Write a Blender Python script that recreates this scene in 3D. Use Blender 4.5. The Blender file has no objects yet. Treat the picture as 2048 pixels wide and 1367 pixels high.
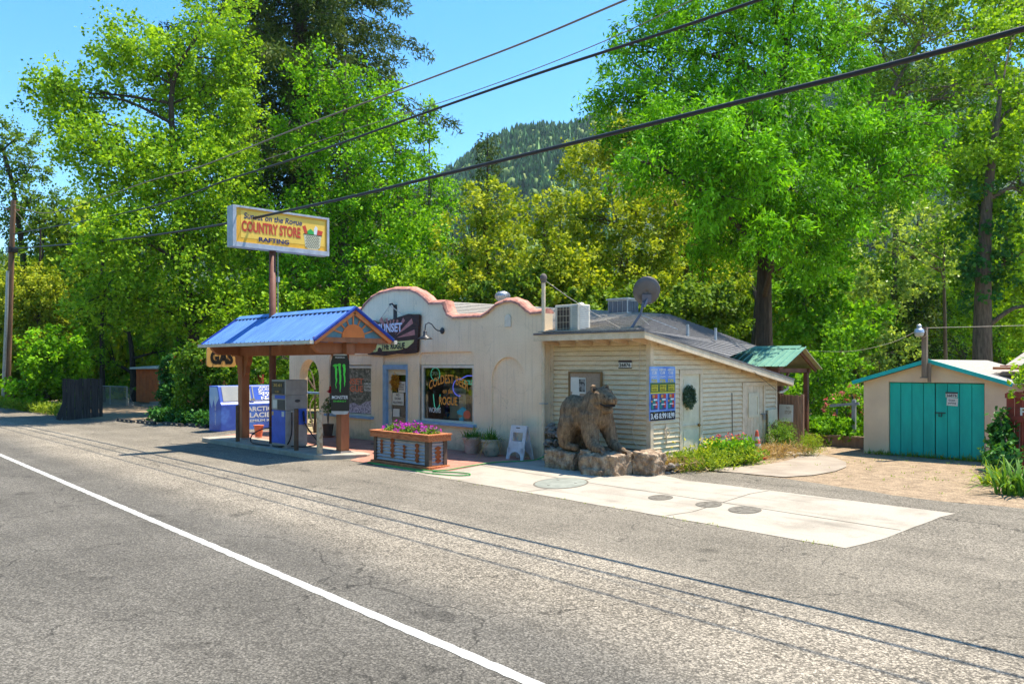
import bpy, math, random
import numpy as np
from mathutils import Vector, Matrix
R = math.radians
sc = bpy.context.scene
# ---------------------------------------------------------------- camera, world, sun, exposure
cam_d = bpy.data.cameras.new('camera'); cam = bpy.data.objects.new('camera', cam_d)
sc.collection.objects.link(cam); sc.camera = cam
cam.location = (13.13, -13.99, 2.2); cam.rotation_euler = (R(90), 0, R(45.4))
cam_d.sensor_width = 36; cam_d.lens = 29.0; cam_d.shift_y = 46.5/2048
cam_d.clip_start = .1; cam_d.clip_end = 6000
SUN = Vector((.15, .38, 1.0)).normalized()
w = bpy.data.worlds.new("World"); sc.world = w; w.use_nodes = True
nt = w.node_tree; nt.nodes.clear()
sky = nt.nodes.new('ShaderNodeTexSky'); sky.sky_type = 'NISHITA'; sky.sun_disc = False
sky.sun_elevation = math.asin(SUN.z); sky.sun_rotation = math.atan2(SUN.x, SUN.y)
sky.ozone_density = 3.0; sky.air_density = 1.0; sky.dust_density = .3; sky.altitude = 300
hs = nt.nodes.new('ShaderNodeHueSaturation'); hs.inputs['Saturation'].default_value = 1.32; hs.inputs['Value'].default_value = 1.15; hs.inputs['Hue']  .default_value = .494
bg = nt.nodes.new('ShaderNodeBackground'); bg.inputs[1].default_value = .125
wo = nt.nodes.new('ShaderNodeOutputWorld')
nt.links.new(sky.outputs[0], hs.inputs['Color']); nt.links.new(hs.outputs[0], bg.inputs[0]); nt.links.new(bg.outputs[0], wo.inputs[0])
sd = bpy.data.lights.new('sun', 'SUN'); sd.energy = 4.9; sd.angle = R(.5); sd.color = (1, .92, .77)
so = bpy.data.objects.new('sun', sd); sc.collection.objects.link(so)
so.rotation_euler = SUN.to_track_quat('Z', 'Y').to_euler(); so.location = (5, 12, 40)
sc.view_settings.view_transform = 'Standard'; sc.view_settings.look = 'None'
sc.view_settings.exposure = 1.12; sc.view_settings.gamma = 1
try:
    sc.cycles.max_bounces = 7; sc.cycles.diffuse_bounces = 4; sc.cycles.glossy_bounces = 3
    sc.cycles.transmission_bounces = 5; sc.cycles.transparent_max_bounces = 8
    sc.cycles.use_denoising = True; sc.cycles.denoiser = 'OPENIMAGEDENOISE'
    sc.cycles.sample_clamp_indirect = 6; sc.cycles.caustics_reflective = False; sc.cycles.caustics_refractive = False
except Exception as e: print(e)

# ---------------------------------------------------------------- helpers
def link(o): sc.collection.objects.link(o); return o
def off(o):
    v = Vector((0, 0, 0))
    while o: v += o.location; o = o.parent
    return v
def tag(o, label=None, cat=None, group=None, kind=None):
    if label: o['label'] = label
    if cat: o['category'] = cat
    if group: o['group'] = group
    if kind: o['kind'] = kind
    return o
def thing(name, loc, label, cat, group=None):
    o = bpy.data.objects.new(name, None); o.location = loc; o.empty_display_size = .2
    return tag(link(o), label, cat, group)
def copy_tree(o, parent=None, loc=None, label=None):
    c = o.copy(); link(c); c.parent = parent
    if loc is not None: c.location = loc
    if label: c['label'] = label
    for ch in list(o.children): copy_tree(ch, c)
    return c

M = {}
def mat(name, c1, c2=None, sc_=4., rough=.8, bump=0., bs=40., metal=0., spec=.3, c3=None, stretch=(1, 1, 1), detail=5, lo=.35, hi=.65, emit=None, bstretch=None, fine=0., fs=120.):
    m = bpy.data.materials.new(name); m.use_nodes = True; t = m.node_tree; N = t.nodes; L = t.links
    b = N['Principled BSDF']; b.inputs['Roughness'].default_value = rough; b.inputs['Metallic'].default_value = metal
    b.inputs['Specular IOR Level'].default_value = spec
    c1 = (*c1, 1)
    g = N.new('ShaderNodeNewGeometry')
    if c2 is None: c2 = tuple(x*.82 for x in c1[:3])
    c2 = (*c2, 1)
    mp = N.new('ShaderNodeMapping'); mp.inputs['Scale'].default_value = stretch
    L.new(g.outputs['Position'], mp.inputs['Vector'])
    n = N.new('ShaderNodeTexNoise'); n.inputs['Scale'].default_value = sc_; n.inputs['Detail'].default_value = detail; n.inputs['Roughness'].default_value = .6
    L.new(mp.outputs[0], n.inputs['Vector'])
    r = N.new('ShaderNodeValToRGB'); r.color_ramp.elements[0].position = lo; r.color_ramp.elements[1].position = hi
    r.color_ramp.elements[0].color = c2; r.color_ramp.elements[1].color = c1
    if c3: e = r.color_ramp.elements.new((lo+hi)/2); e.color = (*c3, 1)
    L.new(n.outputs['Fac'], r.inputs[0]); out = r.outputs[0]
    if fine:
        n2 = N.new('ShaderNodeTexNoise'); n2.inputs['Scale'].default_value = fs; n2.inputs['Detail'].default_value = 3
        L.new(g.outputs['Position'], n2.inputs['Vector'])
        mr = N.new('ShaderNodeMapRange'); mr.inputs[1].default_value = .3; mr.inputs[2].default_value = .7; mr.inputs[3].default_value = 1-fine; mr.inputs[4].default_value = 1+fine
        L.new(n2.outputs['Fac'], mr.inputs[0])
        mx = N.new('ShaderNodeVectorMath'); mx.operation = 'SCALE'; L.new(out, mx.inputs[0]); L.new(mr.outputs[0], mx.inputs['Scale']); out = mx.outputs[0]
    L.new(out, b.inputs['Base Color'])
    if bump:
        nb = N.new('ShaderNodeTexNoise'); nb.inputs['Scale'].default_value = bs; nb.inputs['Detail'].default_value = 4
        if bstretch:
            mb = N.new('ShaderNodeMapping'); mb.inputs['Scale'].default_value = bstretch; L.new(g.outputs['Position'], mb.inputs['Vector']); L.new(mb.outputs[0], nb.inputs['Vector'])
        else: L.new(mp.outputs[0], nb.inputs['Vector'])
        bp = N.new('ShaderNodeBump'); bp.inputs['Strength'].default_value = bump; bp.inputs['Distance'].default_value = .02
        L.new(nb.outputs['Fac'], bp.inputs['Height']); L.new(bp.outputs[0], b.inputs['Normal'])
    if emit:
        b.inputs['Emission Color'].default_value = (*emit[:3], 1); b.inputs['Emission Strength'].default_value = emit[3]
    M[name] = m; return m
def leafmat(name, c1, c2, tr=.4, rough=.5, spec=.07, tc=(1.35, 1.25, .35)):
    m = bpy.data.materials.new(name); m.use_nodes = True; t = m.node_tree; N = t.nodes; L = t.links
    b = N['Principled BSDF']; b.inputs['Roughness'].default_value = rough; b.inputs['Specular IOR Level'].default_value = spec
    a = N.new('ShaderNodeAttribute'); a.attribute_name = 'rnd'
    r = N.new('ShaderNodeValToRGB'); r.color_ramp.elements[0].color = (*c1, 1); r.color_ramp.elements[1].color = (*c2, 1)
    L.new(a.outputs['Fac'], r.inputs[0]); L.new(r.outputs[0], b.inputs['Base Color'])
    mu = N.new('ShaderNodeVectorMath'); mu.operation = 'MULTIPLY'; mu.inputs[1].default_value = tc; L.new(r.outputs[0], mu.inputs[0])
    tl = N.new('ShaderNodeBsdfTranslucent'); L.new(mu.outputs[0], tl.inputs[0])
    mx = N.new('ShaderNodeMixShader'); mx.inputs[0].default_value = tr
    L.new(b.outputs[0], mx.inputs[1]); L.new(tl.outputs[0], mx.inputs[2]); L.new(mx.outputs[0], N['Material Output'].inputs[0])
    M[name] = m; return m

_tc = {}
def text_geo(body, bold=0.):
    k = (body, bold)
    if k not in _tc:
        cu = bpy.data.curves.new('t', 'FONT'); cu.body = body; cu.resolution_u = 3; cu.offset = bold
        o = bpy.data.objects.new('t', cu); link(o); dg = bpy.context.evaluated_depsgraph_get()
        me = bpy.data.meshes.new_from_object(o.evaluated_get(dg))
        v = np.array([tuple(x.co) for x in me.vertices]) if len(me.vertices) else np.zeros((0, 3))
        f = [tuple(p.vertices) for p in me.polygons]
        bpy.data.objects.remove(o); bpy.data.curves.remove(cu); bpy.data.meshes.remove(me)
        if len(v):
            mn = v.min(0); mx = v.max(0); v = (v-mn)/np.maximum(mx-mn, 1e-6)
        _tc[k] = (v, f)
    return _tc[k]

class MB:
    def __init__(s): s.v = []; s.f = []; s.mi = []; s.cm = 0; s.j = []
    def mat(s, i): s.cm = i; return s
    def add(s, vs, fs):
        n = len(s.v); s.v += [tuple(v) for v in vs]; s.f += [tuple(i+n for i in f) for f in fs]; s.mi += [s.cm]*len(fs); return s
    def box(s, a, b, rz=0, c=None, rx=0, ry=0):
        x0, y0, z0 = a; x1, y1, z1 = b
        V = [Vector(p) for p in ((x0,y0,z0),(x1,y0,z0),(x1,y1,z0),(x0,y1,z0),(x0,y0,z1),(x1,y0,z1),(x1,y1,z1),(x0,y1,z1))]
        if rz or rx or ry:
            c = Vector(c) if c else Vector(((x0+x1)/2, (y0+y1)/2, (z0+z1)/2))
            m = Matrix.Rotation(rz, 3, 'Z') @ Matrix.Rotation(ry, 3, 'Y') @ Matrix.Rotation(rx, 3, 'X')
            V = [m @ (p-c)+c for p in V]
        return s.add(V, [(0,3,2,1),(4,5,6,7),(0,1,5,4),(1,2,6,5),(2,3,7,6),(3,0,4,7)])
    def bar(s, a, b, w, h, up=(0, 0, 1)):
        a = Vector(a); b = Vector(b); d = (b-a).normalized(); up = Vector(up)
        sd_ = d.cross(up).normalized()*w/2; u = sd_.cross(d).normalized()*h/2
        V = [a-sd_-u, a+sd_-u, a+sd_+u, a-sd_+u, b-sd_-u, b+sd_-u, b+sd_+u, b-sd_+u]
        return s.add(V, [(0,1,2,3),(7,6,5,4),(0,4,5,1),(1,5,6,2),(2,6,7,3),(3,7,4,0)])
    def tube(s, pts, rad, n=8, cap=True):
        P = [Vector(p) for p in pts]
        if not hasattr(rad, '__len__'): rad = [rad]*len(P)
        base = len(s.v); ref = None
        for i, p in enumerate(P):
            d = (P[min(i+1, len(P)-1)]-P[max(i-1, 0)]).normalized()
            if ref is None: ref = d.orthogonal().normalized()
            ref = (ref-d*ref.dot(d)).normalized(); q = d.cross(ref)
            for k in range(n):
                a = 2*math.pi*k/n; s.v.append(tuple(p+(ref*math.cos(a)+q*math.sin(a))*rad[i]))
        fs = []
        for i in range(len(P)-1):
            for k in range(n):
                a = base+i*n+k; b = base+i*n+(k+1) % n; fs.append((a, b, b+n, a+n))
        if cap: fs.append(tuple(base+k for k in range(n))[::-1]); fs.append(tuple(base+(len(P)-1)*n+k for k in range(n)))
        s.f += fs; s.mi += [s.cm]*len(fs); return s
    def lathe(s, c, prof, n=24, sx=1, sy=1):
        b = len(s.v); c = Vector(c)
        for r, z in prof:
            for k in range(n):
                a = 2*math.pi*k/n; s.v.append((c.x+r*sx*math.cos(a), c.y+r*sy*math.sin(a), c.z+z))
        fs = [(b+i*n+k, b+i*n+(k+1) % n, b+(i+1)*n+(k+1) % n, b+(i+1)*n+k) for i in range(len(prof)-1) for k in range(n)]
        fs.append(tuple(b+k for k in range(n))[::-1]); fs.append(tuple(b+(len(prof)-1)*n+k for k in range(n)))
        s.f += fs; s.mi += [s.cm]*len(fs); return s
    def ell(s, c, r, n=14, m=9, rz=0, ry=0):
        b = len(s.v); mt = Matrix.Rotation(rz, 3, 'Z') @ Matrix.Rotation(ry, 3, 'Y')
        vs = []
        for i in range(m+1):
            th = math.pi*i/m
            for k in range(n):
                a = 2*math.pi*k/n; p = mt @ Vector((r[0]*math.sin(th)*math.cos(a), r[1]*math.sin(th)*math.sin(a), r[2]*math.cos(th)))
                vs.append((c[0]+p.x, c[1]+p.y, c[2]+p.z))
        return s.add(vs, [(i*n+k, (i+1)*n+k, (i+1)*n+(k+1) % n, i*n+(k+1) % n) for i in range(m) for k in range(n)])
    def prism(s, poly, O, U, V, t):
        """polygon (u,v) in plane O+uU+vV, thickness t along UxV"""
        O, U, V = Vector(O), Vector(U), Vector(V); W = U.cross(V).normalized()*t; n = len(poly)
        a = [O+U*p[0]+V*p[1] for p in poly]; vs = a+[p+W for p in a]
        return s.add(vs, [tuple(range(n))[::-1], tuple(range(n, 2*n))]+[(i, (i+1) % n, (i+1) % n+n, i+n) for i in range(n)])
    def poly(s, pts): return s.add(pts, [tuple(range(len(pts)))])
    def text(s, body, O, U, V, w_, h_, bold=0., lift=.004, shear=0., warp=None):
        v, f = text_geo(body, bold)
        O, U, V = Vector(O), Vector(U).normalized(), Vector(V).normalized(); W = U.cross(V)
        out = []
        for x, y, _ in v:
            X = x*w_+shear*y*h_; Y = y*h_
            if warp: X, Y = warp(X, Y)
            out.append(O+U*X+V*Y+W*lift)
        s.j.append((len(s.v), len(s.v)+len(out))); return s.add(out, f)
    def build(s, name, m, parent=None, smooth=False, local=False, bevel=0., cols=None):
        me = bpy.data.meshes.new(name)
        o_ = Vector((0, 0, 0)) if (local or parent is None) else off(parent)
        me.from_pydata([(v[0]-o_.x, v[1]-o_.y, v[2]-o_.z) for v in s.v], [], s.f)
        ms = m if isinstance(m, (list, tuple)) else [m]
        for k in ms: me.materials.append(M[k] if isinstance(k, str) else k)
        if len(ms) > 1: me.polygons.foreach_set('material_index', s.mi)
        if smooth: me.polygons.foreach_set('use_smooth', [True]*len(me.polygons))
        me.update(); o = link(bpy.data.objects.new(name, me)); o.parent = parent
        if bevel:
            b = o.modifiers.new('bevel', 'BEVEL'); b.width = bevel; b.segments = 2; b.limit_method = 'ANGLE'
        return o
SPLIT = {'lettering', 'letter_shadow', 'corner_board', 'cross_beam', 'tie_beam', 'barge_board', 'rust_stain', 'verge_trim', 'post_base', 'floodlight', 'vent_pipe', 'strap', 'notice', 'gutter', 'fascia', 'neon_sign', 'sun_rays', 'sticker', 'digits', 'step', 'rail', 'hanger', 'blue_panel', 'display', 'price_window', 'conduit', 'basket_goods', 'brace', 'chain', 'band', 'red_packs', 'orange_packs', 'teal_packs', 'yellow_tags', 'lower_field', 'base_board'}
def part(name, m, parent, fn, split=None, **k):
    b = MB(); fn(b)
    if split is None: split = name in SPLIT and not k
    if not split: return b.build(name, m, parent, **k)
    # one object for every loose piece: union the faces that share vertices
    par = list(range(len(b.v)))
    def fd(i):
        while par[i] != i: par[i] = par[par[i]]; i = par[i]
        return i
    for f in b.f:
        for j in f[1:]: par[fd(j)] = fd(f[0])
    for a, e in b.j:
        for i in range(a+1, e): par[fd(i)] = fd(a)
    grp = {}
    for f in b.f: grp.setdefault(fd(f[0]), []).append(f)
    o = None
    for fs in grp.values():
        q = MB(); ids = sorted({i for f in fs for i in f}); mp = {i: n for n, i in enumerate(ids)}
        q.v = [b.v[i] for i in ids]; q.f = [tuple(mp[i] for i in f) for f in fs]; q.mi = [0]*len(q.f); o = q.build(name, m, parent, **k)
    return o
def recenter(o):
    """top-level mesh: put the origin at its base centre"""
    me = o.data; n = len(me.vertices); a = np.empty(n*3, 'f'); me.vertices.foreach_get('co', a); a = a.reshape(-1, 3)
    c = np.array([(a[:, 0].min()+a[:, 0].max())/2, (a[:, 1].min()+a[:, 1].max())/2, a[:, 2].min()]); a -= c
    me.vertices.foreach_set('co', a.ravel()); o.location = c; me.update(); return o

def np_mesh(name, V, F4, m, parent=None, rnd=None, smooth=False):
    me = bpy.data.meshes.new(name); nv = len(V); nf = len(F4); k = F4.shape[1]
    o_ = off(parent) if parent else Vector((0, 0, 0))
    V = V-np.array(o_)
    me.vertices.add(nv); me.vertices.foreach_set('co', V.astype('f').ravel())
    me.loops.add(nf*k); me.loops.foreach_set('vertex_index', F4.astype('i').ravel())
    me.polygons.add(nf); me.polygons.foreach_set('loop_start', np.arange(0, nf*k, k, dtype='i')); me.polygons.foreach_set('loop_total', np.full(nf, k, 'i'))
    if smooth: me.polygons.foreach_set('use_smooth', np.ones(nf, bool))
    me.materials.append(M[m]); me.update(calc_edges=True)
    if rnd is not None:
        at = me.attributes.new('rnd', 'FLOAT', 'POINT'); at.data.foreach_set('value', rnd.astype('f'))
    o = link(bpy.data.objects.new(name, me)); o.parent = parent; return o
def nrm(a): return a/np.maximum(np.linalg.norm(a, axis=-1, keepdims=True), 1e-9)
def sprays(rng, P, A, Ln, n, spread=.35, ll=.2, lw=.13, droop=.25, upn=.8, shade=.35):
    """n leaves along each spray; returns verts, quads, per-vertex random tone"""
    S = len(P); t = rng.random((S, n))**.75
    g = rng.normal(size=(S, n, 3))*spread*(1-.55*t)[..., None]*Ln[:, None, None]
    c = P[:, None]+A[:, None]*(Ln[:, None]*t)[..., None]+g
    c[..., 2] -= (droop*.6*Ln[:, None]*t*t)
    d = nrm(rng.normal(size=(S, n, 3))+A[:, None]*.6+nrm(g)*.8-np.array([0, 0, droop*2.2]))
    nn = rng.normal(size=(S, n, 3))*.65+np.array([0, 0, upn*.6])+A[:, None]*.55; nn = nrm(nn-d*(nn*d).sum(-1, keepdims=True)); s = np.cross(d, nn)
    sz = (.65+.7*rng.random((S, n, 1)))
    a = c-d*ll*.5*sz; b = c+s*lw*.5*sz-d*.05*ll; e = c+d*ll*.5*sz; f = c-s*lw*.5*sz-d*.05*ll
    V = np.stack([a, b, e, f], 2).reshape(-1, 3); F = np.arange(S*n*4).reshape(-1, 4)
    tone = np.clip(.5+rng.normal(size=(S, 1))*.22+rng.normal(size=(S, n))*.25, 0, 1)
    return V, F, np.repeat(tone.ravel(), 4)
def blob_pts(rng, blobs, dens, shell=.42):
    P = []; A = []
    for (x, y, z, rh, rz) in blobs:
        k = max(4, int(dens*(rh*rz*4+rh*rh)))
        u = nrm(rng.normal(size=(k, 3))); r = rng.random((k, 1))**shell
        P.append(np.array([x, y, z])+u*r*np.array([rh, rh, rz])); A.append(u)
    return np.concatenate(P), np.concatenate(A)
TD = {'arborvitae': {'blobs': [(-20.93, -0.11, 0.76, 0.49, 0.93), (-20.98, -0.15, 1.79, 0.39, 0.82), (-20.99, -0.17, 2.41, 0.21, 0.45), (-20.61, 0.21, 0.45, 0.58, 0.62)],
                'trunk': [(-20.95, -0.12, -0.17), (-20.96, -0.14, 2.41)]},
 'back_left': {'blobs': [(-39.15, 4.2, 6.44, 2.42, 1.52), (-40.43, 2.91, 4.93, 1.52, 1.52), (-38.09, 5.28, 4.62, 1.52, 1.21), (-40.22, 3.12, 2.5, 1.52, 1.82), (-37.03, 6.36, 3.11, 1.21, 1.52)],
               'trunk': [(-38.56, 4.81, 0.08), (-38.68, 4.68, 3.41), (-39.15, 4.2, 6.14)]},
 'back_store': {'blobs': [(-19.61, 4.08, 4.38, 1.53, 1.09), (-18.23, 5.48, 4.16, 1.75, 1.09), (-16.85, 6.88, 3.95, 1.53, 0.87), (-19.0, 4.7, 2.85, 1.53, 1.09), (-20.99, 2.68, 3.95, 1.31, 1.09)],
                'trunk': [(-19.0, 4.7, -0.09), (-19.0, 4.7, 3.95)]},
 'back_store2': {'blobs': [(-16.43, 8.73, 4.67, 1.79, 1.12), (-15.17, 10.01, 5.79, 1.57, 1.12), (-15.48, 9.69, 4.22, 1.79, 0.9), (-16.9, 8.25, 6.01, 1.35, 0.9)], 'trunk': [(-16.11, 9.05, -0.15), (-16.11, 9.05, 3.99)]},
 'behind_a': {'blobs': [(-11.43, 9.53, 4.88, 1.44, 0.72), (-10.27, 10.7, 4.47, 1.65, 0.82), (-9.11, 11.88, 4.47, 1.44, 0.82), (-10.85, 10.12, 5.5, 1.24, 0.62)], 'trunk': [(-9.69, 11.29, 0.04), (-9.69, 11.29, 3.85)]},
 'behind_b': {'blobs': [(-8.28, 14.15, 4.53, 1.7, 0.85), (-6.94, 15.51, 4.11, 1.7, 1.06), (-5.59, 16.87, 4.32, 1.27, 1.27), (-6.19, 16.26, 4.96, 1.27, 0.85)], 'trunk': [(-7.68, 14.75, -0.03), (-7.68, 14.75, 3.9)]},
 'bush_left': {'blobs': [(-33.56, -1.52, 2.96, 1.15, 1.15), (-33.29, -1.25, 2.45, 1.4, 1.15), (-32.66, -0.61, 1.18, 0.89, 0.97), (-33.79, -1.75, 1.13, 1.22, 1.07), (-33.38, -1.34, 0.67, 1.27, 0.76),
                         (-32.4, -0.34, 2.96, 1.02, 1.02)],
               'trunk': [(-33.83, -1.79, -0.47), (-33.74, -1.7, 1.44)]},
 'cedar': {'base': (-1.63, 28.01, -0.71), 'top': (-1.63, 28.01, 5.59)},
 'conifer_big': {'base': (-33.28, 13.01, -1.58)},
 'conifer_mid': {'base': (-32.31, 28.23, -0.43), 'top': (-32.31, 28.23, 19.56)},
 'green_right': {'blobs': [(-1.89, 36.29, 6.94, 2.23, 1.67), (0.07, 38.28, 5.82, 2.23, 1.67), (-1.5, 36.69, 4.15, 2.51, 1.39), (0.46, 38.68, 3.32, 1.95, 1.39), (-3.26, 34.9, 4.71, 1.67, 1.39),
                           (-4.43, 33.71, 5.82, 1.95, 1.67), (-2.48, 35.7, 8.61, 2.23, 1.67), (-0.13, 38.08, 9.17, 1.95, 1.67), (-3.85, 34.31, 3.04, 2.23, 1.12)],
                 'trunk': [(-0.52, 37.68, -1.42), (-0.52, 37.68, 4.71)]},
 'hedge': {'blobs': [(-18.0, -0.69, 1.91, 0.57, 0.86), (-17.66, -0.35, 2.49, 0.65, 0.67), (-17.73, -0.42, 1.44, 0.69, 1.15), (-17.26, 0.05, 1.44, 0.95, 1.34), (-17.86, -0.56, 0.39, 0.86, 0.67),
                     (-16.79, 0.53, 1.91, 0.95, 1.15), (-17.26, 0.05, 0.2, 0.95, 0.57), (-18.2, -0.9, 0.2, 0.57, 0.48)],
           'trunk': [(-18.15, -0.14, -0.42), (-18.15, -0.14, 1.23)]},
 'hedge2': {'blobs': [(-15.46, 1.17, 2.39, 0.85, 1.13), (-14.54, 2.1, 2.39, 0.94, 0.94), (-14.01, 2.64, 1.26, 0.75, 0.94), (-15.06, 1.57, 0.88, 1.13, 0.94)], 'trunk': [(-10.62, 0.38, -0.01), (-10.62, 0.38, 1.38)]},
 'ivy_maple': {'blobs': [(2.78, 22.51, 14.8, 1.6, 1.2), (3.76, 23.51, 15.6, 1.2, 1.2), (3.73, 20.63, 10.65, 1.5, 1.5), (4.59, 21.5, 12.16, 1.13, 1.5), (4.59, 21.5, 8.96, 1.32, 1.69), (2.82, 21.13, 8.6, 1.16, 1.55),
                         (4.33, 21.23, 6.33, 1.5, 1.32), (4.86, 21.77, 4.27, 1.13, 1.32)],
               'trunk': [(3.47, 20.36, -0.24), (3.48, 20.38, 4.64), (3.6, 20.5, 8.4), (3.93, 20.83, 12.16)]},
 'lilac': {'blobs': [(-0.37, 15.05, 1.65, 1.09, 1.09), (0.14, 15.57, 2.75, 1.09, 0.91), (0.4, 15.83, 0.93, 1.09, 1.09), (-0.37, 15.05, 0.02, 0.91, 0.91)], 'trunk': [(-1.01, 18.67, -0.4), (-1.01, 18.67, 2.0)]},
 'mapleA': {'blobs': [(-14.88, 11.72, 9.34, 1.04, 1.38), (-14.15, 12.46, 8.88, 1.38, 1.38), (-15.45, 11.15, 7.5, 1.38, 1.61), (-13.59, 11.61, 6.46, 2.02, 1.57), (-13.87, 9.9, 5.47, 1.53, 1.31)],
            'trunk': [(-14.56, 12.05, 0.59), (-14.64, 11.97, 6.12), (-14.88, 11.72, 9.11)]},
 'mapleB': {'blobs': [(-11.72, 12.08, 8.75, 1.09, 1.2), (-11.03, 12.78, 8.09, 1.09, 1.31), (-11.11, 11.28, 6.44, 1.91, 1.48), (-10.21, 12.19, 5.81, 1.7, 1.48), (-10.7, 10.26, 4.88, 1.24, 0.82)],
            'trunk': [(-11.65, 12.16, 0.67), (-11.57, 12.24, 5.91), (-11.49, 12.31, 8.53)]},
 'maple_back_right': {'blobs': [(-4.44, 26.58, 8.41, 1.49, 1.49), (-2.87, 28.17, 10.4, 1.74, 1.49), (-1.65, 29.41, 12.39, 1.49, 1.24), (-0.43, 30.65, 8.41, 1.74, 1.49), (-1.65, 29.41, 6.42, 1.99, 1.24),
                                (1.14, 32.24, 9.41, 1.49, 1.49), (-3.57, 27.47, 6.42, 1.49, 1.24), (0.09, 31.18, 12.14, 1.49, 1.24), (-2.87, 28.17, 3.94, 1.99, 1.24)],
                      'trunk': [(-2.52, 28.53, -1.03), (-2.7, 28.35, 5.43), (-2.52, 28.53, 9.9)]},
 'maple_gold': {'blobs': [(-11.3, 16.78, 12.6, 1.65, 1.42), (-12.3, 15.77, 11.65, 1.3, 1.06), (-10.06, 18.04, 10.71, 1.89, 1.65), (-11.24, 15.41, 9.11, 2.3, 1.61), (-9.39, 18.71, 8.35, 2.13, 1.89),
                          (-10.43, 16.23, 6.58, 2.76, 1.61), (-11.23, 14.0, 5.34, 1.79, 1.12), (-8.95, 20.59, 9.72, 1.7, 1.94), (-8.61, 20.93, 6.32, 1.94, 1.7), (-8.87, 16.4, 4.89, 2.02, 1.12)],
                'trunk': [(-8.4, 19.72, -0.64), (-8.73, 19.39, 5.27), (-8.98, 19.13, 9.05), (-10.22, 17.87, 11.65)]},
 'maple_left': {'blobs': [(-26.98, -1.97, 14.2, 1.91, 1.23), (-27.76, -2.76, 14.42, 0.9, 0.78), (-25.64, -0.61, 16.1, 1.68, 1.46), (-25.15, 1.31, 16.02, 2.3, 2.3), (-24.46, 3.43, 18.27, 1.77, 1.65),
                          (-24.5, 3.4, 14.96, 2.36, 2.6), (-24.36, -2.16, 11.53, 1.7, 1.17), (-24.21, -0.58, 10.93, 2.4, 2.18), (-23.35, 1.71, 10.72, 2.69, 2.47), (-23.83, 4.07, 11.89, 1.42, 1.89),
                          (-23.59, 0.04, 7.87, 2.84, 1.75), (-23.37, 3.12, 7.96, 2.07, 1.84), (-22.57, -1.77, 7.35, 1.65, 1.44), (-23.99, -1.78, 5.17, 1.48, 1.48), (-24.14, 0.91, 5.12, 2.69, 1.57),
                          (-22.25, 2.82, 4.89, 2.02, 1.79), (-27.13, -2.12, 13.19, 1.35, 0.9), (-23.67, 4.24, 16.38, 0.95, 1.42)],
                'trunk': [(-23.01, 2.06, -0.15), (-23.28, 1.79, 3.77), (-23.64, 1.42, 7.36), (-23.83, 1.23, 11.17), (-23.91, 1.15, 14.76), (-23.04, 2.03, 17.22)]},
 'maple_yellow': {'blobs': [(-46.69, 0.83, 7.66, 1.93, 1.45), (-45.22, 2.32, 6.7, 1.93, 1.61), (-47.25, 0.26, 5.73, 1.93, 1.61), (-45.67, 1.86, 5.09, 1.93, 1.61), (-44.55, 3.01, 5.73, 0.96, 1.93),
                            (-45.9, 1.63, 3.48, 2.57, 1.28)],
                  'trunk': [(-45.9, 1.63, -1.17), (-46.01, 1.52, 5.09)]},
 'oak_left': {'blobs': [(-50.31, 1.43, 17.47, 1.53, 1.02), (-49.6, 2.16, 15.78, 1.36, 1.19), (-50.91, 0.83, 15.44, 1.7, 1.7), (-49.72, 2.03, 13.4, 1.7, 1.19), (-50.91, 0.83, 12.04, 2.04, 1.7),
                        (-48.52, 3.24, 12.04, 2.04, 1.36), (-51.86, -0.14, 18.15, 1.7, 1.7)],
              'trunk': [(-49.72, 2.03, -1.36), (-49.95, 1.79, 7.97), (-50.43, 1.31, 13.4), (-51.03, 0.71, 16.79), (-52.1, -0.38, 18.83)]},
 'oak_left2': {'blobs': [(-49.38, 3.8, 13.6, 1.55, 1.04), (-48.17, 5.03, 12.22, 2.07, 1.38), (-47.08, 6.13, 13.25, 1.55, 1.21), (-49.38, 3.8, 10.84, 2.42, 1.73), (-47.44, 5.76, 10.15, 2.42, 1.73),
                         (-50.84, 2.32, 9.8, 2.07, 1.38)],
               'trunk': [(-47.69, 5.52, -1.43), (-48.17, 5.03, 6.69), (-48.41, 4.78, 11.18)]},
 'oak_right': {'blobs': [(-5.17, 30.12, 20.07, 1.33, 1.33), (-3.76, 31.54, 20.87, 1.6, 1.2), (-2.36, 32.97, 19.8, 1.6, 1.33), (-2.92, 32.4, 17.4, 2.13, 1.2), (-4.89, 30.4, 16.6, 1.33, 1.2),
                         (-1.24, 34.11, 16.6, 1.87, 1.6), (-1.8, 33.54, 13.67, 2.13, 1.6), (0.26, 35.63, 20.07, 1.6, 1.6), (0.64, 36.01, 17.13, 1.6, 1.6), (-4.42, 30.88, 18.73, 1.6, 1.33),
                         (-5.92, 29.36, 21.93, 1.6, 1.07), (-2.55, 32.78, 21.93, 1.6, 1.07)],
               'trunk': [(-6.67, 28.6, -1.0), (-6.48, 28.79, 8.33), (-5.54, 29.74, 12.87), (-4.04, 31.26, 16.6), (-2.73, 32.59, 20.07)]},
 'pale_tree': {'blobs': [(-0.0, 23.96, 8.75, 1.31, 0.98), (0.99, 24.97, 8.53, 1.2, 1.09), (-0.61, 23.34, 7.22, 1.2, 0.98), (0.46, 24.43, 6.35, 1.75, 0.98), (-1.23, 22.72, 7.87, 0.98, 1.09)],
               'trunk': [(0.81, 24.79, -0.64), (0.76, 24.74, 4.16), (0.73, 24.71, 6.78), (0.84, 24.82, 8.96)]},
 'poplar_small': {'blobs': [(-22.09, 14.38, 15.97, 0.44, 1.23), (-22.24, 14.23, 13.93, 0.76, 1.36), (-21.94, 14.54, 12.02, 0.95, 1.64), (-21.48, 15.0, 10.38, 1.09, 1.64), (-22.91, 13.55, 15.29, 0.38, 1.09)],
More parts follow.
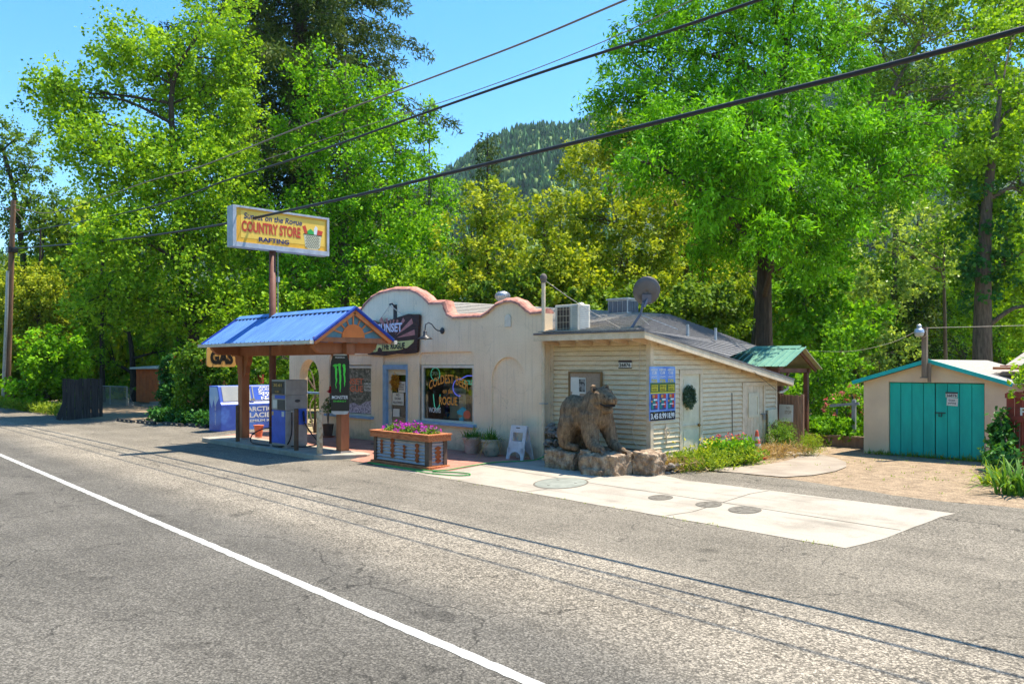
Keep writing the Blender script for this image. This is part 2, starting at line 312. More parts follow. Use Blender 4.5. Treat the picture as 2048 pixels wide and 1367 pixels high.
                  'trunk': [(-22.09, 14.38, 3.02), (-22.09, 14.38, 11.2), (-22.05, 14.42, 16.65)]},
 'shrubA': {'blobs': [(-2.74, 18.33, 4.88, 1.44, 1.24), (-2.17, 18.92, 5.7, 1.24, 1.03), (-2.46, 18.63, 3.23, 1.44, 1.24), (-1.3, 19.8, 4.05, 1.44, 1.24)], 'trunk': [(-2.6, 18.48, -0.48), (-2.6, 18.48, 4.05)]},
 'shrubB': {'blobs': [(-2.57, 22.78, 6.01, 1.35, 1.12), (-1.63, 23.74, 5.12, 1.57, 1.35), (-1.63, 23.74, 2.87, 1.57, 1.35), (-2.57, 22.78, 2.42, 1.35, 1.12)], 'trunk': [(-1.86, 23.5, -0.72), (-1.86, 23.5, 4.22)]},
 'sweetgum': {'blobs': [(-22.19, 7.16, 16.5, 0.92, 1.7), (-21.04, 8.33, 15.29, 1.33, 1.94), (-19.76, 9.63, 14.32, 1.21, 1.94), (-22.57, 6.78, 13.35, 1.45, 1.94), (-20.02, 7.94, 11.65, 2.36, 2.13),
                        (-18.99, 10.4, 11.9, 1.45, 1.94), (-21.01, 6.93, 9.05, 2.13, 1.89), (-19.02, 8.95, 8.58, 2.6, 1.89), (-19.1, 11.72, 8.66, 1.37, 1.74), (-20.02, 7.94, 5.98, 3.07, 1.65),
                        (-18.65, 10.75, 5.84, 1.94, 1.45), (-21.11, 5.41, 6.35, 1.61, 1.84), (-25.96, 6.18, 6.53, 1.53, 2.04), (-26.89, 6.66, 9.5, 1.3, 1.56)],
              'trunk': [(-20.87, 8.5, -0.35), (-21.04, 8.33, 5.35), (-21.04, 8.33, 10.2), (-21.04, 8.33, 15.05), (-21.04, 8.33, 16.99)]},
 'tall_back': {'blobs': [(-7.01, 32.52, 21.28, 1.71, 1.71), (-5.21, 34.34, 17.87, 1.99, 1.71), (-4.21, 35.36, 21.85, 1.99, 1.71), (-3.01, 36.58, 17.3, 1.71, 1.71), (-1.61, 38.0, 19.86, 1.99, 1.99),
                         (-0.01, 39.62, 16.73, 1.71, 1.99), (-5.61, 33.94, 14.45, 1.99, 1.71), (-2.01, 37.59, 22.99, 1.99, 1.42), (-0.01, 39.62, 22.42, 1.71, 1.71), (-3.21, 36.37, 13.59, 1.99, 1.71),
                         (-1.01, 38.6, 14.45, 1.71, 1.71), (-6.41, 33.13, 11.6, 1.71, 1.71)],
               'trunk': [(-5.21, 34.34, -1.5), (-5.01, 34.55, 8.75), (-4.81, 34.75, 17.3)]},
 'walnut': {'blobs': [(-3.87, 10.08, 13.98, 1.49, 1.05), (-4.79, 9.14, 13.18, 0.88, 0.7), (-5.04, 8.89, 11.43, 0.79, 0.56), (-3.52, 9.01, 11.7, 1.53, 1.02), (-2.63, 11.33, 13.1, 1.93, 1.93),
                      (-1.03, 12.96, 13.98, 2.28, 1.58), (0.33, 14.33, 13.1, 1.58, 1.76), (-5.04, 8.89, 10.2, 0.7, 0.53), (-2.0, 9.12, 10.05, 1.96, 1.31), (-0.4, 10.75, 10.71, 2.13, 1.64),
                      (0.53, 13.11, 10.18, 1.87, 1.53), (-1.2, 9.93, 8.25, 1.96, 1.15), (0.77, 10.5, 7.72, 1.89, 1.26), (1.25, 13.84, 9.67, 1.53, 1.19), (2.32, 14.93, 10.01, 1.36, 0.85), (3.15, 15.77, 10.35, 0.76, 0.59),
                      (2.71, 13.89, 8.25, 1.31, 0.82), (1.76, 11.51, 7.08, 1.58, 1.1), (-1.25, 11.3, 6.78, 1.53, 1.02), (0.75, 11.91, 5.96, 1.31, 0.98), (-2.63, 11.33, 6.59, 1.05, 0.88),
                      (-1.89, 12.08, 15.56, 3.52, 1.41), (-0.12, 6.76, 8.02, 1.31, 0.87), (-1.52, 6.76, 9.17, 0.91, 0.76), (1.22, 6.69, 8.47, 1.12, 0.98), (1.52, 8.41, 5.84, 1.02, 0.73), (-0.84, 5.31, 7.9, 1.14, 0.57),
                      (0.36, 6.53, 6.9, 1.14, 0.71), (-0.53, 6.34, 9.33, 1.31, 0.87), (1.41, 6.88, 7.78, 1.12, 0.84)],
            'trunk': [(-1.21, 12.77, -0.26), (-1.3, 12.68, 3.78), (-1.25, 12.73, 6.77), (-1.09, 12.89, 9.93), (-0.78, 13.21, 12.92), (-0.53, 13.46, 15.03)]}}
# ================================================================ MATERIALS
mat('ground_dirt', (.36,.27,.17), (.22,.19,.09), .8, .95, bump=.6, bs=30, fine=.25, fs=25)
mat('gravel', (.35,.255,.165), (.19,.135,.085), 4., .95, bump=.8, bs=60, fine=.45, fs=38, lo=.3, hi=.66)
mat('grass_dirt', (.16,.22,.05), (.3,.26,.12), 1.2, .95, bump=.5, bs=30)
def asphalt():
    m = bpy.data.materials.new('asphalt'); m.use_nodes = True; t = m.node_tree; N = t.nodes; L = t.links
    b = N['Principled BSDF']; b.inputs['Roughness'].default_value = .9; b.inputs['Specular IOR Level'].default_value = .2
    g = N.new('ShaderNodeNewGeometry'); sx = N.new('ShaderNodeSeparateXYZ'); L.new(g.outputs['Position'], sx.inputs[0])
    def noise(s, d=4, st=None, r=.6):
        n = N.new('ShaderNodeTexNoise'); n.inputs['Scale'].default_value = s; n.inputs['Detail'].default_value = d; n.inputs['Roughness'].default_value = r
        if st:
            mp = N.new('ShaderNodeMapping'); mp.inputs['Scale'].default_value = st; L.new(g.outputs['Position'], mp.inputs['Vector']); L.new(mp.outputs[0], n.inputs['Vector'])
        else: L.new(g.outputs['Position'], n.inputs['Vector'])
        return n.outputs['Fac']
    def mrange(i, a, b_, c, d):
        n = N.new('ShaderNodeMapRange'); n.interpolation_type = 'SMOOTHSTEP'
        for k, x in enumerate((a, b_, c, d)): n.inputs[k+1].default_value = x
        L.new(i, n.inputs[0]); return n.outputs[0]
    def math_(op, a, b_=None):
        n = N.new('ShaderNodeMath'); n.operation = op
        for k, x in enumerate((a, b_)):
            if x is None: continue
            if isinstance(x, (int, float)): n.inputs[k].default_value = x
            else: L.new(x, n.inputs[k])
        return n.outputs[0]
    def mixc(f, a, b_):
        n = N.new('ShaderNodeMix'); n.data_type = 'RGBA'
        for k, x in ((6, a), (7, b_)):
            if isinstance(x, tuple): n.inputs[k].default_value = (*x, 1)
            else: L.new(x, n.inputs[k])
        if isinstance(f, float): n.inputs[0].default_value = f
        else: L.new(f, n.inputs[0])
        return n.outputs[2]
    # distance from the edge of the travelled lane, wobbling a little
    y = math_('ADD', sx.outputs['Y'], math_('MULTIPLY', sx.outputs['X'], .058))
    wob = math_('MULTIPLY', math_('SUBTRACT', noise(.6, 5, (.35, 1, 1)), .5), 1.1)
    yy = math_('ADD', y, wob)
    f1 = mrange(yy, -8.6, -7.3, 0, 1)           # dark lane -> stony shoulder
    f2 = mrange(yy, -6.4, -5.2, 0, 1)            # stony shoulder -> fine parking asphalt
    col = mixc(f1, (.140, .127, .108), (.27, .232, .182))
    col = mixc(f2, col, (.215, .187, .148))
    big = mrange(noise(.55, 6), .36, .66, .88, 1.10)
    col2 = N.new('ShaderNodeVectorMath'); col2.operation = 'SCALE'; L.new(col, col2.inputs[0]); L.new(big, col2.inputs['Scale'])
    # wheel tracks and streaks along the road
    st = mrange(noise(1.0, 4, (.06, 1.6, 1)), .35, .65, .9, 1.07)
    col3 = N.new('ShaderNodeVectorMath'); col3.operation = 'SCALE'; L.new(col2.outputs[0], col3.inputs[0]); L.new(st, col3.inputs['Scale'])
    # oil stains
    oil = mrange(noise(1.5, 3), .635, .72, 1, .66)
    col3b = N.new('ShaderNodeVectorMath'); col3b.operation = 'SCALE'; L.new(col3.outputs[0], col3b.inputs[0]); L.new(oil, col3b.inputs['Scale'])
    # aggregate: individual stones of various tones
    v = N.new('ShaderNodeTexVoronoi'); v.inputs['Scale'].default_value = 46; L.new(g.outputs['Position'], v.inputs['Vector'])
    sv = N.new('ShaderNodeSeparateColor'); L.new(v.outputs['Color'], sv.inputs[0])
    amp = mixc(f1, (.6, .6, .6), (1, 1, 1)); amp = mixc(f2, amp, (.55, .55, .55))
    stone = mrange(sv.outputs[0], 0, 1, .5, 1.5)
    d1 = math_('ADD', 1.0, math_('MULTIPLY', math_('SUBTRACT', stone, 1.0), amp))
    gap = mrange(v.outputs['Distance'], .35, .75, 1, .55)
    v2 = N.new('ShaderNodeTexVoronoi'); v2.inputs['Scale'].default_value = 120; L.new(g.outputs['Position'], v2.inputs['Vector'])
    sv2 = N.new('ShaderNodeSeparateColor'); L.new(v2.outputs['Color'], sv2.inputs[0])
    fn = mrange(sv2.outputs[1], 0, 1, .68, 1.35)
    wv = N.new('ShaderNodeTexNoise'); wv.inputs['Scale'].default_value = 2.2; wv.inputs['Detail'].default_value = 5; L.new(g.outputs['Position'], wv.inputs['Vector'])
    wm = N.new('ShaderNodeVectorMath'); wm.operation = 'MULTIPLY_ADD'; wm.inputs[1].default_value = (.9, .9, 0); L.new(wv.outputs['Color'], wm.inputs[0]); L.new(g.outputs['Position'], wm.inputs[2])
    vc = N.new('ShaderNodeTexVoronoi'); vc.feature = 'DISTANCE_TO_EDGE'; vc.inputs['Scale'].default_value = .33; L.new(wm.outputs[0], vc.inputs['Vector'])
    crk = mrange(vc.outputs['Distance'], .0015, .006, .5, 1); gate = mrange(noise(.5, 2), .5, .58, 0, 1)
    crk = math_('ADD', crk, math_('MULTIPLY', gate, math_('SUBTRACT', 1.0, crk)))
    tot = math_('MULTIPLY', math_('MULTIPLY', math_('MULTIPLY', d1, gap), fn), crk)
    col4 = N.new('ShaderNodeVectorMath'); col4.operation = 'SCALE'; L.new(col3b.outputs[0], col4.inputs[0]); L.new(tot, col4.inputs['Scale'])
    L.new(col4.outputs[0], b.inputs['Base Color'])
    bp = N.new('ShaderNodeBump'); bp.inputs['Strength'].default_value = .5; bp.inputs['Distance'].default_value = .006
    L.new(tot, bp.inputs['Height']); L.new(bp.outputs[0], b.inputs['Normal'])
    M['asphalt'] = m
asphalt()
mat('line_paint', (.44,.43,.40), (.24,.225,.19), 26, .7, fine=.2, fs=60, lo=.26, hi=.40, detail=8)
mat('concrete', (.37,.325,.265), (.27,.232,.185), 1.1, .85, bump=.15, bs=60, fine=.1, fs=45, lo=.28, hi=.52, detail=8)
mat('path_concrete', (.34,.285,.225), (.26,.21,.165), 1.6, .9, bump=.15, bs=60, fine=.1, fs=60)
mat('island_concrete', (.42,.375,.31), (.30,.26,.21), 2.5, .9, bump=.2, bs=60, fine=.12, fs=60)
def stains(key, strength=.7):
    m = M[key]; t = m.node_tree; N = t.nodes; L = t.links; g = N.new('ShaderNodeNewGeometry')
    p = N['Principled BSDF']; src = p.inputs['Base Color'].links[0].from_socket
    for st, sc2, lo, hi, k in (((.5,4,1), 1.1, .54, .70, strength), ((1,1,1), 2.6, .60, .68, strength+.08), ((1,1,1), 26, .70, .73, .55)):
        mp = N.new('ShaderNodeMapping'); mp.inputs['Scale'].default_value = st; L.new(g.outputs['Position'], mp.inputs['Vector'])
        n = N.new('ShaderNodeTexNoise'); n.inputs['Scale'].default_value = sc2; n.inputs['Detail'].default_value = 6; L.new(mp.outputs[0], n.inputs['Vector'])
        r = N.new('ShaderNodeMapRange'); r.inputs[1].default_value = lo; r.inputs[2].default_value = hi; r.inputs[3].default_value = 1; r.inputs[4].default_value = k; L.new(n.outputs['Fac'], r.inputs[0])
        x = N.new('ShaderNodeVectorMath'); x.operation = 'SCALE'; L.new(src, x.inputs[0]); L.new(r.outputs[0], x.inputs['Scale']); src = x.outputs[0]
    L.new(src, p.inputs['Base Color'])
stains('concrete', .80)
mat('iron', (.2,.18,.15), (.12,.105,.085), 14, .7, bump=.4, bs=60, metal=.3)
mat('lid_grey', (.27,.28,.24), (.19,.2,.17), 5, .8, bump=.2)
mat('crack', (.16,.14,.11), None, 10, .95)
def brick():
    m = mat('brick_paving', (.50,.25,.18), (.36,.17,.13), 2.2, .85, bump=.1, bs=60, fine=.12, fs=50); t = m.node_tree; N = t.nodes; L = t.links
    g = N.new('ShaderNodeNewGeometry'); b = N.new('ShaderNodeTexBrick'); b.inputs['Scale'].default_value = 4.6; b.inputs['Mortar Size'].default_value = .012
    b.inputs['Color1'].default_value = (1,1,1,1); b.inputs['Color2'].default_value = (.86,.82,.8,1); b.inputs['Mortar'].default_value = (.62,.6,.58,1)
    L.new(g.outputs['Position'], b.inputs['Vector'])
    p = N['Principled BSDF']; src = p.inputs['Base Color'].links[0].from_socket
    mx = N.new('ShaderNodeVectorMath'); mx.operation = 'MULTIPLY'; L.new(src, mx.inputs[0]); L.new(b.outputs['Color'], mx.inputs[1]); L.new(mx.outputs[0], p.inputs['Base Color'])
brick()

# ================================================================ GROUND
def hz(y):      # the forecourt falls 12 cm from the wall towards the road
    return -.12 if y < -2.8 else (0. if y > -1.2 else -.12*(-1.2-y)/1.6)
def sheet(name, poly, m, lift, kind='structure', label=None, top=False):
    """polygon laid on the forecourt, split where the fall changes"""
    def clip(P, ax, v, keep_less):
        out = []
        for i in range(len(P)):
            a, b = P[i], P[(i+1) % len(P)]; ia = (a[ax] <= v) == keep_less or a[ax] == v; ib = (b[ax] <= v) == keep_less or b[ax] == v
            if ia: out.append(a)
            if ia != ib:
                t = (v-a[ax])/(b[ax]-a[ax]); out.append((a[0]+(b[0]-a[0])*t, a[1]+(b[1]-a[1])*t))
        return out
    mb = MB()
    pieces = [clip(poly, 1, -2.8, True)]; r = clip(poly, 1, -2.8, False); pieces += [clip(r, 1, -1.2, True) if r else [], clip(r, 1, -1.2, False) if r else []]
    for P in pieces:
        if len(P) > 2: mb.poly([(x, y, hz(y)+lift) for x, y in P])
    o = mb.build(name, m)
    if o.data.polygons and o.data.polygons[0].normal.z < 0: o.data.flip_normals()
    return tag(o, kind=kind)
rr = random.Random(3)
def wob(pts, step=.5, amp=.05, closed=True):
    out = []
    n = len(pts)
    for i in range(n if closed else n-1):
        a = pts[i]; b = pts[(i+1) % n]; L_ = math.hypot(b[0]-a[0], b[1]-a[1]); k = max(1, int(L_/step))
        if L_ > 60: k = 1
        for j in range(k):
            t = j/k; am = amp if j else 0
            out.append((a[0]+(b[0]-a[0])*t+rr.uniform(-am, am), a[1]+(b[1]-a[1])*t+rr.uniform(-am, am)))
    return out
g = MB(); S_ = 3000
for y0, y1 in ((-S_, -2.8), (-2.8, -1.2), (-1.2, S_)):
    g.poly([(-S_, y0, hz(y0)-.016), (S_, y0, hz(y0)-.016), (S_, y1, hz(y1)-.016), (-S_, y1, hz(y1)-.016)])
tag(g.build('ground', 'ground_dirt'), kind='structure')
edge = [(60,.2),(24,.4),(16,.3),(12.5,.35),(10.4,.45),(9.2,.5),(8.4,.35),(7.7,.42),(6.6,.75),(5.35,1.06),(4.3,1.12),(3.7,.75),(3.3,.2),(2.6,-.2),(1,.1),(-13,.1),(-14.2,-.9),(-20,-1.5),(-27,-2.5),(-38,-2.4),(-60,-1.6),(-200,3)]
edge2 = []
for i in range(len(edge)-1):
    a, b = edge[i], edge[i+1]; k = max(1, min(20, int(abs(a[0]-b[0])/.35))) if a[0] < 20 else 1
    for j in range(k):
        t = j/k; edge2.append((a[0]+(b[0]-a[0])*t, a[1]+(b[1]-a[1])*t+(rr.uniform(-.07, .07) if j else 0)))
edge2.append(edge[-1])
mb = MB()
# asphalt as strips under the wobbling edge
eL = sorted(edge2)
for (x0, y0), (x1, y1) in zip(eL[:-1], eL[1:]):
    if x1-x0 < 1e-4: continue
    cuts = [-2.8, -1.2]
    mb.poly([(x0, -19, -.12), (x1, -19, -.12), (x1, min(y1, -2.8), -.12), (x0, min(y0, -2.8), -.12)])
    if max(y0, y1) > -2.8:
        a0, a1 = min(max(y0, -2.8), -1.2), min(max(y1, -2.8), -1.2)
        mb.poly([(x0, -2.8, -.12), (x1, -2.8, -.12), (x1, a1, hz(a1)), (x0, a0, hz(a0))])
    if max(y0, y1) > -1.2:
        mb.poly([(x0, -1.2, 0), (x1, -1.2, 0), (x1, max(y1, -1.2), 0), (x0, max(y0, -1.2), 0)])
tag(mb.build('road', 'asphalt'), kind='structure')
# white edge line of the road
ln = MB(); pts = []
for i in range(0, 1041):
    x = -60+i*.1; yc = -5.5-(.0604*(x+60)) if x < -60 else -8.45-(x+11.0)*.0604
    wv = .062
    pts.append((x, yc+wv+rr.uniform(-.009, .007), yc-wv+rr.uniform(-.007, .009)))
for a, b in zip(pts[:-1], pts[1:]):
    ln.poly([(a[0], a[2], -.116), (b[0], b[2], -.116), (b[0], b[1], -.116), (a[0], a[1], -.116)])
tag(ln.build('road_marking', 'line_paint'), kind='structure')
# gravel yard in front of the garage and drive at the left
sheet('gravel_yard', wob([(4.3,1.13),(5.35,1.08),(6.6,.77),(7.7,.44),(8.4,.37),(9.2,.52),(10.4,.47),(12.5,.37),(13,9),(3.5,9),(3.6,5)], .3, .04), 'gravel', -.008)
sheet('dirt_drive', wob([(-18.5,-1.2),(-25,-2.2),(-30,-2.2),(-38,2.0),(-40,9),(-30,9),(-22,3)], .6, .1), 'gravel', -.006)
sheet('path', [(3.45,1.0),(4.2,1.12),(4.8,1.12),(5.35,1.2),(5.62,1.9),(5.66,2.8),(5.5,3.7),(5.15,4.5),(4.6,5.2),(3.9,5.75),(3.1,6.0),(2.9,5.9),(3.5,5.2),(3.9,4.6),(4.05,3.9),(4.1,3.1),(4.0,2.3),(3.75,1.7)], 'path_concrete', .01)
sheet('concrete_pad', wob([(-3.0,-2.78),(-2.0,-2.92),(-.45,-3.07),(3.0,-3.27),(8.65,-3.64),(8.85,-2.2),(9.04,-.72),(6.5,-.62),(4.3,-.55),(3.4,-.25),(2.6,0.2),(-.02,.12),(-.35,-.5),(-.45,-1.2),(-.5,-2.4)], .22, .013), 'concrete', .006)
sheet('brick_pavement', [(-12.2,-2.1),(-4.2,-2.1),(-3.9,-2.72),(-3.0,-2.75),(-.5,-2.42),(-.45,-1.2),(-.35,-.5),(-.02,0.1),(-12.2,.1)], 'brick_paving', .009)
# joints and cracks in the pad
ck = MB()
def strip(pts, wd, z=.0095):
    for a, b in zip(pts[:-1], pts[1:]):
        d = Vector((b[0]-a[0], b[1]-a[1], 0)).normalized(); n = Vector((-d.y, d.x, 0))*wd/2
        ck.poly([(a[0]-n.x, a[1]-n.y, hz(a[1])+z), (b[0]-n.x, b[1]-n.y, hz(b[1])+z), (b[0]+n.x, b[1]+n.y, hz(b[1])+z), (a[0]+n.x, a[1]+n.y, hz(a[1])+z)])
strip([(2.55,-3.2),(2.6,-2.8),(2.72,-1.2),(2.8,-.3)], .02)
strip([(5.75,-3.4),(5.85,-2.8),(5.95,-1.2),(6.0,-.65)], .02)
strip([(-.4,-1.6),(2.6,-1.85),(5.9,-2.0),(8.8,-2.2)], .016)
tag(ck.build('pad_joints', 'crack'), kind='structure')
# fuel island
mb = MB(); P = [(-11.5,-3.02),(-11.3,-3.1),(-8,-3.16),(-5.0,-3.22),(-4.75,-3.2),(-4.5,-3.05),(-3.95,-2.2),(-4.0,-2.05),(-4.3,-2.0),(-11.5,-1.95)]
mb.prism(P, (0,0,-.14), (1,0,0), (0,1,0), .142)
tag(mb.build('fuel_island', 'island_concrete', bevel=.02), kind='structure')

# covers let into the pad
def cover(name, x, y, r, m, label, rim=True):
    t = thing(name, (x, y, hz(y)+.006), label, 'manhole cover')
    t.rotation_euler.x = math.atan(.075)
    MB().lathe((x, y, hz(y)+.006), [(r, 0), (r, .006), (r*.93, .007)], 40).build('lid', m, t)
    b = MB(); z = hz(y)+.006
    for i in range(40):
        a0, a1 = 2*math.pi*i/40, 2*math.pi*(i+1)/40; ro = r*1.07
        b.add([(x+r*math.cos(a0), y+r*math.sin(a0), z+.003), (x+ro*math.cos(a0), y+ro*math.sin(a0), z+.003), (x+ro*math.cos(a1), y+ro*math.sin(a1), z+.003), (x+r*math.cos(a1), y+r*math.sin(a1), z+.003)], [(0,1,2,3)])
    b.build('rim', 'crack', t)
    for k in range(3):
        b = MB(); a = k*2.09+.4; b.box((x+r*.6*math.cos(a)-.03, y+r*.6*math.sin(a)-.012, z+.006), (x+r*.6*math.cos(a)+.03, y+r*.6*math.sin(a)+.012, z+.0105)); b.build('lift_slot', 'crack', t)
cover('manhole_cover', 2.48, -2.17, .50, 'lid_grey', 'widest manhole cover, a grey concrete disc in the pale pad in front of the bear')
cover('manhole_cover', 4.83, -2.22, .20, 'iron', 'small dark iron cover on the pad, the nearest of three to the big grey disc')
cover('manhole_cover', 5.79, -2.24, .20, 'iron', 'small dark iron cover on the pad, the middle one of the three')
cover('manhole_cover', 6.46, -2.27, .24, 'iron', 'brown iron cover on the pad, farthest right of the row of covers')
# ================================================================ STORE
def stucco():
    m = mat('stucco', (.86,.69,.49), (.77,.60,.41), 1.1, .92, bump=.25, bs=70, fine=.05, fs=30, lo=.3, hi=.62); t = m.node_tree; N = t.nodes; L = t.links
    g = N.new('ShaderNodeNewGeometry'); mp = N.new('ShaderNodeMapping'); mp.inputs['Scale'].default_value = (9, 9, .5); L.new(g.outputs['Position'], mp.inputs['Vector'])
    n = N.new('ShaderNodeTexNoise'); n.inputs['Scale'].default_value = 1.6; n.inputs['Detail'].default_value = 6; L.new(mp.outputs[0], n.inputs['Vector'])
    mr = N.new('ShaderNodeMapRange'); mr.inputs[1].default_value = .55; mr.inputs[2].default_value = .78; mr.inputs[3].default_value = 1; mr.inputs[4].default_value = .78; L.new(n.outputs['Fac'], mr.inputs[0])
    n2 = N.new('ShaderNodeTexNoise'); n2.inputs['Scale'].default_value = 22; n2.inputs['Detail'].default_value = 2; L.new(g.outputs['Position'], n2.inputs['Vector'])
    m2 = N.new('ShaderNodeMapRange'); m2.inputs[1].default_value = .70; m2.inputs[2].default_value = .74; m2.inputs[3].default_value = 1; m2.inputs[4].default_value = .6; L.new(n2.outputs['Fac'], m2.inputs[0])
    mu = N.new('ShaderNodeMath'); mu.operation = 'MULTIPLY'; L.new(mr.outputs[0], mu.inputs[0]); L.new(m2.outputs[0], mu.inputs[1])
    wn_ = N.new('ShaderNodeTexNoise'); wn_.inputs['Scale'].default_value = 3; wn_.inputs['Detail'].default_value = 4; L.new(g.outputs['Position'], wn_.inputs['Vector'])
    wa = N.new('ShaderNodeVectorMath'); wa.operation = 'MULTIPLY_ADD'; wa.inputs[1].default_value = (.5,.5,.5); L.new(wn_.outputs['Color'], wa.inputs[0]); L.new(g.outputs['Position'], wa.inputs[2])
    vc = N.new('ShaderNodeTexVoronoi'); vc.feature = 'DISTANCE_TO_EDGE'; vc.inputs['Scale'].default_value = .8; L.new(wa.outputs[0], vc.inputs['Vector'])
    cm = N.new('ShaderNodeMapRange'); cm.inputs[1].default_value = .001; cm.inputs[2].default_value = .006; cm.inputs[3].default_value = .8; cm.inputs[4].default_value = 1; L.new(vc.outputs['Distance'], cm.inputs[0])
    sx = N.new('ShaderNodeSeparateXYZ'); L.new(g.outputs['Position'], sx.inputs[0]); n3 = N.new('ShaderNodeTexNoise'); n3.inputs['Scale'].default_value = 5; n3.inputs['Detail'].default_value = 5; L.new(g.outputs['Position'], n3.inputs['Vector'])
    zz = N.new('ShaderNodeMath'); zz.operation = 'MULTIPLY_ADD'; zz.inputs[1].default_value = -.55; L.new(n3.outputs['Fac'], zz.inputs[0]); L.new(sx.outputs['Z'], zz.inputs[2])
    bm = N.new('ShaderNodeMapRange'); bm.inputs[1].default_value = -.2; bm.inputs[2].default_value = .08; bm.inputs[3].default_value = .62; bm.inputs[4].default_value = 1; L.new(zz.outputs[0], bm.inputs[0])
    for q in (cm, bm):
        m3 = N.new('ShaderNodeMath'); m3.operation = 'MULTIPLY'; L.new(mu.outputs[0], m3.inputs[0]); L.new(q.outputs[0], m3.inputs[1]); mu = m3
    p = N['Principled BSDF']; src = p.inputs['Base Color'].links[0].from_socket
    mx = N.new('ShaderNodeVectorMath'); mx.operation = 'SCALE'; L.new(src, mx.inputs[0]); L.new(mu.outputs[0], mx.inputs['Scale']); L.new(mx.outputs[0], p.inputs['Base Color'])
stucco()
mat('coping_tile', (.66,.30,.22), (.36,.15,.11), 7, .85, bump=.25, bs=30, fine=.12, fs=40)
mat('blue_trim', (.27,.42,.62), (.20,.33,.50), 5, .7, fine=.05)
mat('white_frame', (.72,.66,.55), (.6,.54,.44), 6, .7, fine=.05)
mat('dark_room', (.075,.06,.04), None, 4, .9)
mat('siding_paint', (.78,.64,.43), (.62,.49,.31), 3.5, .8, bump=.12, bs=40, fine=.08, fs=35, stretch=(1, 1, 5), lo=.25, hi=.6)
mat('cream_trim', (.74,.60,.43), (.60,.47,.31), 5, .8, bump=.1, fine=.06, fs=40)
mat('cream_door', (.72,.64,.46), (.62,.54,.38), 5, .7, bump=.05, fine=.05)
def shaded_shingles():
    m = mat('shaded_shingles', (.20,.19,.185), (.10,.10,.11), 7, .95, bump=.3, bs=60, fine=.25, fs=30, stretch=(1, 6, 6), lo=.3, hi=.7)  # darker shingle tone for the right and rear roof, tree shade put into colour
shaded_shingles()
mat('shingle_light', (.42,.38,.33), (.27,.25,.22), 7, .95, bump=.3, bs=60, fine=.25, fs=30, stretch=(1, 6, 6))
mat('steel', (.45,.46,.48), (.33,.34,.36), 8, .4, metal=.7)
mat('galv', (.5,.5,.5), (.38,.39,.4), 8, .45, metal=.5)
mat('black_metal', (.02,.02,.025), None, 8, .4, spec=.5)
mat('brass', (.25,.15,.05), None, 8, .4, metal=.8)
def glass(name, tint=(1,1,1), rough=.02):
    m = bpy.data.materials.new(name); m.use_nodes = True; t = m.node_tree; N = t.nodes; L = t.links
    gl = N.new('ShaderNodeBsdfGlossy'); gl.inputs['Roughness'].default_value = rough
    tr = N.new('ShaderNodeBsdfTransparent'); tr.inputs[0].default_value = (*tint, 1)
    fr = N.new('ShaderNodeFresnel'); fr.inputs['IOR'].default_value = 1.5
    ma = N.new('ShaderNodeMath'); ma.operation = 'MULTIPLY_ADD'; ma.inputs[1].default_value = 1.6; ma.inputs[2].default_value = .02; L.new(fr.outputs[0], ma.inputs[0])
    mx = N.new('ShaderNodeMixShader'); L.new(ma.outputs[0], mx.inputs[0]); L.new(tr.outputs[0], mx.inputs[1]); L.new(gl.outputs[0], mx.inputs[2]); L.new(mx.outputs[0], N['Material Output'].inputs[0])
    M[name] = m
glass('window_glass', (.72,.76,.74))
mat('orange_letter', (.75,.33,.06), None, 20, .6); mat('white_letter', (.8,.8,.8), None, 20, .6)
mat('blue_neon', (.06,.08,.6), None, 8, .4, emit=(.15,.18,1,.6)); mat('teal_neon', (.05,.4,.35), None, 8, .4, emit=(.1,.7,.5,.3))
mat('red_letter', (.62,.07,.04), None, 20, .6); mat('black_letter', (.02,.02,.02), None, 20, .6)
mat('paper', (.72,.70,.64), (.66,.63,.56), 5, .8); mat('green_paint', (.05,.42,.10), None, 6, .6)
mat('case_pale', (.42,.50,.46), (.3,.4,.36), 3, .6)

store = thing('store_building', (-5.5, 2, 0), 'cream stucco store with curved mission parapet, pink tile coping and siding wing', 'building')
TOP = [(-11.6,3.44),(-11.2,3.43),(-11.05,3.5),(-10.81,3.67),(-10.56,3.74),(-10.3,3.74),(-9.99,3.68),(-9.73,3.53),(-9.46,3.43),(-8.39,3.44),(-8.15,3.53),(-8.04,3.71),(-7.98,3.84),(-7.4,3.85),(-7.25,3.97),(-6.88,4.17),(-6.51,4.27),(-5.81,4.33),(-5.05,4.28),(-4.68,4.16),(-4.42,4.02),(-4.2,3.86),(-3.62,3.84),(-3.56,3.71),(-3.45,3.53),(-3.21,3.44),(-2.14,3.43),(-1.87,3.53),(-1.61,3.68),(-1.3,3.75),(-1.04,3.75),(-.79,3.67),(-.55,3.5),(-.4,3.43),(0,3.44)]
def topz(x):
    for (a, za), (b, zb) in zip(TOP[:-1], TOP[1:]):
        if a <= x <= b: return za+(zb-za)*(x-a)/(b-a)
    return 3.4
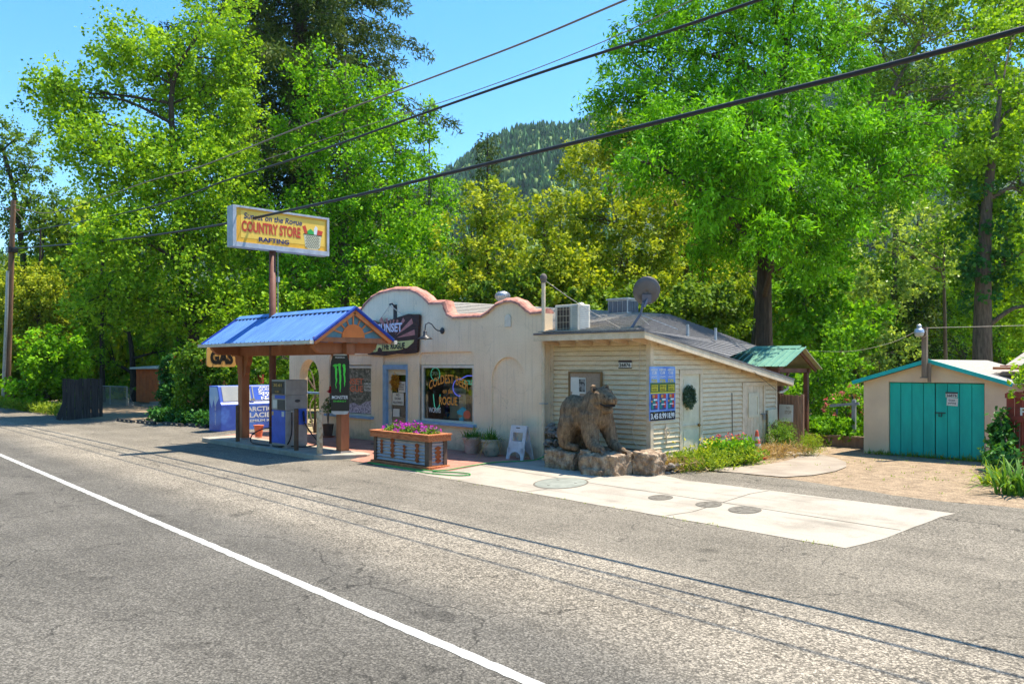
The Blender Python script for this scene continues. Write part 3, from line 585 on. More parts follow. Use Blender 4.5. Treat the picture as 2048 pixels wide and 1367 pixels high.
# openings: (x0,x1,z0,z1, arch rise) recess panels above door/windows are shallow (6 cm), openings cut deep
def arch_top(x, x0, x1, zs, rise):      # rounded-corner / arched head
    if rise >= (x1-x0)/2-.01: 
        c = (x0+x1)/2; r = (x1-x0)/2; return zs-r+math.sqrt(max(0, r*r-(x-c)**2))
    d = min(x-x0, x1-x); 
    return zs if d >= rise else zs-rise+math.sqrt(max(0, rise*rise-(rise-d)**2))
REC = [(-9.17,-6.90,.70,2.52,.16), (-6.33,-5.17,0.,2.53,.14), (-4.67,-2.43,.70,2.55,.16), (-1.78,-.60,0.,2.40,9)]
OPN = (-10.95,-9.76,0.,2.39,9)
def facade(mb):
    xs = set([-11.6, 0.]); 
    for a, b in TOP: xs.add(a)
    for x0, x1, z0, z1, r in REC+[OPN]:
        xs |= {x0, x1}
        n = 16 if r > 1 else 0
        for k in range(1, n): xs.add(x0+(x1-x0)*(1-math.cos(math.pi*k/n))/2)
        if r < 1:
            for k in range(1, 6): xs.add(x0+r*(1-math.cos(math.pi*k/10))); xs.add(x1-r*(1-math.cos(math.pi*k/10)))
    xs = sorted(xs)
    for a, b in zip(xs[:-1], xs[1:]):
        if b-a < 1e-5: continue
        m_ = (a+b)/2; za, zb = topz(a), topz(b)
        rec = next((q for q in REC+[OPN] if q[0] < m_ < q[1]), None)
        if rec is None:
            mb.poly([(a,0,-.05),(b,0,-.05),(b,0,zb),(a,0,za)]); lo = None
        else:
            x0, x1, z0, z1, r = rec; ta, tb = arch_top(a, x0, x1, z1, r), arch_top(b, x0, x1, z1, r)
            mb.poly([(a,0,ta),(b,0,tb),(b,0,zb),(a,0,za)])
            if z0 > 0: mb.poly([(a,0,-.05),(b,0,-.05),(b,0,z0),(a,0,z0)]); 
            dp = .30 if rec is OPN else .05
            mb.poly([(a,0,ta),(a,dp,ta),(b,dp,tb),(b,0,tb)])          # soffit
            if rec is not OPN:
                if rec is REC[3]: mb.poly([(a,.05,-.05),(b,.05,-.05),(b,.05,tb),(a,.05,ta)])
                else:
                    zh = 2.21
                    mb.poly([(a,.05,zh),(b,.05,zh),(b,.05,tb),(a,.05,ta)])
        # back face and top of the wall
        if rec is OPN: mb.poly([(b,.3,tb),(a,.3,ta),(a,.3,za),(b,.3,zb)])
        elif rec in REC[:3]:
            if rec[2] > 0: mb.poly([(b,.3,-.05),(a,.3,-.05),(a,.3,rec[2]),(b,.3,rec[2])])
            mb.poly([(b,.3,2.21),(a,.3,2.21),(a,.3,za),(b,.3,zb)])
        else: mb.poly([(b,.3,-.05),(a,.3,-.05),(a,.3,za),(b,.3,zb)])
        mb.poly([(a,0,za),(b,0,zb),(b,.3,zb),(a,.3,za)])
    for x0, x1, z0, z1, r in REC+[OPN]:
        dp = .30 if (x0, x1) == OPN[:2] else (.05 if r > 1 else .05)
        zt = z1-(r if r < 1 else (x1-x0)/2)
        mb.poly([(x0,0,z0-.05 if z0 == 0 else z0),(x0,dp,z0-.05 if z0 == 0 else z0),(x0,dp,zt),(x0,0,zt)]); mb.poly([(x1,0,zt),(x1,dp,zt),(x1,dp,z0),(x1,0,z0)])
        if z0 > 0: mb.poly([(x0,0,z0),(x1,0,z0),(x1,dp,z0),(x0,dp,z0)])
    mb.poly([(0,0,-.05),(0,.3,-.05),(0,.3,3.44),(0,0,3.44)]); mb.poly([(-11.6,.3,-.05),(-11.6,0,-.05),(-11.6,0,3.44),(-11.6,.3,3.44)])
    # side and rear walls of the main block
    mb.box((-9.5,.3,-.05), (-9.3,8,2.9)); mb.box((-9.5,8,-.05), (1.2,8.2,2.6))
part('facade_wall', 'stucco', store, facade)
# pink tile coping following the curve, in overlapping barrel tiles
cp = MB(); seg = []
for (a, za), (b, zb) in zip(TOP[:-1], TOP[1:]):
    n = max(1, round(math.hypot(b-a, zb-za)/.3))
    for k in range(n): seg.append((a+(b-a)*k/n, za+(zb-za)*k/n))
seg.append(TOP[-1])
for i, ((a, za), (b, zb)) in enumerate(zip(seg[:-1], seg[1:])):
    d = Vector((b-a, 0, zb-za)).normalized(); up = Vector((-d.z, 0, d.x)); 
    for e, (px_, pz_, s_) in enumerate(((a-d.x*.025, za-d.z*.025, 1.0), (b, zb, .93))):
        for k in range(9):
            th = math.pi*k/8; y = .15-math.cos(th)*.21*s_; h = math.sin(th)*.13*s_+.0-.03
            cp.v.append((px_+up.x*h, y, pz_+up.z*h))
    n0 = len(cp.v)-18
    for k in range(8): cp.f.append((n0+k, n0+9+k, n0+10+k, n0+k+1)); cp.mi.append(0)
    cp.f.append(tuple(n0+k for k in range(9))); cp.mi.append(0); cp.f.append(tuple(n0+17-k for k in range(9))); cp.mi.append(0)
cp.build('tile_coping', 'coping_tile', store)
# little arched vent
def vent(mb):
    pts = [(-1.29,3.13),(-1.08,3.13)]+[(-1.185+.105*math.cos(math.pi*k/8), 3.33+.105*math.sin(math.pi*k/8)) for k in range(9)]
    mb.prism(pts, (0,-.012,0), (1,0,0), (0,0,1), .014)
part('vent_panel', 'white_frame', store, lambda b: (vent(b), [b.box((-1.27,-.02,3.15+.04*k), (-1.10,-.012,3.17+.04*k)) for k in range(6)]))

def window(x0, x1, z0, z1, y, contents):
    f = part('window', 'white_frame', store, lambda b: (b.box((x0,y-.03,z0), (x0+.07,y+.05,z1)), b.box((x1-.07,y-.03,z0), (x1,y+.05,z1)), b.box((x0+.07,y-.031,z1-.07), (x1-.07,y+.05,z1)), b.box((x0+.07,y-.031,z0), (x1-.07,y+.05,z0+.06))))
    part('pane', 'window_glass', f, lambda b: b.poly([(x0+.06,y+.018,z0+.05),(x1-.06,y+.018,z0+.05),(x1-.06,y+.018,z1-.06),(x0+.06,y+.018,z1-.06)]))
    part('sill', 'blue_trim', f, lambda b: b.box((x0-.2,-.12,z0-.07), (x1+.12,y+.04,z0-.002)))
    part('room', 'dark_room', f, lambda b: (b.poly([(x0,y+1.2,z0-.1),(x1,y+1.2,z0-.1),(x1,y+1.2,z1),(x0,y+1.2,z1)]), b.poly([(x0,y+.05,z0),(x1,y+.05,z0),(x1,y+1.2,z0),(x0,y+1.2,z0)]), b.poly([(x0,y+.05,z0),(x0,y+1.2,z0),(x0,y+1.2,z1),(x0,y+.05,z1)]), b.poly([(x1,y+.05,z0),(x1,y+1.2,z0),(x1,y+1.2,z1),(x1,y+.05,z1)]), b.poly([(x0,y+.05,z1),(x1,y+.05,z1),(x1,y+1.2,z1),(x0,y+1.2,z1)])))
    return f
Yw = .06
mat('shelf_grey', (.16,.15,.13), (.10,.09,.08), 4, .8); mat('goods', (.4,.12,.06), (.05,.16,.3), 9, .6, c3=(.5,.42,.1), lo=.42, hi=.58, detail=1); mat('cooler_white', (.5,.52,.5), None, 4, .5); mat('wall_olive', (.17,.16,.10), (.10,.10,.06), 2, .8)
w2 = window(-4.60,-2.45,.70,2.20,Yw,None)
rq = random.Random(21)
part('shop_shelf', 'shelf_grey', w2, lambda b: ([b.box((-4.55,.75,.72+.3*k), (-3.75,1.05,.74+.3*k)) for k in range(5)], b.box((-3.80,.55,.72), (-3.62,.75,2.2)), b.box((-3.0,.9,.72),(-2.5,1.1,1.1))))
part('shop_goods', 'goods', w2, lambda b: [b.box((x,.76,.745+.3*k), (x+.05,.84,.745+.3*k+rq.uniform(.1,.2))) for k in range(4) for x in np.arange(-4.52,-3.85,.07)], split=True)
part('back_wall', 'wall_olive', w2, lambda b: b.box((-4.6,1.15,.7), (-2.5,1.2,2.2)))
part('drinks_cooler', 'cooler_white', w2, lambda b: (b.box((-3.5,.85,.72), (-3.0,1.1,1.75)),))
def arcw(cx, amp, W):     # arc warp for lettering
    return lambda X, Y: (X, Y+amp*(1-((X-W/2)/(W/2))**2))
def let2(b):
    y = Yw+.014; O = lambda x, z: (x, y, z); U = (1,0,0); V = (0,0,1)
    b.text('COLDEST BEER', O(-4.33,1.52), U, V, 1.62, .24, .02, .0, warp=arcw(0,.20,1.62))
    b.text('on the', O(-3.75,1.46), U, V, .42, .12, .015, 0)
    b.text('ROGUE', O(-3.90,1.15), U, V, .74, .22, .03, 0)
part('lettering', 'orange_letter', w2, let2)
part('lettering', 'white_letter', w2, lambda b: (b.text('OPEN', (-4.28,Yw+.05,1.92), (1,0,0), (0,0,1), .30, .11, .02), b.text('WORMS', (-4.33,Yw+.014,.93), (1,0,0), (0,0,1), .5, .14, .01)))
part('neon_ring', 'teal_neon', w2, lambda b: b.tube([(-4.14+.19*math.cos(a*math.pi/12), Yw+.08, 1.96+.17*math.sin(a*math.pi/12)) for a in range(25)], .008, 5))
part('neon_sign', 'blue_neon', w2, lambda b: (b.tube([(-3.16+.25*math.cos(a), Yw+.08, 1.62+.22*math.sin(a)) for a in np.linspace(1.2,4.9,14)], .008, 5), b.tube([(-3.05,Yw+.08,1.86),(-2.85,Yw+.08,1.93),(-2.62,Yw+.08,1.93)], .011, 5)))
part('neon_sign', 'teal_neon', w2, lambda b: (b.text('COLD', (-2.93,Yw+.06,1.70), (1,0,0), (0,0,1), .34, .12, .01), b.tube([(-4.25,Yw+.1,1.42),(-4.2,Yw+.1,1.1),(-4.1,Yw+.1,1.0),(-4.0,Yw+.1,1.1),(-3.96,Yw+.1,1.42)], .011, 5)))
part('notice', 'case_pale', w2, lambda b: b.box((-3.56,Yw+.10,.80), (-2.92,Yw+.115,1.60)))
part('lettering', 'black_letter', w2, lambda b: (b.text('WELCOME TO', (-3.48,Yw+.1,1.46), (1,0,0), (0,0,1), .46, .06, .01), b.text('SUNSET ON', (-3.46,Yw+.1,1.37), (1,0,0), (0,0,1), .42, .06, .01), b.text('THE ROGUE', (-3.46,Yw+.1,1.28), (1,0,0), (0,0,1), .42, .06, .01)))
mat('sticker_blue', (.05,.35,.42), (.03,.22,.32), 8, .6); mat('sticker_red', (.55,.12,.06), None, 8, .6)
def sticker(b):
    b.prism([(-3.18,1.0),(-2.95,1.13),(-2.82,1.08),(-2.80,.95),(-2.95,.90),(-3.15,.93)], (0,Yw+.0165,0), (1,0,0), (0,0,1), .003); b.prism([(-3.1,.82),(-2.95,.88),(-2.9,.78),(-3.05,.74)], (0,Yw+.0165,0), (1,0,0), (0,0,1), .003)
part('sticker', 'sticker_blue', w2, sticker)
part('sticker', 'sticker_red', w2, lambda b: b.prism([(-2.78+.14*math.cos(a), .93+.11*math.sin(a)) for a in np.linspace(0,6.1,14)], (0,Yw+.0165,0), (1,0,0), (0,0,1), .0045))
w1 = window(-9.10,-6.90,.70,2.18,Yw,None)
def poster_mat():
    m = mat('river_poster', (.30,.27,.24), (.05,.05,.045), 9, .5, c3=(.13,.13,.10), fine=.35, fs=18, stretch=(1,1,1.6))
poster_mat()
part('poster', 'river_poster', w1, lambda b: b.box((-9.03,Yw+.0,.77), (-6.96,Yw+.008,2.11)))
mat('orange_red', (.72,.20,.10), None, 9, .6); mat('rock_print', (.55,.50,.60), (.16,.14,.2), 16, .6, lo=.42, hi=.55)
part('lettering', 'orange_red', w1, lambda b: (b.text('SUNSET', (-8.75,Yw,1.62), (1,0,0), (0,0,1), 1.36, .19, .03, shear=0, lift=.003), b.text('ROGUE', (-8.6,Yw,1.40), (1,0,0), (0,0,1), 1.18, .19, .03, lift=.003)))
part('lettering', 'white_letter', w1, lambda b: (b.text('SUPPLIES', (-7.35,Yw,1.62), (1,0,0), (0,0,1), .34, .06, .02, lift=.003), b.text('COFFEE', (-7.35,Yw,1.53), (1,0,0), (0,0,1), .34, .06, .02, lift=.003), b.text('RENTALS', (-7.35,Yw,1.44), (1,0,0), (0,0,1), .34, .06, .02, lift=.003)))
part('printed_rocks', 'rock_print', w1, lambda b: b.prism([(-9.0,.78),(-6.99,.78),(-6.99,1.16),(-7.3,1.12),(-7.6,1.0),(-7.9,1.08),(-8.3,.98),(-8.7,1.06),(-9.0,1.0)], (0,Yw-.001,0), (1,0,0), (0,0,1), .002))
# door
dr = part('door', 'white_frame', store, lambda b: (b.box((-6.17,.075,.02), (-6.02,.12,2.08)), b.box((-5.33,.075,.02), (-5.24,.12,2.08)), b.box((-6.02,.075,1.93), (-5.33,.12,2.08)), b.box((-6.02,.075,.02), (-5.33,.12,.25))))
part('frame', 'blue_trim', dr, lambda b: (b.box((-6.33,-.015,0), (-6.17,.14,2.21)), b.box((-5.24,-.015,0), (-5.17,.14,2.21)), b.box((-6.17,-.014,2.08), (-5.24,.14,2.21))))
part('pane', 'window_glass', dr, lambda b: b.poly([(-6.02,.092,.25),(-5.33,.092,.25),(-5.33,.092,1.93),(-6.02,.092,1.93)]))
part('room', 'dark_room', dr, lambda b: b.box((-6.3,.9,0), (-5.2,.92,2.2)))
part('handle', 'steel', dr, lambda b: (b.tube([(-6.1,.07,.98),(-6.1,.02,.98),(-5.99,.02,.97)], .014, 8), b.lathe((-6.1,.0,1.16), [(.0,0),(.025,.0),(.025,.05),(0,.05)], 10)))
part('notice', 'paper', dr, lambda b: (b.box((-5.98,.072,1.08), (-5.46,.084,1.42)), b.box((-5.70,.071,1.44), (-5.38,.086,1.74)), b.box((-5.95,.071,.75), (-5.65,.084,.97))))
part('lettering', 'black_letter', dr, lambda b: (b.text('NO', (-5.8,.072,1.33), (1,0,0), (0,0,1), .15, .065, .02), b.text('DOGS', (-5.86,.072,1.23), (1,0,0), (0,0,1), .28, .065, .02), b.text('ALLOWED', (-5.94,.072,1.12), (1,0,0), (0,0,1), .44, .065, .02), b.text('PLEASE\nWEAR\nSHOES', (-5.66,.071,1.50), (1,0,0), (0,0,1), .24, .18, .01)))
# arch railing
part('arch_rail', 'blue_trim', store, lambda b: b.box((-10.95,.1,1.28), (-9.76,.2,1.34)))

# ---------------- siding wing
def rakez(y): return 2.86-(y+.3)*.1666
def siding(mb):
    z = .42; k = 0
    while z < 2.80:           # front wall, clapboards tilted out at the foot
        jj = rr.uniform(-.002, .002)
        mb.add([(-.02,.25-.028+jj,z),(2.75,.25-.028+jj,z),(2.75,.25-.003,z+.105),(-.02,.25-.003,z+.105),(-.02,.25,z),(2.75,.25,z)], [(0,1,2,3),(4,5,1,0)])
        z += .105
    z = .12
    doors = [(1.39,2.20,2.06),(4.01,5.06,1.74)]
    while z < 2.80:
        ymax = min(5.62, (2.86-(z+.05))/.1666-.3-.1)
        segs = [(.33, ymax)]
        for a, b, h in doors:
            if z < h-.02: segs = [s for q in segs for s in ((q[0], min(q[1], a)), (max(q[0], b), q[1])) if s[1]-s[0] > .02]
        for a, b in segs:
            if b > a: mb.add([(2.83+.030,a,z),(2.83+.030,b,z),(2.83+.003,b,z+.105),(2.83+.003,a,z+.105),(2.83,a,z),(2.83,b,z)], [(0,1,2,3),(4,5,1,0)])
        z += .105
wing = part('siding_wall', 'siding_paint', store, siding)
mat('lap_dirt', (.26,.14,.06), (.50,.36,.22), 3, .9, stretch=(1,1,8), lo=.45, hi=.62)
def laps(mb):      # rusty dirt caught in the laps between the boards
    z = .525; 
    while z < 2.75: mb.box((-.02,.2185,z-.011), (2.74,.236,z-.001)); z += .105
    z = .225
    while z < 2.7:
        ymax = min(5.60, (2.86-(z+.05))/.1666-.45)
        segs = [(.34, ymax)]
        for a, b, h in ((1.29,2.20,2.1),(3.95,5.06,1.78)):
            if z < h: segs = [s for q in segs for s in ((q[0], min(q[1], a)), (max(q[0], b), q[1])) if s[1]-s[0] > .02]
        for a, b in segs: mb.box((2.84,a,z-.010), (2.862,b,z-.001))
        z += .105
part('lap_lines', 'lap_dirt', store, laps)
mat('foundation', (.36,.34,.31), (.25,.24,.22), 3, .95, bump=.3)
part('wall_core', 'foundation', store, lambda b: b.add([(0,.26,-.05),(2.82,.26,-.05),(2.82,5.66,-.05),(0,5.66,-.05),(0,.26,2.7),(2.82,.26,2.7),(2.82,5.66,1.80),(0,5.66,1.80)], [(3,2,1,0),(4,5,6,7),(0,1,5,4),(1,2,6,5),(2,3,7,6),(3,0,4,7)]))
def trims(b):
    b.box((2.74,.225,.1), (2.855,.335,2.78)); b.box((-.04,.2,.1), (.10,.24,2.8)); b.box((2.78,5.6,.05), (2.86,5.68,1.84))
    b.box((2.835,1.29,.05), (2.865,1.39,2.06)); b.box((2.835,2.10,.05), (2.865,2.20,2.06)); b.box((2.835,1.29,2.0), (2.870,2.20,2.10))
    b.box((2.835,3.95,.05), (2.865,4.05,1.74)); b.box((2.835,4.98,.05), (2.865,5.06,1.74)); b.box((2.835,3.95,1.70), (2.870,5.06,1.78))
    b.box((-.04,.20,2.72), (2.75,.225,2.80))
part('corner_board', 'cream_trim', store, trims)
# fascia, rake board, rafters, shed roof
part('fascia', 'cream_trim', store, lambda b: (b.box((-.02,-.33,2.75), (3.11,-.29,2.885)), b.bar((3.09,-.29,2.81),(3.09,6.08,1.748), .04, .14), b.box((.0,6.04,1.66), (3.09,6.08,1.76))))
mat('soffit_wood', (.66,.50,.33), (.54,.38,.24), 5, .8, fine=.06)
def soff(b):
    b.add([(0,-.29,2.815),(3.09,-.29,2.815),(3.09,6.04,1.76),(0,6.04,1.76)], [(3,2,1,0)])
    for k in range(6):
        x = .25+k*.5; b.bar((x,-.28,2.76),(x,.22,2.68), .045, .09)
    for k in range(9):
        y = .5+k*.68; b.box((2.86,y,rakez(y)-.13), (3.09,y+.04,rakez(y)-.05))
part('eave_soffit', 'soffit_wood', store, soff)
rf = part('shed_roof', 'shaded_shingles', store, lambda b: b.add([(0,-.36,2.89),(3.12,-.36,2.89),(3.12,6.12,1.81),(0,6.12,1.81),(0,-.36,2.93),(3.12,-.36,2.93),(3.12,6.12,1.85),(0,6.12,1.85)], [(3,2,1,0),(4,5,6,7),(0,1,5,4),(1,2,6,5),(2,3,7,6),(3,0,4,7)]))
def roofslab(b, pts, t=.05):
    b.add(pts+[(x, y, z-t) for x, y, z in pts], [tuple(range(len(pts))), tuple(range(len(pts), 2*len(pts)))[::-1]]+[(i, i+len(pts), (i+1) % len(pts)+len(pts), (i+1) % len(pts)) for i in range(len(pts))])
P0, P1, P2, P3 = (-9.4,4.5,4.45), (-6.4,4.5,4.26), (-2.5,4.5,3.84), (.2,4.5,3.58)
def courses(b, A, B_, C_, D_, n, m=1):    # quad A-B (eave) to D-C (ridge) as n lapped courses
    A, B_, C_, D_ = map(Vector, (A, B_, C_, D_))
    nn = (B_-A).cross(D_-A).normalized()
    if nn.z < 0: nn = -nn
    for k in range(n):
        t0, t1 = k/n, (k+1)/n; a, q, c, d = A.lerp(D_, t0), B_.lerp(C_, t0), B_.lerp(C_, t1), A.lerp(D_, t1)
        b.add([a+nn*.02, q+nn*.02, c+nn*.002, d+nn*.002, a-nn*.0, q-nn*.0], [(0,1,2,3),(4,5,1,0)])
part('main_roof', 'shingle_light', store, lambda b: (courses(b, (-9.6,.32,3.2), (0,.32,2.98), (-.2,4.5,3.62), P0, 22), courses(b, (0,-.2,2.96), (2.75,-.2,2.93), P3, (-.3,4.5,3.63), 26)))
part('roof_slope', 'shaded_shingles', store, lambda b: (courses(b, (2.75,-.2,2.93), (1.5,7.1,2.73), (.25,4.6,3.58), P3, 20), courses(b, (2.78,-.15,2.92), (2.8,3.3,2.36), (1.5,7.1,2.74), (2.74,-.2,2.935), 9), courses(b, (1.5,7.1,2.73), (-9.4,8.4,2.9), P0, P3, 20)))
part('vent_pipe', 'galv', store, lambda b: [b.tube([(x,y,z),(x,y,z+.30)], .035, 10) for x, y, z in ((2.2,2.6,2.86),(2.15,3.9,2.82))])
# doors of the wing (the shed end stands a little below the forecourt)
def wreath_leaves(): pass
d1 = part('door', 'cream_door', store, lambda b: (b.box((2.80,1.39,.05), (2.835,2.10,2.0)), b.box((2.835,1.47,.18), (2.843,2.02,.75)), b.box((2.835,1.47,.98), (2.843,2.02,1.9))))
part('rail', 'cream_trim', d1, lambda b: b.box((2.836,1.39,.84), (2.856,2.10,.87)))
part('handle', 'brass', d1, lambda b: b.ell((2.88,2.03,.86), (.035,.035,.035)))
d2 = part('door', 'cream_trim', store, lambda b: [b.box((2.80,4.06+.153*k,.05), (2.838+.002*(k % 2),4.06+.153*k+.145,1.70)) for k in range(6)])
part('window_panel', 'cream_door', d2, lambda b: (b.box((2.843,4.25,.92), (2.862,4.32,1.52)), b.box((2.843,4.68,.92), (2.862,4.75,1.52)), b.box((2.843,4.32,1.42), (2.861,4.68,1.52)), b.box((2.843,4.32,.92), (2.861,4.68,.99)), b.box((2.842,4.32,.99), (2.848,4.68,1.42))))
part('latch', 'steel', d2, lambda b: (b.box((2.85,4.86,.97), (2.875,5.10,1.0)), b.box((2.87,4.93,.84), (2.90,5.01,.94)), b.tube([(2.885,4.94,.93),(2.885,4.95,.99),(2.885,4.99,.99),(2.885,5.0,.93)], .008, 6)))
# downspout and conduits
part('conduit', 'black_metal', store, lambda b: (b.tube([(2.87,3.45,1.55),(2.865,3.47,1.0),(2.87,3.48,.3)], .008, 6), b.tube([(3.13,4.0,2.05),(2.95,5.5,1.55),(2.9,5.66,1.5)], .006, 5)))
part('gutter_elbow', 'white_frame', store, lambda b: b.tube([(3.0,6.0,1.72),(3.0,5.95,1.6),(2.95,5.8,1.52),(2.9,5.7,1.50)], .03, 8))
mat('rope', (.62,.52,.4), None, 20, .9)
part('cable', 'rope', store, lambda b: b.tube([(2.60,.21,2.7),(2.58,.21,2.1),(2.56,.21,1.6),(2.45,.2,1.2),(2.40,.2,.8),(2.45,.2,.55),(2.6,.2,.45)], .006, 5))
part('faucet_pipe', 'rope', store, lambda b: (b.tube([(2.88,.75,.95),(2.89,.75,.62),(2.87,.78,.5)], .012, 6), b.tube([(2.89,.78+.09*math.cos(a),.77+.09*math.sin(a)) for a in np.linspace(0,6.28,16)], .008, 5)))

# ---------------- things on and at the store
# downpipe mast at the facade corner
t = thing('service_mast', (.06,-.08,0), 'tall cream service mast with grey weatherhead at the parapet end', 'mast')
part('pipe', 'cream_trim', t, lambda b: b.tube([(.06,-.08,0),(.06,-.08,4.12)], .045, 12))
mat('cap_dark', (.16,.13,.12), None, 9, .8)
part('weatherhead', 'cap_dark', t, lambda b: (b.ell((.06,-.08,4.22), (.085,.085,.10)), b.tube([(.06,-.08,4.1),(.06,-.08,4.2)], .06, 10)))
part('strap', 'galv', t, lambda b: [b.box((-.02,-.14,z), (.14,-.0,z+.03)) for z in (1.3,2.9)])
# air conditioner
t = thing('air_conditioner', (.60,.25,2.98), 'boxy beige air conditioner with rusty dark grille on the roof edge', 'air conditioner')
part('cabinet', 'white_frame', t, lambda b: (b.box((.27,.08,2.96), (.98,.50,3.58)),), bevel=.015)
mat('ac_grille', (.10,.07,.05), (.05,.035,.03), 14, .7)
part('grille', 'ac_grille', t, lambda b: b.box((.36,.068,3.0), (.74,.08,3.52)))
part('guard', 'cream_trim', t, lambda b: [b.box((.36,.058,3.03+.145*k), (.74,.066,3.037+.145*k)) for k in range(4)]+[b.box((.36+.094*k,.05,3.0), (.364+.094*k,.058,3.52)) for k in range(5)])
part('louvre', 'galv', t, lambda b: [b.box((.80,.066,3.02+.042*k), (.95,.08,3.04+.042*k)) for k in range(13)]+[b.box((.98,.13,3.02+.042*k), (.992,.44,3.04+.042*k)) for k in range(13)])
# evaporative cooler on the ridge
t = thing('evaporative_cooler', (-1.1,4.4,3.6), 'pale grey louvred box cooler sitting on the roof ridge', 'cooler')
part('cabinet', 'galv', t, lambda b: (b.box((-1.40,4.1,3.62), (-.72,4.6,4.0)), b.box((-1.44,4.06,4.0), (-.68,4.64,4.05))), bevel=.01)
mat('louvre_dark', (.14,.15,.17), None, 8, .7)
part('louvre', 'louvre_dark', t, lambda b: [b.box((-1.37+.165*k,4.085,3.66), (-1.24+.165*k,4.1,3.97)) for k in range(4)]+[b.box((-.72,4.14+.115*k,3.66), (-.705,4.23+.115*k,3.97)) for k in range(4)])
# turbine vent, stack vent
t = thing('turbine_vent', (-4.7,3.2,4.0), 'round ribbed metal turbine vent on the roof behind the parapet dip', 'roof vent')
part('collar', 'galv', t, lambda b: b.lathe((-4.7,3.2,3.85), [(.15,0),(.15,.3)], 18))
part('turbine_head', 'steel', t, lambda b: (b.lathe((-4.7,3.2,4.15), [(.15,0),(.20,.06),(.22,.12),(.20,.19),(.13,.25),(.03,.27)], 24), [b.tube([(-4.7+r*math.cos(a+dz), 3.2+r*math.sin(a+dz), 4.15+z) for r, z, dz in ((.16,0,0),(.21,.06,.1),(.23,.12,.2),(.21,.19,.3),(.13,.25,.4))], .008, 4) for a in np.linspace(0, 6.28, 19)]))
t = thing('stack_vent', (-1.1,2.6,3.5), 'small round vent cap on the roof above the air conditioner', 'roof vent')
part('stack', 'black_metal', t, lambda b: b.tube([(-1.1,2.6,3.3),(-1.1,2.6,3.76)], .06, 12))
part('cap', 'galv', t, lambda b: b.lathe((-1.1,2.6,3.76), [(.10,0),(.10,.06),(.06,.09)], 16))
# satellite dish
t = thing('satellite_dish', (2.37,0.50,2.9), 'large grey satellite dish seen from behind on a bent mast at the roof edge', 'satellite dish')
mat('dish_grey', (.15,.14,.14), (.11,.10,.10), 5, .5)
dc = Vector((2.52,0.55,3.78)); dn = Vector((-.55,.60,.42)).normalized()   # looks up and away from the road
du = dn.cross(Vector((0,0,1))).normalized(); dv = du.cross(dn).normalized()
def dish(b):
    n = 36; rings = [0,.1,.2,.3]; base = len(b.v)
    for r in rings:
        for k in range(n):
            a = 2*math.pi*k/n; p = dc+du*(r*math.cos(a))*.97+dv*(r*math.sin(a))*1.1+dn*(r*r*.75); b.v.append(tuple(p))
    for i in range(3):
        for k in range(n): b.f.append((base+i*n+k, base+i*n+(k+1) % n, base+(i+1)*n+(k+1) % n, base+(i+1)*n+k)); b.mi.append(0)
do = part('reflector', 'dish_grey', t, dish, smooth=True); sm = do.modifiers.new('thickness', 'SOLIDIFY'); sm.thickness = .008
mat('dish_blue', (.16,.17,.22), None, 5, .5, metal=.4)
part('mast', 'dish_blue', t, lambda b: b.tube([(2.25,0.30,2.9),(2.30,0.32,3.02),(2.44,0.44,3.30),(2.48,0.48,3.55)], .028, 10))
part('bracket', 'dish_blue', t, lambda b: (b.bar(dc-dn*.02-dv*.05, dc-dn*.06-dv*.22, .20, .05), b.bar(dc-dn*.05-dv*.15, Vector((2.48,0.48,3.45)), .08, .05)))
part('feed_arm', 'galv', t, lambda b: (b.tube([dc-dn*.03-dv*.26, dc-dv*.33+dn*.1, dc-dv*.30+dn*.36], .012, 6), b.tube([dc-dv*.30+dn*.34, dc-dv*.24+dn*.42], .03, 8)))
part('brace', 'galv', t, lambda b: (b.tube([(2.44,0.46,3.28),(2.87,1.20,2.98)], .008, 5), b.tube([(2.42,0.42,3.25),(2.12,1.20,3.1)], .008, 5)))
# service drop from the mast to the roof corner is a cable of its own
o = part('service_cable', 'rope', None, lambda b: b.tube([(.1,-.05,4.15),(.7,.05,3.75),(1.4,.12,3.35),(2.15,.2,2.97)], .007, 5)); tag(recenter(o), 'thin slack cable running from the mast head down to the dish foot', 'cable')

# carved hanging sign
mat('carved_wood', (.075,.032,.02), (.03,.015,.012), 7, .7, bump=.5, bs=30, stretch=(1,1,4)); mat('ray_pink', (.48,.19,.15), (.36,.13,.11), 8, .7)
mat('sign_yellow', (.62,.60,.22), (.5,.47,.16), 6, .7); mat('sign_white', (.66,.62,.68), None, 8, .7)
t = thing('hanging_sign', (-5.8,-.1,2.5), 'carved dark wood sign with pink sunrays, SUNSET in white and a yellow band', 'sign')
ys = -.10
brd = [(-6.98,2.55),(-6.9,2.50),(-6.5,2.49),(-6.2,2.47),(-5.6,2.52),(-5.2,2.51),(-4.75,2.53),(-4.62,2.56),(-4.52,3.54),(-4.56,3.58),(-4.80,3.585),(-5.0,3.61),(-5.15,3.585),(-5.4,3.55),(-5.7,3.50),(-5.95,3.46),(-6.1,3.42),(-6.4,3.43),(-6.55,3.45),(-6.66,3.50),(-6.72,3.46),(-6.95,3.36),(-7.02,3.2),(-6.99,2.9)]
part('board', 'carved_wood', t, lambda b: b.prism(brd[::-1], (0,ys+.05,0), (1,0,0), (0,0,1), -.07) if 0 else b.prism(brd, (0,ys+.06,0), (1,0,0), (0,0,1), .07))
yf = ys-.012
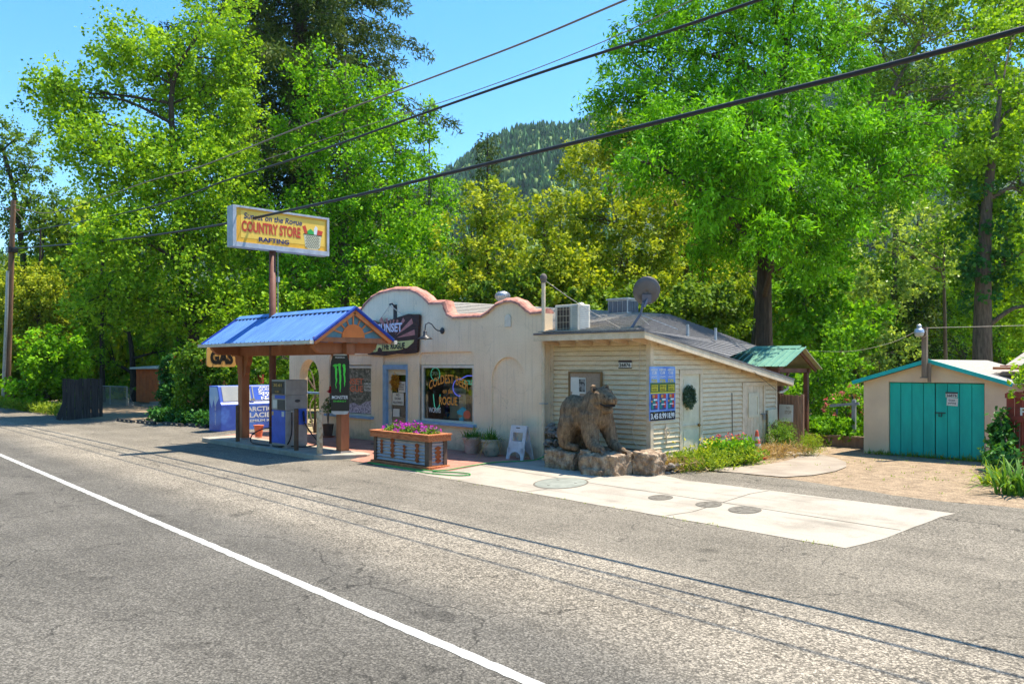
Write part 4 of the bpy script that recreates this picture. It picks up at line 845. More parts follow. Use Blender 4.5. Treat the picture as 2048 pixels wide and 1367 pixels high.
def rays(b):
    c = (-5.75,2.93)
    for a0, a1, L0, L1 in ((172,165,.25,1.1),(155,147,.25,1.0),(136,128,.25,.82),(117,111,.2,.66),(100,95,.2,.57),(84,79,.2,.56),(66,60,.2,.6),(47,41,.2,.78),(30,24,.25,1.05),(12,6,.25,1.05)):
        q = lambda a, l: (c[0]+l*math.cos(R(a)), c[1]+l*math.sin(R(a)))
        b.prism([q(a0-2.4,L0), q(a1+2.4,L0), q(a1-1.0,L1), q(a0+1.5,L1)][::-1], (0,yf+.006,0), (1,0,0), (0,0,1), .006)
part('sun_rays', 'ray_pink', t, rays)
part('band', 'sign_yellow', t, lambda b: b.prism([(-6.90,2.60),(-6.55,2.58),(-6.45,2.60),(-6.42,2.68),(-6.35,2.72),(-6.25,2.68),(-6.2,2.60),(-5.6,2.61),(-5.35,2.63),(-5.05,2.68),(-4.9,2.76),(-4.78,2.82),(-4.74,2.89),(-5.3,2.87),(-6.0,2.86),(-6.9,2.87)], (0,yf+.006,0), (1,0,0), (0,0,1), .008))
part('lettering', 'sign_white', t, lambda b: b.text('SUNSET', (-6.42,yf,3.13), (1,0,0), (0,0,1), 1.15, .25, .03, .01))
part('lettering', 'black_letter', t, lambda b: (b.text('ON', (-6.86,yf,2.63), (1,0,0), (0,0,1), .34, .17, .03, .014), b.text('THE', (-6.24,yf,2.64), (1,0,0), (0,0,1), .36, .18, .03, .014), b.text('ROGUE', (-5.80,yf,2.65), (1,0,0), (0,0,1), .66, .18, .03, .014)))
part('chain', 'rope', t, lambda b: [b.tube([p, q], .012, 5) for s in ((-6.50,3.42),(-5.22,3.56)) for p, q in [((-5.78,-.16,3.88), (s[0],-.07,s[1]))]]+[b.ell((-5.78+(s[0]+5.78)*k/14, -.16+.09*k/14, 3.88+(s[1]-3.88)*k/14), (.02,.012,.02), 6, 4) for s in ((-6.50,3.42),(-5.22,3.56)) for k in range(15)])
part('bracket', 'black_metal', t, lambda b: (b.tube([(-5.74,-.03,3.55),(-5.74,-.03,3.85),(-5.76,-.1,3.93),(-5.78,-.18,3.90)], .025, 8), b.box((-5.80,-.03,3.5), (-5.66,-.005,3.9))))
# gooseneck lamp
t = thing('gooseneck_lamp', (-3.66,0,3.1), 'black gooseneck barn lamp on the wall right of the carved sign', 'lamp')
part('wall_plate', 'black_metal', t, lambda b: b.ell((-3.66,-.02,3.11), (.085,.03,.085)))
part('arm', 'black_metal', t, lambda b: b.tube([(-3.66,-.02,3.11),(-3.67,-.16,3.11),(-3.69,-.24,3.16),(-3.71,-.33,3.27),(-3.73,-.42,3.31),(-3.745,-.50,3.27),(-3.75,-.52,3.18),(-3.75,-.52,3.08)], .015, 8))
part('lamp_shade', 'black_metal', t, lambda b: b.lathe((-3.75,-.52,2.88), [(.19,0),(.195,.012),(.14,.05),(.055,.09),(.05,.20),(.03,.22)], 28), smooth=True)
part('bulb', 'paper', t, lambda b: b.ell((-3.75,-.52,2.90), (.045,.045,.05)))
# door wreath (store) and dark wreath (wing)
rng = np.random.default_rng(5)
leafmat('straw', (.75,.42,.05), (.35,.12,.02), .2)
leafmat('wreath_green', (.05,.10,.05), (.10,.15,.10), .1)
def wreath(name, c, r, ax, m, label, n=500, th=.05):
    a = rng.random(n)*2*math.pi; P = np.zeros((n, 3)); P[:, 2] = r*1.15*np.sin(a); P[:, ax] = r*np.cos(a); P += np.array(c); P += rng.normal(size=(n, 3))*th*np.array([.35 if ax == 1 else 1, .35 if ax == 0 else 1, 1])
    A = nrm(rng.normal(size=(n, 3))); V, F, T_ = sprays(rng, P, A, np.full(n, .05), 3, .3, .07, .02, .1)
    o = np_mesh(name, V, F, m, None, T_); recenter(o); tag(o, label, 'wreath')
wreath('wreath', (-5.82,.045,1.72), .10, 0, 'straw', 'golden straw wreath on the glass of the store door')
wreath('wreath', (2.90,1.62,1.50), .13, 1, 'wreath_green', 'dark green wreath hung on the cream side door', 900, .045)
# bulletin board, number plate, price poster
t = thing('bulletin_board', (1.08,.2,1.3), 'cork bulletin board in a wood frame with sheets pinned, behind the bear', 'bulletin board')
mat('cork', (.42,.31,.22), (.34,.24,.17), 20, .9); mat('oak_frame', (.28,.17,.07), (.2,.12,.05), 8, .7); mat('photo_dark', (.3,.29,.27), (.04,.04,.04), 12, .6, lo=.45, hi=.55)
part('cork_panel', 'cork', t, lambda b: b.box((.64,.19,1.22), (1.53,.215,2.02)))
part('frame', 'oak_frame', t, lambda b: (b.box((.60,.17,1.2), (.64,.215,2.06)), b.box((1.53,.17,1.2), (1.57,.215,2.06)), b.box((.64,.17,2.02), (1.53,.216,2.06)), b.box((.64,.17,1.18), (1.53,.216,1.22))))
part('notice', 'paper', t, lambda b: (b.box((.67,.182,1.60), (.90,.188,1.93)), b.box((.70,.180,1.35), (.92,.186,1.62), ry=.15), b.box((.90,.182,1.56), (1.11,.188,1.92))))
part('photo_sheet', 'photo_dark', t, lambda b: b.box((.92,.176,1.60), (1.09,.181,1.89)))
t = thing('house_number', (2.2,.2,2.15), 'black house number plate reading 26876 on the siding above the bear', 'house number')
part('plate', 'paper', t, lambda b: b.box((2.03,.205,2.15), (2.36,.222,2.26))); part('border', 'black_letter', t, lambda b: (b.box((2.02,.202,2.13), (2.37,.224,2.148)), b.box((2.02,.202,2.262), (2.37,.224,2.275))))
mat('plate_brown', (.10,.06,.05), None, 9, .7); part('header_strip', 'plate_brown', t, lambda b: b.box((2.02,.204,2.277), (2.37,.222,2.31)))
part('lettering', 'black_letter', t, lambda b: b.text('26876', (2.045,.205,2.165), (1,0,0), (0,0,1), .30, .082, .03, .003))
t = thing('price_poster', (2.87,.62,1.05), 'tall blue cigarette price poster with yellow tags in three columns, on the side wall', 'poster')
X0 = 2.875
def pm(n, c, c2=None, s=30): mat(n, c, c2, s, .45)
def pblue():
    m = mat('poster_blue', (.10,.22,.62), (.28,.45,.8), 3, .4)
pblue(); pm('poster_yellow', (.75,.62,.03)); pm('poster_green', (.04,.12,.04), (.12,.16,.03), 12); pm('poster_red', (.62,.05,.03)); pm('poster_teal', (.02,.25,.22)); pm('poster_navy', (.04,.06,.22)); pm('poster_black', (.015,.012,.015)); pm('poster_orange', (.75,.30,.05))
Uy = (0,1,0); Vz = (0,0,1)
def rects(mb, lst, x):
    for y0, y1, z0, z1 in lst: mb.box((x-.002, y0, z0), (x, y1, z1))
part('panel', 'poster_blue', t, lambda b: b.prism([(.17,1.03),(1.10,1.03),(1.10,2.13),(1.07,2.17),(.17,2.17)], (X0-.02,0,0), Uy, Vz, .02))
part('price_strip', 'poster_black', t, lambda b: rects(b, [(.18,1.09,1.035,1.22)], X0+.003))
part('dark_field', 'poster_green', t, lambda b: rects(b, [(.18,1.09,1.60,1.83)], X0+.003))
part('lower_field', 'poster_navy', t, lambda b: rects(b, [(.20+.31*k,.44+.31*k,1.26,1.59) for k in range(3)], X0+.003))
part('yellow_tags', 'poster_yellow', t, lambda b: (rects(b, [(.225+.305*k,.445+.305*k,1.655,1.785) for k in range(3)], X0+.006), rects(b, [(.19,1.08,1.605,1.63)], X0+.006)))
part('red_packs', 'poster_red', t, lambda b: rects(b, [(.36+.305*k,.44+.305*k,1.50,1.59) for k in range(3)]+[(.37+.305*k,.44+.305*k,1.30,1.43) for k in range(3)], X0+.006))
part('orange_packs', 'poster_orange', t, lambda b: rects(b, [(.26+.305*k,.34+.305*k,1.51,1.58) for k in range(3)]+[(.21+.305*k,.26+.305*k,1.42,1.46) for k in range(3)], X0+.006))
part('teal_packs', 'poster_teal', t, lambda b: rects(b, [(.27+.305*k,.36+.305*k,1.39,1.49) for k in range(3)]+[(.22+.305*k,.30+.305*k,1.28,1.38) for k in range(3)], X0+.006))
part('lettering', 'white_letter', t, lambda b: ([b.text(s, (X0,.20+.30*k,1.065), Uy, Vz, .26, .12, .03, .005) for k, s in enumerate(('3.45','8.99','18.99'))], [b.text('AMERICA\'S', (X0,.20+.30*k,2.08), Uy, Vz, .24, .05, .03, .004) for k in range(3)], [b.text('CUB', (X0,.24+.30*k,2.01), Uy, Vz, .17, .06, .03, .004) for k in range(3)], [b.text('LIGHTS', (X0,.22+.30*k,1.93), Uy, Vz, .2, .05, .01, .004) for k in range(3)], rects(b, [(.27+.305*k,.40+.305*k,1.36,1.385) for k in range(3)]+[(.30+.305*k,.42+.305*k,1.455,1.49) for k in range(3)], X0+.009)))
part('lettering', 'poster_yellow', t, lambda b: [b.text('72%', (X0,.21+.30*k,1.835), Uy, Vz, .22, .07, .03, .006) for k in range(3)]+[b.text('NEW', (X0,.30+.30*k,1.195), Uy, Vz, .06, .02, .01, .006) for k in range(3)])
part('lettering', 'black_letter', t, lambda b: [b.text('HAVE YOU\nCHECKED', (X0,.235+.305*k,1.665), Uy, Vz, .19, .11, .02, .008) for k in range(3)])
# ================================================================ FORECOURT
mat('blue_roof', (.12,.28,.60), (.07,.185,.50), 2.2, .55, spec=.3, fine=.08, stretch=(1,.4,1), lo=.3, hi=.7)
mat('blue_edge', (.03,.06,.42), None, 4, .5)
mat('brown_timber', (.42,.17,.08), (.31,.115,.05), 5, .75, bump=.25, bs=20, stretch=(1,1,.3), fine=.1)
mat('orange_timber', (.75,.25,.08), (.56,.18,.055), 4, .7, bump=.1, fine=.08)
mat('gutter_cream', (.64,.60,.50), (.5,.46,.38), 5, .6)
mat('gable_blue', (.14,.27,.30), (.10,.2,.24), 5, .7); mat('sun_orange', (.80,.22,.05), (.7,.18,.04), 5, .6)
t = thing('gas_canopy', (-7.2,-2.45,0), 'small timber fuel canopy with a ribbed blue metal roof and orange sunburst gable', 'canopy')
RX0, RX1, RY, RZ = -10.25, -4.15, -2.40, 3.62
FE = (-3.58, 2.80); BE = (-1.24, 2.84)
def blue(b):
    for (ye, ze) in (FE, BE):
        n = 6.1/.1525; k = 0; x = RX0
        pr = []
        while x < RX1-.001:     # ribbed sheet: rib every 15 cm
            pr += [(x,0),(x+.165,0),(x+.180,.03),(x+.205,.03)]; x += .22
        pr.append((RX1, 0))
        for (xa, ha), (xb, hb) in zip(pr[:-1], pr[1:]):
            b.poly([(xa,ye,ze+ha),(xb,ye,ze+hb),(xb,RY,RZ+hb),(xa,RY,RZ+ha)])
            b.poly([(xa,ye,ze-.012),(xb,ye,ze-.012),(xb,RY,RZ-.012),(xa,RY,RZ-.012)])
part('roof_sheet', 'blue_roof', t, blue)
part('ridge_cap', 'blue_roof', t, lambda b: (b.poly([(RX0-.02,RY-.14,RZ-.055),(RX1+.02,RY-.14,RZ-.055),(RX1+.02,RY,RZ+.045),(RX0-.02,RY,RZ+.045)]), b.poly([(RX0-.02,RY+.14,RZ-.055),(RX1+.02,RY+.14,RZ-.055),(RX1+.02,RY,RZ+.045),(RX0-.02,RY,RZ+.045)])))
part('ridge_shade_dashes', 'black_letter', t, lambda b: [b.bar((x,RY-.150,RZ-.088),(x,RY-.138,RZ-.078), .145, .022) for x in np.arange(RX0+.085, RX1-.1, .22)])  # black dashes stand in for the shadows between ribs under the ridge cap
def verge(b):
    for X in (RX1+.0, RX0-.02):
        for (ye, ze) in (FE, BE):
            b.bar((X+.012,ye,ze+.0),(X+.012,RY,RZ+.005), .03, .075)
part('verge_trim', 'blue_edge', t, verge)
part('barge_board', 'orange_timber', t, lambda b: [b.bar((X,ye*.96+RY*.04,ze-.075+.03),(X,RY,RZ-.09), .05, .12) for X in (RX1-.04, RX0+.04) for ye, ze in (FE, BE)])
part('rafter', 'orange_timber', t, lambda b: [b.bar((X,ye*.95+RY*.05,ze-.02),(X,RY,RZ-.07), .05, .10) for X in np.arange(RX0+.6, RX1-.3, .68) for ye, ze in (FE, BE)])
part('gutter', 'gutter_cream', t, lambda b: (b.box((RX0-.04,FE[0]-.11,FE[1]-.09), (RX1+.02,FE[0]-.0,FE[1]-.003)), b.box((RX0-.04,BE[0],BE[1]-.10), (RX1+.04,BE[0]+.09,BE[1]-.003))))
part('beam', 'brown_timber', t, lambda b: (b.box((-10.55,-2.52,2.47), (-4.35,-2.28,2.74)),), bevel=.01)
part('cross_beam', 'brown_timber', t, lambda b: [b.prism([(-.95,2.76),(-.93,2.66),(-.82,2.55),(-.72,2.50),(.72,2.50),(.82,2.55),(.93,2.66),(.95,2.76)], (X,-2.42,0), (0,1,0), (0,0,1), .15) for X in (-4.70,-10.20)])
part('tie_beam', 'brown_timber', t, lambda b: [b.box((X,-3.50,2.765), (X+.10,-1.30,2.88)) for X in (-4.33,-10.1)])
part('post', 'brown_timber', t, lambda b: b.box((-4.79,-2.55,0), (-4.55,-2.31,2.47)), bevel=.012)
part('post', 'brown_timber', t, lambda b: b.box((-10.10,-2.55,0), (-9.84,-2.31,2.47)), bevel=.012)
corb = [(0,0),(0,-.62),(-.05,-.64),(-.06,-.56),(-.13,-.50),(-.14,-.40),(-.14,-.30),(-.22,-.24),(-.27,-.16),(-.27,-.04),(-.33,0)]
for px_, sgn, nm in ((-4.79,1,''),(-10.10,1,''),(-9.84,-1,'')):
    part('corbel', 'brown_timber', t, lambda b: b.prism([(px_+sgn*u, 2.468+v) for u, v in corb], (0,-2.36 if sgn > 0 else -2.50,0), (1,0,0), (0,0,1), .14 if sgn > 0 else -.14))
part('post_base', 'steel', t, lambda b: (b.box((-4.82,-2.58,0), (-4.52,-2.28,.05)), b.box((-10.13,-2.58,0), (-9.81,-2.28,.05))))
# gable infill with sunburst
Xg = -4.26
def gz(y): return RZ-.12-(abs(y-RY))*(.70)
part('gable_panel', 'gable_blue', t, lambda b: b.prism([(-3.32,2.88),(-1.46,2.88),(RY,3.50)], (Xg-.03,0,0), (0,1,0), (0,0,1), .03))
def rays_g(b):
    c = (RY, 2.88)
    for a in (18,42,66,90,114,138,162):
        L1 = .0
        for l in np.arange(.2, 1.2, .02):
            y, z = c[0]+l*math.cos(R(a)), c[1]+l*math.sin(R(a))
            if z > gz(y)-.03: break
            L1 = l
        b.bar((Xg+.012, c[0]+.25*math.cos(R(a)), c[1]+.25*math.sin(R(a))), (Xg+.012, c[0]+L1*math.cos(R(a)), c[1]+L1*math.sin(R(a))), .035, .03, up=(1,0,0))
part('sun_rays', 'orange_timber', t, rays_g)
part('sun_disc', 'sun_orange', t, lambda b: b.prism([(RY+.33*math.cos(a), 2.885+.33*math.sin(a)) for a in np.linspace(0, math.pi, 24)], (Xg,0,0), (0,1,0), (0,0,1), .035))
part('floodlight', 'gutter_cream', t, lambda b: [(b.lathe((x,-2.62,z-.02), [(.02,0),(.055,.03),(.06,.1),(.03,.14)], 12), b.tube([(x,-2.52,z+.1),(x+.08,-2.58,z+.12)], .02, 6)) for x, z in ((-10.72+.2,2.55),(-5.43,2.62),(-5.30,2.60))])
part('hook', 'gutter_cream', t, lambda b: b.tube([(-7.6+.05*math.cos(a),-2.45,2.43+.05*math.sin(a)) for a in np.linspace(0,6.28,14)], .008, 5))
# GAS sign hung at the left end
t = thing('gas_sign', (-10.72,-2.7,2.2), 'yellow board with rounded corners reading GAS in black, under the left canopy end', 'sign')
mat('gas_yellow', (.78,.48,.16), (.66,.38,.11), 3, .6)
def rrect(x0, x1, z0, z1, r, n=5):
    out = []
    for cx_, cz_, a0 in ((x1-r,z0+r,-90),(x1-r,z1-r,0),(x0+r,z1-r,90),(x0+r,z0+r,180)):
        for k in range(n+1): a = R(a0+90*k/n); out.append((cx_+r*math.cos(a), cz_+r*math.sin(a)))
    return out
part('board', 'gas_yellow', t, lambda b: b.prism(rrect(-3.24,-2.33,2.15,2.74,.09), (-10.72,0,0), (0,1,0), (0,0,1), .05))
part('lettering', 'black_letter', t, lambda b: b.text('GAS', (-10.67,-3.14,2.23), (0,1,0), (0,0,1), .72, .42, .06, .004))
part('hanger', 'steel', t, lambda b: [b.tube([(-10.69,y,2.83),(-10.5,y*.5-1.2,2.86)], .01, 5) for y in (-3.0,-2.6)])
# energy drink can banner on the right post
t = thing('can_banner', (-4.5,-2.5,1.0), 'tall black can-shaped banner with green claw marks on the right canopy post', 'banner')
mat('can_black', (.02,.018,.02), None, 6, .35, spec=.5); mat('claw_green', (.10,.75,.08), None, 6, .5); mat('can_rim', (.55,.56,.6), (.42,.42,.46), 5, .35, metal=.4)
# flat panel at 45 degrees, faces the road's traffic
bu = Vector((.76,.65,0)).normalized(); bw = Vector((bu.y,-bu.x,0)); bo = Vector((-4.67,-2.43,0))+bw*.20
def can_poly(z0, z1, h=.222): return [(-h,z0),(h,z0),(h,z1),(-h,z1)]
part('panel', 'can_black', t, lambda b: b.prism([(-.225,1.06),(.225,1.06),(.23,1.12),(.23,2.30),(.20,2.38),(.18,2.44),(-.18,2.44),(-.20,2.38),(-.23,2.30),(-.23,1.12)], bo, bu, (0,0,1), .03))
part('rim', 'can_rim', t, lambda b: (b.prism([(-.225,1.058),(-.19,.99),(-.12,.975),(.12,.975),(.19,.99),(.225,1.058)][::-1], bo, bu, (0,0,1), .032), b.prism([(-.17,2.442),(.17,2.442),(.165,2.475),(-.165,2.475)], bo, bu, (0,0,1), .032)))
def claws(b):
    rc = random.Random(2); W0 = bo+bw*.031
    for x, zt, zb, hd in ((-.105,2.20,1.62,1),(-.005,2.215,1.53,1),(.105,2.20,1.66,-1)):
        L_, Rr = [], []
        n = 12
        for k in range(n+1):
            z = zt+(zb-zt)*k/n; wd = .026*(1-k/n)**.6+.004; j = rc.uniform(-.012, .012)+.01*k/n
            L_.append((x-wd+j, z)); Rr.append((x+wd+j+rc.uniform(-.006,.006), z))
        for k in range(n): b.prism([L_[k+1], Rr[k+1], Rr[k], L_[k]], W0, bu, (0,0,1), .004)
        b.prism([(x-.085 if hd > 0 else x-.05, zt-.01), (x-.02,zt-.05), (x+.028,zt-.01), (x+.02,zt+.025), (x-.02,zt+.03)], W0, bu, (0,0,1), .004)
part('claw_marks', 'claw_green', t, claws)
part('lettering', 'white_letter', t, lambda b: (b.text('MONSTER', bo+bu*-.205+bw*.03+Vector((0,0,1.36)), bu, (0,0,1), .41, .085, .01, .003), b.text('FREEZING', bo+bu*-.12+bw*.03+Vector((0,0,2.375)), bu, (0,0,1), .24, .035, .01, .003)))
part('lettering', 'claw_green', t, lambda b: b.text('ENERGY', bo+bu*-.165+bw*.03+Vector((0,0,1.285)), bu, (0,0,1), .33, .04, .01, .003))
part('strap', 'steel', t, lambda b: (b.box((-4.80,-2.56,1.3), (-4.54,-2.30,1.32)), b.box((-4.80,-2.56,2.2), (-4.54,-2.30,2.22))))

# pylon sign
t = thing('pylon_sign', (-8.2,-2.45,0), 'tall pylon with a yellow lightbox reading COUNTRY STORE above the blue roof', 'sign')
mat('pole_brown', (.19,.075,.05), (.13,.05,.035), 6, .6, fine=.15); mat('alu', (.46,.49,.54), (.33,.36,.41), 4, .5, fine=.1)
mat('sign_face', (.80,.42,.04), (.74,.37,.035), 2, .5); mat('sign_face_light', (.90,.58,.10), (.85,.53,.085), 2, .5); mat('sign_shadow', (.62,.36,.06), None, 2, .5); mat('navy_letter', (.02,.03,.14), None, 5, .5)
part('pole', 'pole_brown', t, lambda b: b.tube([(-8.2,-2.45,-.02),(-8.2,-2.45,5.5)], .095, 20), smooth=True)
part('conduit', 'galv', t, lambda b: (b.tube([(-8.17,-2.30,3.5),(-8.17,-2.30,5.4)], .012, 6), b.box((-8.22,-2.33,4.55),(-8.12,-2.27,4.7))))
sx0, sx1, sy0, sy1, sz0, sz1 = -8.37,-8.05,-3.72,-.72,5.42,6.54
part('cabinet', 'alu', t, lambda b: b.box((sx0,sy0,sz0), (sx1,sy1,sz1)), bevel=.012)
part('frame', 'alu', t, lambda b: (b.box((sx1,sy0,sz1-.055), (sx1+.035,sy1,sz1)), b.box((sx1,sy0,sz0), (sx1+.035,sy1,sz0+.13)), b.box((sx1,sy0,sz0+.13), (sx1+.034,sy0+.10,sz1-.055)), b.box((sx1,sy1-.07,sz0+.13), (sx1+.034,sy1,sz1-.055))))
fx = sx1+.004
part('face', 'sign_face', t, lambda b: b.box((sx1,sy0+.10,sz0+.13), (fx,sy1-.07,sz1-.055)))
part('inner_face', 'sign_face_light', t, lambda b: b.box((fx-.002,sy0+.24,sz0+.26), (fx+.003,sy1-.14,sz1-.12)))
part('letter_shadow', 'sign_shadow', t, lambda b: (b.text('COUNTRY STORE', (fx,-3.43,5.82), Uy, Vz, 1.78, .30, .035, .005), b.text('RAFTING', (fx,-2.98,5.585), Uy, Vz, .92, .12, .02, .0045)))
part('lettering', 'red_letter', t, lambda b: b.text('COUNTRY STORE', (fx,-3.46,5.85), Uy, Vz, 1.80, .30, .035, .009))
part('lettering', 'navy_letter', t, lambda b: (b.text('Sunset on the Rogue', (fx,-3.40,6.16), Uy, Vz, 1.78, .21, .02, .007, .12), b.text('RAFTING', (fx,-2.95,5.62), Uy, Vz, .93, .13, .035, .008)))
mat('basket_cream', (.72,.66,.45), None, 5, .5)
def basket(b):
    b.prism([(-1.55,5.98),(-1.50,5.63),(-1.42,5.57),(-1.10,5.57),(-1.02,5.63),(-.97,5.98)], (fx,0,0), Uy, Vz, .006)
part('basket_picture', 'basket_cream', t, basket)
part('basket_weave', 'black_letter', t, lambda b: [b.prism([(y0,z0),(y0+.028,z0),(y0+.045,z0+.03),(y0+.017,z0+.03)], (fx+.006,0,0), Uy, Vz, .003) for i in range(8) for j in range(8) for y0, z0 in [(-1.50+.06*i+(.03 if j % 2 else 0), 5.60+.046*j)] if y0 < -1.06]+[b.prism([(-1.57,5.975),(-.95,5.975),(-.95,5.995),(-1.57,5.995)], (fx+.006,0,0), Uy, Vz, .003)])
part('basket_goods', 'red_letter', t, lambda b: (b.prism([(-1.60,6.2),(-1.50,6.24),(-1.42,6.02),(-1.52,6.0)][::-1], (fx,0,0), Uy, Vz, .006), b.prism([(-1.13,6.0),(-.96,6.0),(-.92,6.12),(-1.1,6.15)], (fx,0,0), Uy, Vz, .006)))
part('basket_goods', 'green_paint', t, lambda b: b.prism([(-1.44,6.0),(-1.22,6.0),(-1.22,6.08),(-1.33,6.16),(-1.44,6.08)], (fx,0,0), Uy, Vz, .006))
part('basket_goods', 'white_letter', t, lambda b: b.prism([(-1.22,6.0),(-1.12,6.0),(-1.10,6.2),(-1.16,6.26),(-1.22,6.16)], (fx,0,0), Uy, Vz, .006))

# fuel pump
mat('pump_grey', (.42,.40,.38), (.34,.32,.30), 5, .45, metal=.2, fine=.05); mat('pump_blue', (.06,.14,.62), (.045,.11,.5), 4, .45); mat('screen', (.03,.035,.03), None, 10, .3); mat('pump_dark', (.07,.07,.075), None, 10, .5); mat('hose_black', (.02,.02,.022), None, 10, .5); mat('amber', (.65,.42,.12), None, 4, .5)
t = thing('fuel_pump', (-6.95,-2.65,0), 'old boxy fuel pump with blue front panel, grey side and black hoses', 'fuel pump')
a, c_ = (-7.33,-2.95), (-6.58,-2.30)
part('cabinet', 'pump_grey', t, lambda b: (b.box((a[0],a[1],.06), (c_[0],c_[1],.99)), b.box((a[0],a[1],1.005), (c_[0],c_[1],1.40)), b.box((a[0],a[1],1.415), (c_[0],c_[1],1.81)), b.box((a[0]+.02,a[1]+.02,0), (c_[0]-.02,c_[1]-.02,1.80))), bevel=.012)
part('blue_panel', 'pump_blue', t, lambda b: (b.box((a[0]+.03,a[1]-.012,.12), (c_[0]-.02,a[1],1.0)), b.box((a[0]+.2,a[1]-.014,1.31), (c_[0]-.03,a[1]-.002,1.40))))
part('display', 'pump_dark', t, lambda b: (b.box((a[0]+.04,a[1]-.02,1.43), (c_[0]-.06,a[1],1.77)), b.box((a[0]+.34,a[1]-.014,1.02), (c_[0]-.04,a[1],1.28))))
part('price_window', 'screen', t, lambda b: (b.box((a[0]+.12,a[1]-.028,1.60), (c_[0]-.12,a[1]-.018,1.74)), b.box((a[0]+.2,a[1]-.028,1.46), (c_[0]-.2,a[1]-.018,1.54))))
part('digits', 'amber', t, lambda b: (b.text('30.61', (a[0]+.16,a[1]-.028,1.63), (1,0,0), (0,0,1), .42, .08, .01, .002), b.text('12.02', (a[0]+.24,a[1]-.028,1.475), (1,0,0), (0,0,1), .2, .045, .01, .002)))
part('notice', 'paper', t, lambda b: (b.box((a[0]+.08,a[1]-.008,1.05), (a[0]+.30,a[1]-.001,1.27)), b.box((c_[0]-.18,a[1]-.018,.84), (c_[0]-.05,a[1]-.011,.97))))
part('sticker', 'gas_yellow', t, lambda b: b.box((a[0]+.05,a[1]-.018,.86), (a[0]+.13,a[1]-.011,.96)))
part('brand_oval', 'pump_dark', t, lambda b: b.ell((c_[0],-2.60,1.25), (.012,.085,.04)))
part('nozzle_boot', 'pump_blue', t, lambda b: b.box((c_[0],-2.58,.62), (c_[0]+.06,-2.36,1.04)))
part('nozzle', 'hose_black', t, lambda b: (b.tube([(c_[0]+.08,-2.47,.98),(c_[0]+.10,-2.47,.85),(c_[0]+.09,-2.45,.70)], .028, 8), b.tube([(c_[0]+.09,-2.5,.92),(c_[0]+.17,-2.5,.84),(c_[0]+.15,-2.5,.72)], .018, 6)))
def cat(pts, n=8):      # smooth curve through points
    P = [Vector(p) for p in pts]; P = [P[0]*2-P[1]]+P+[P[-1]*2-P[-2]]; out = []
    for i in range(1, len(P)-2):
        for k in range(n):
            t_ = k/n; out.append(.5*((2*P[i])+(P[i+1]-P[i-1])*t_+(2*P[i-1]-5*P[i]+4*P[i+1]-P[i+2])*t_**2+(-P[i-1]+3*P[i]-3*P[i+1]+P[i+2])*t_**3))
    return out+[P[-2]]
part('hose', 'hose_black', t, lambda b: b.tube(cat([(c_[0]+.02,-2.78,.95),(c_[0]+.06,-2.80,.7),(c_[0]+.06,-2.82,.35),(c_[0]-.02,-2.90,.1),(-6.9,-3.0,.04),(-7.2,-2.99,.04)]), .017, 8))
part('hose', 'hose_black', t, lambda b: b.tube(cat([(c_[0]+.08,-2.45,.68),(c_[0]+.16,-2.3,.4),(c_[0]+.35,-2.2,.12),(c_[0]+.25,-2.5,.04),(c_[0]-.0,-2.75,.05),(-6.9,-2.99,.03)]), .017, 8))
part('hose', 'hose_black', t, lambda b: b.tube(cat([(-7.35,-2.6,.62),(-7.6,-2.7,.5),(-8.2,-2.75,.42),(-8.6,-2.85,.25),(-8.5,-2.95,.06),(-8.0,-3.0,.03),(-7.4,-2.98,.03)]), .017, 8))
part('bolt_caps', 'gutter_cream', t, lambda b: (b.ell((c_[0]+.02,-2.78,.97), (.02,.025,.03)),))
# bollards
mat('bollard_brown', (.16,.085,.05), (.11,.06,.035), 6, .6, fine=.15); mat('bollard_tan', (.50,.40,.27), (.30,.17,.08), 9, .8, fine=.2, lo=.35, hi=.5)
def bollard(x, y, h, r, m, label, z=0.0):
    t = thing('bollard', (x, y, z), label, 'bollard', 'bollards guarding the pump')
    MB().lathe((x, y, z), [(r, 0), (r, h-.02), (r*.93, h), (r*.5, h+.008)], 22).build('pipe', m, t, smooth=False)
    MB().lathe((x, y, z), [(r*1.5, 0), (r*1.3, .015)], 22).build('footing', 'island_concrete', t)
bollard(-9.24,-2.98,1.05,.055,'bollard_brown','thin dark brown bollard, leftmost, beside the left canopy post')
bollard(-5.86,-3.05,1.08,.058,'bollard_brown','thin dark brown bollard right in front of the pump')
bollard(-4.72,-3.06,1.06,.075,'bollard_tan','thicker weathered tan bollard with chipped paint near the island end')
# ice merchandiser
mat('ice_blue', (.06,.13,.55), (.10,.22,.66), 1.2, .4, spec=.5, c3=(.05,.10,.46)); mat('ice_pale', (.42,.58,.78), (.25,.42,.68), 1.5, .4); mat('ice_door', (.42,.43,.42), (.34,.36,.37), 2, .4, metal=.2)
t = thing('ice_merchandiser', (-13.75,-.9,0), 'blue bagged ice chest with slanted doors beyond the left canopy post', 'ice chest')
x0, x1, y0, y1 = -14.25,-13.35,-1.55,1.0
prof = [(x0,.0),(x1-.02,.0),(x1,.06),(x1,.92),(x1-.07,1.0),(x1-.26,1.55),(x0,1.55)]
part('cabinet', 'ice_blue', t, lambda b: b.prism([(x-0, z-.05) for x, z in prof], (0,y1,0), (1,0,0), (0,0,1), y1-y0), bevel=.02)
part('mountain_print', 'ice_pale', t, lambda b: b.prism([(x0+.06,.30),(x0+.16,1.25),(x0+.3,.75),(x0+.42,1.38),(x1-.30,1.47),(x0+.05,1.47)][::-1] if 0 else [(x0+.05,1.0),(x0+.22,.72),(x0+.34,1.05),(x0+.46,.80),(x1-.16,1.1),(x1-.30,1.46),(x0+.05,1.46)], (0,y0-.0,0), (1,0,0), (0,0,1), .004))
sl = Vector((-.19,0,.55)).normalized()
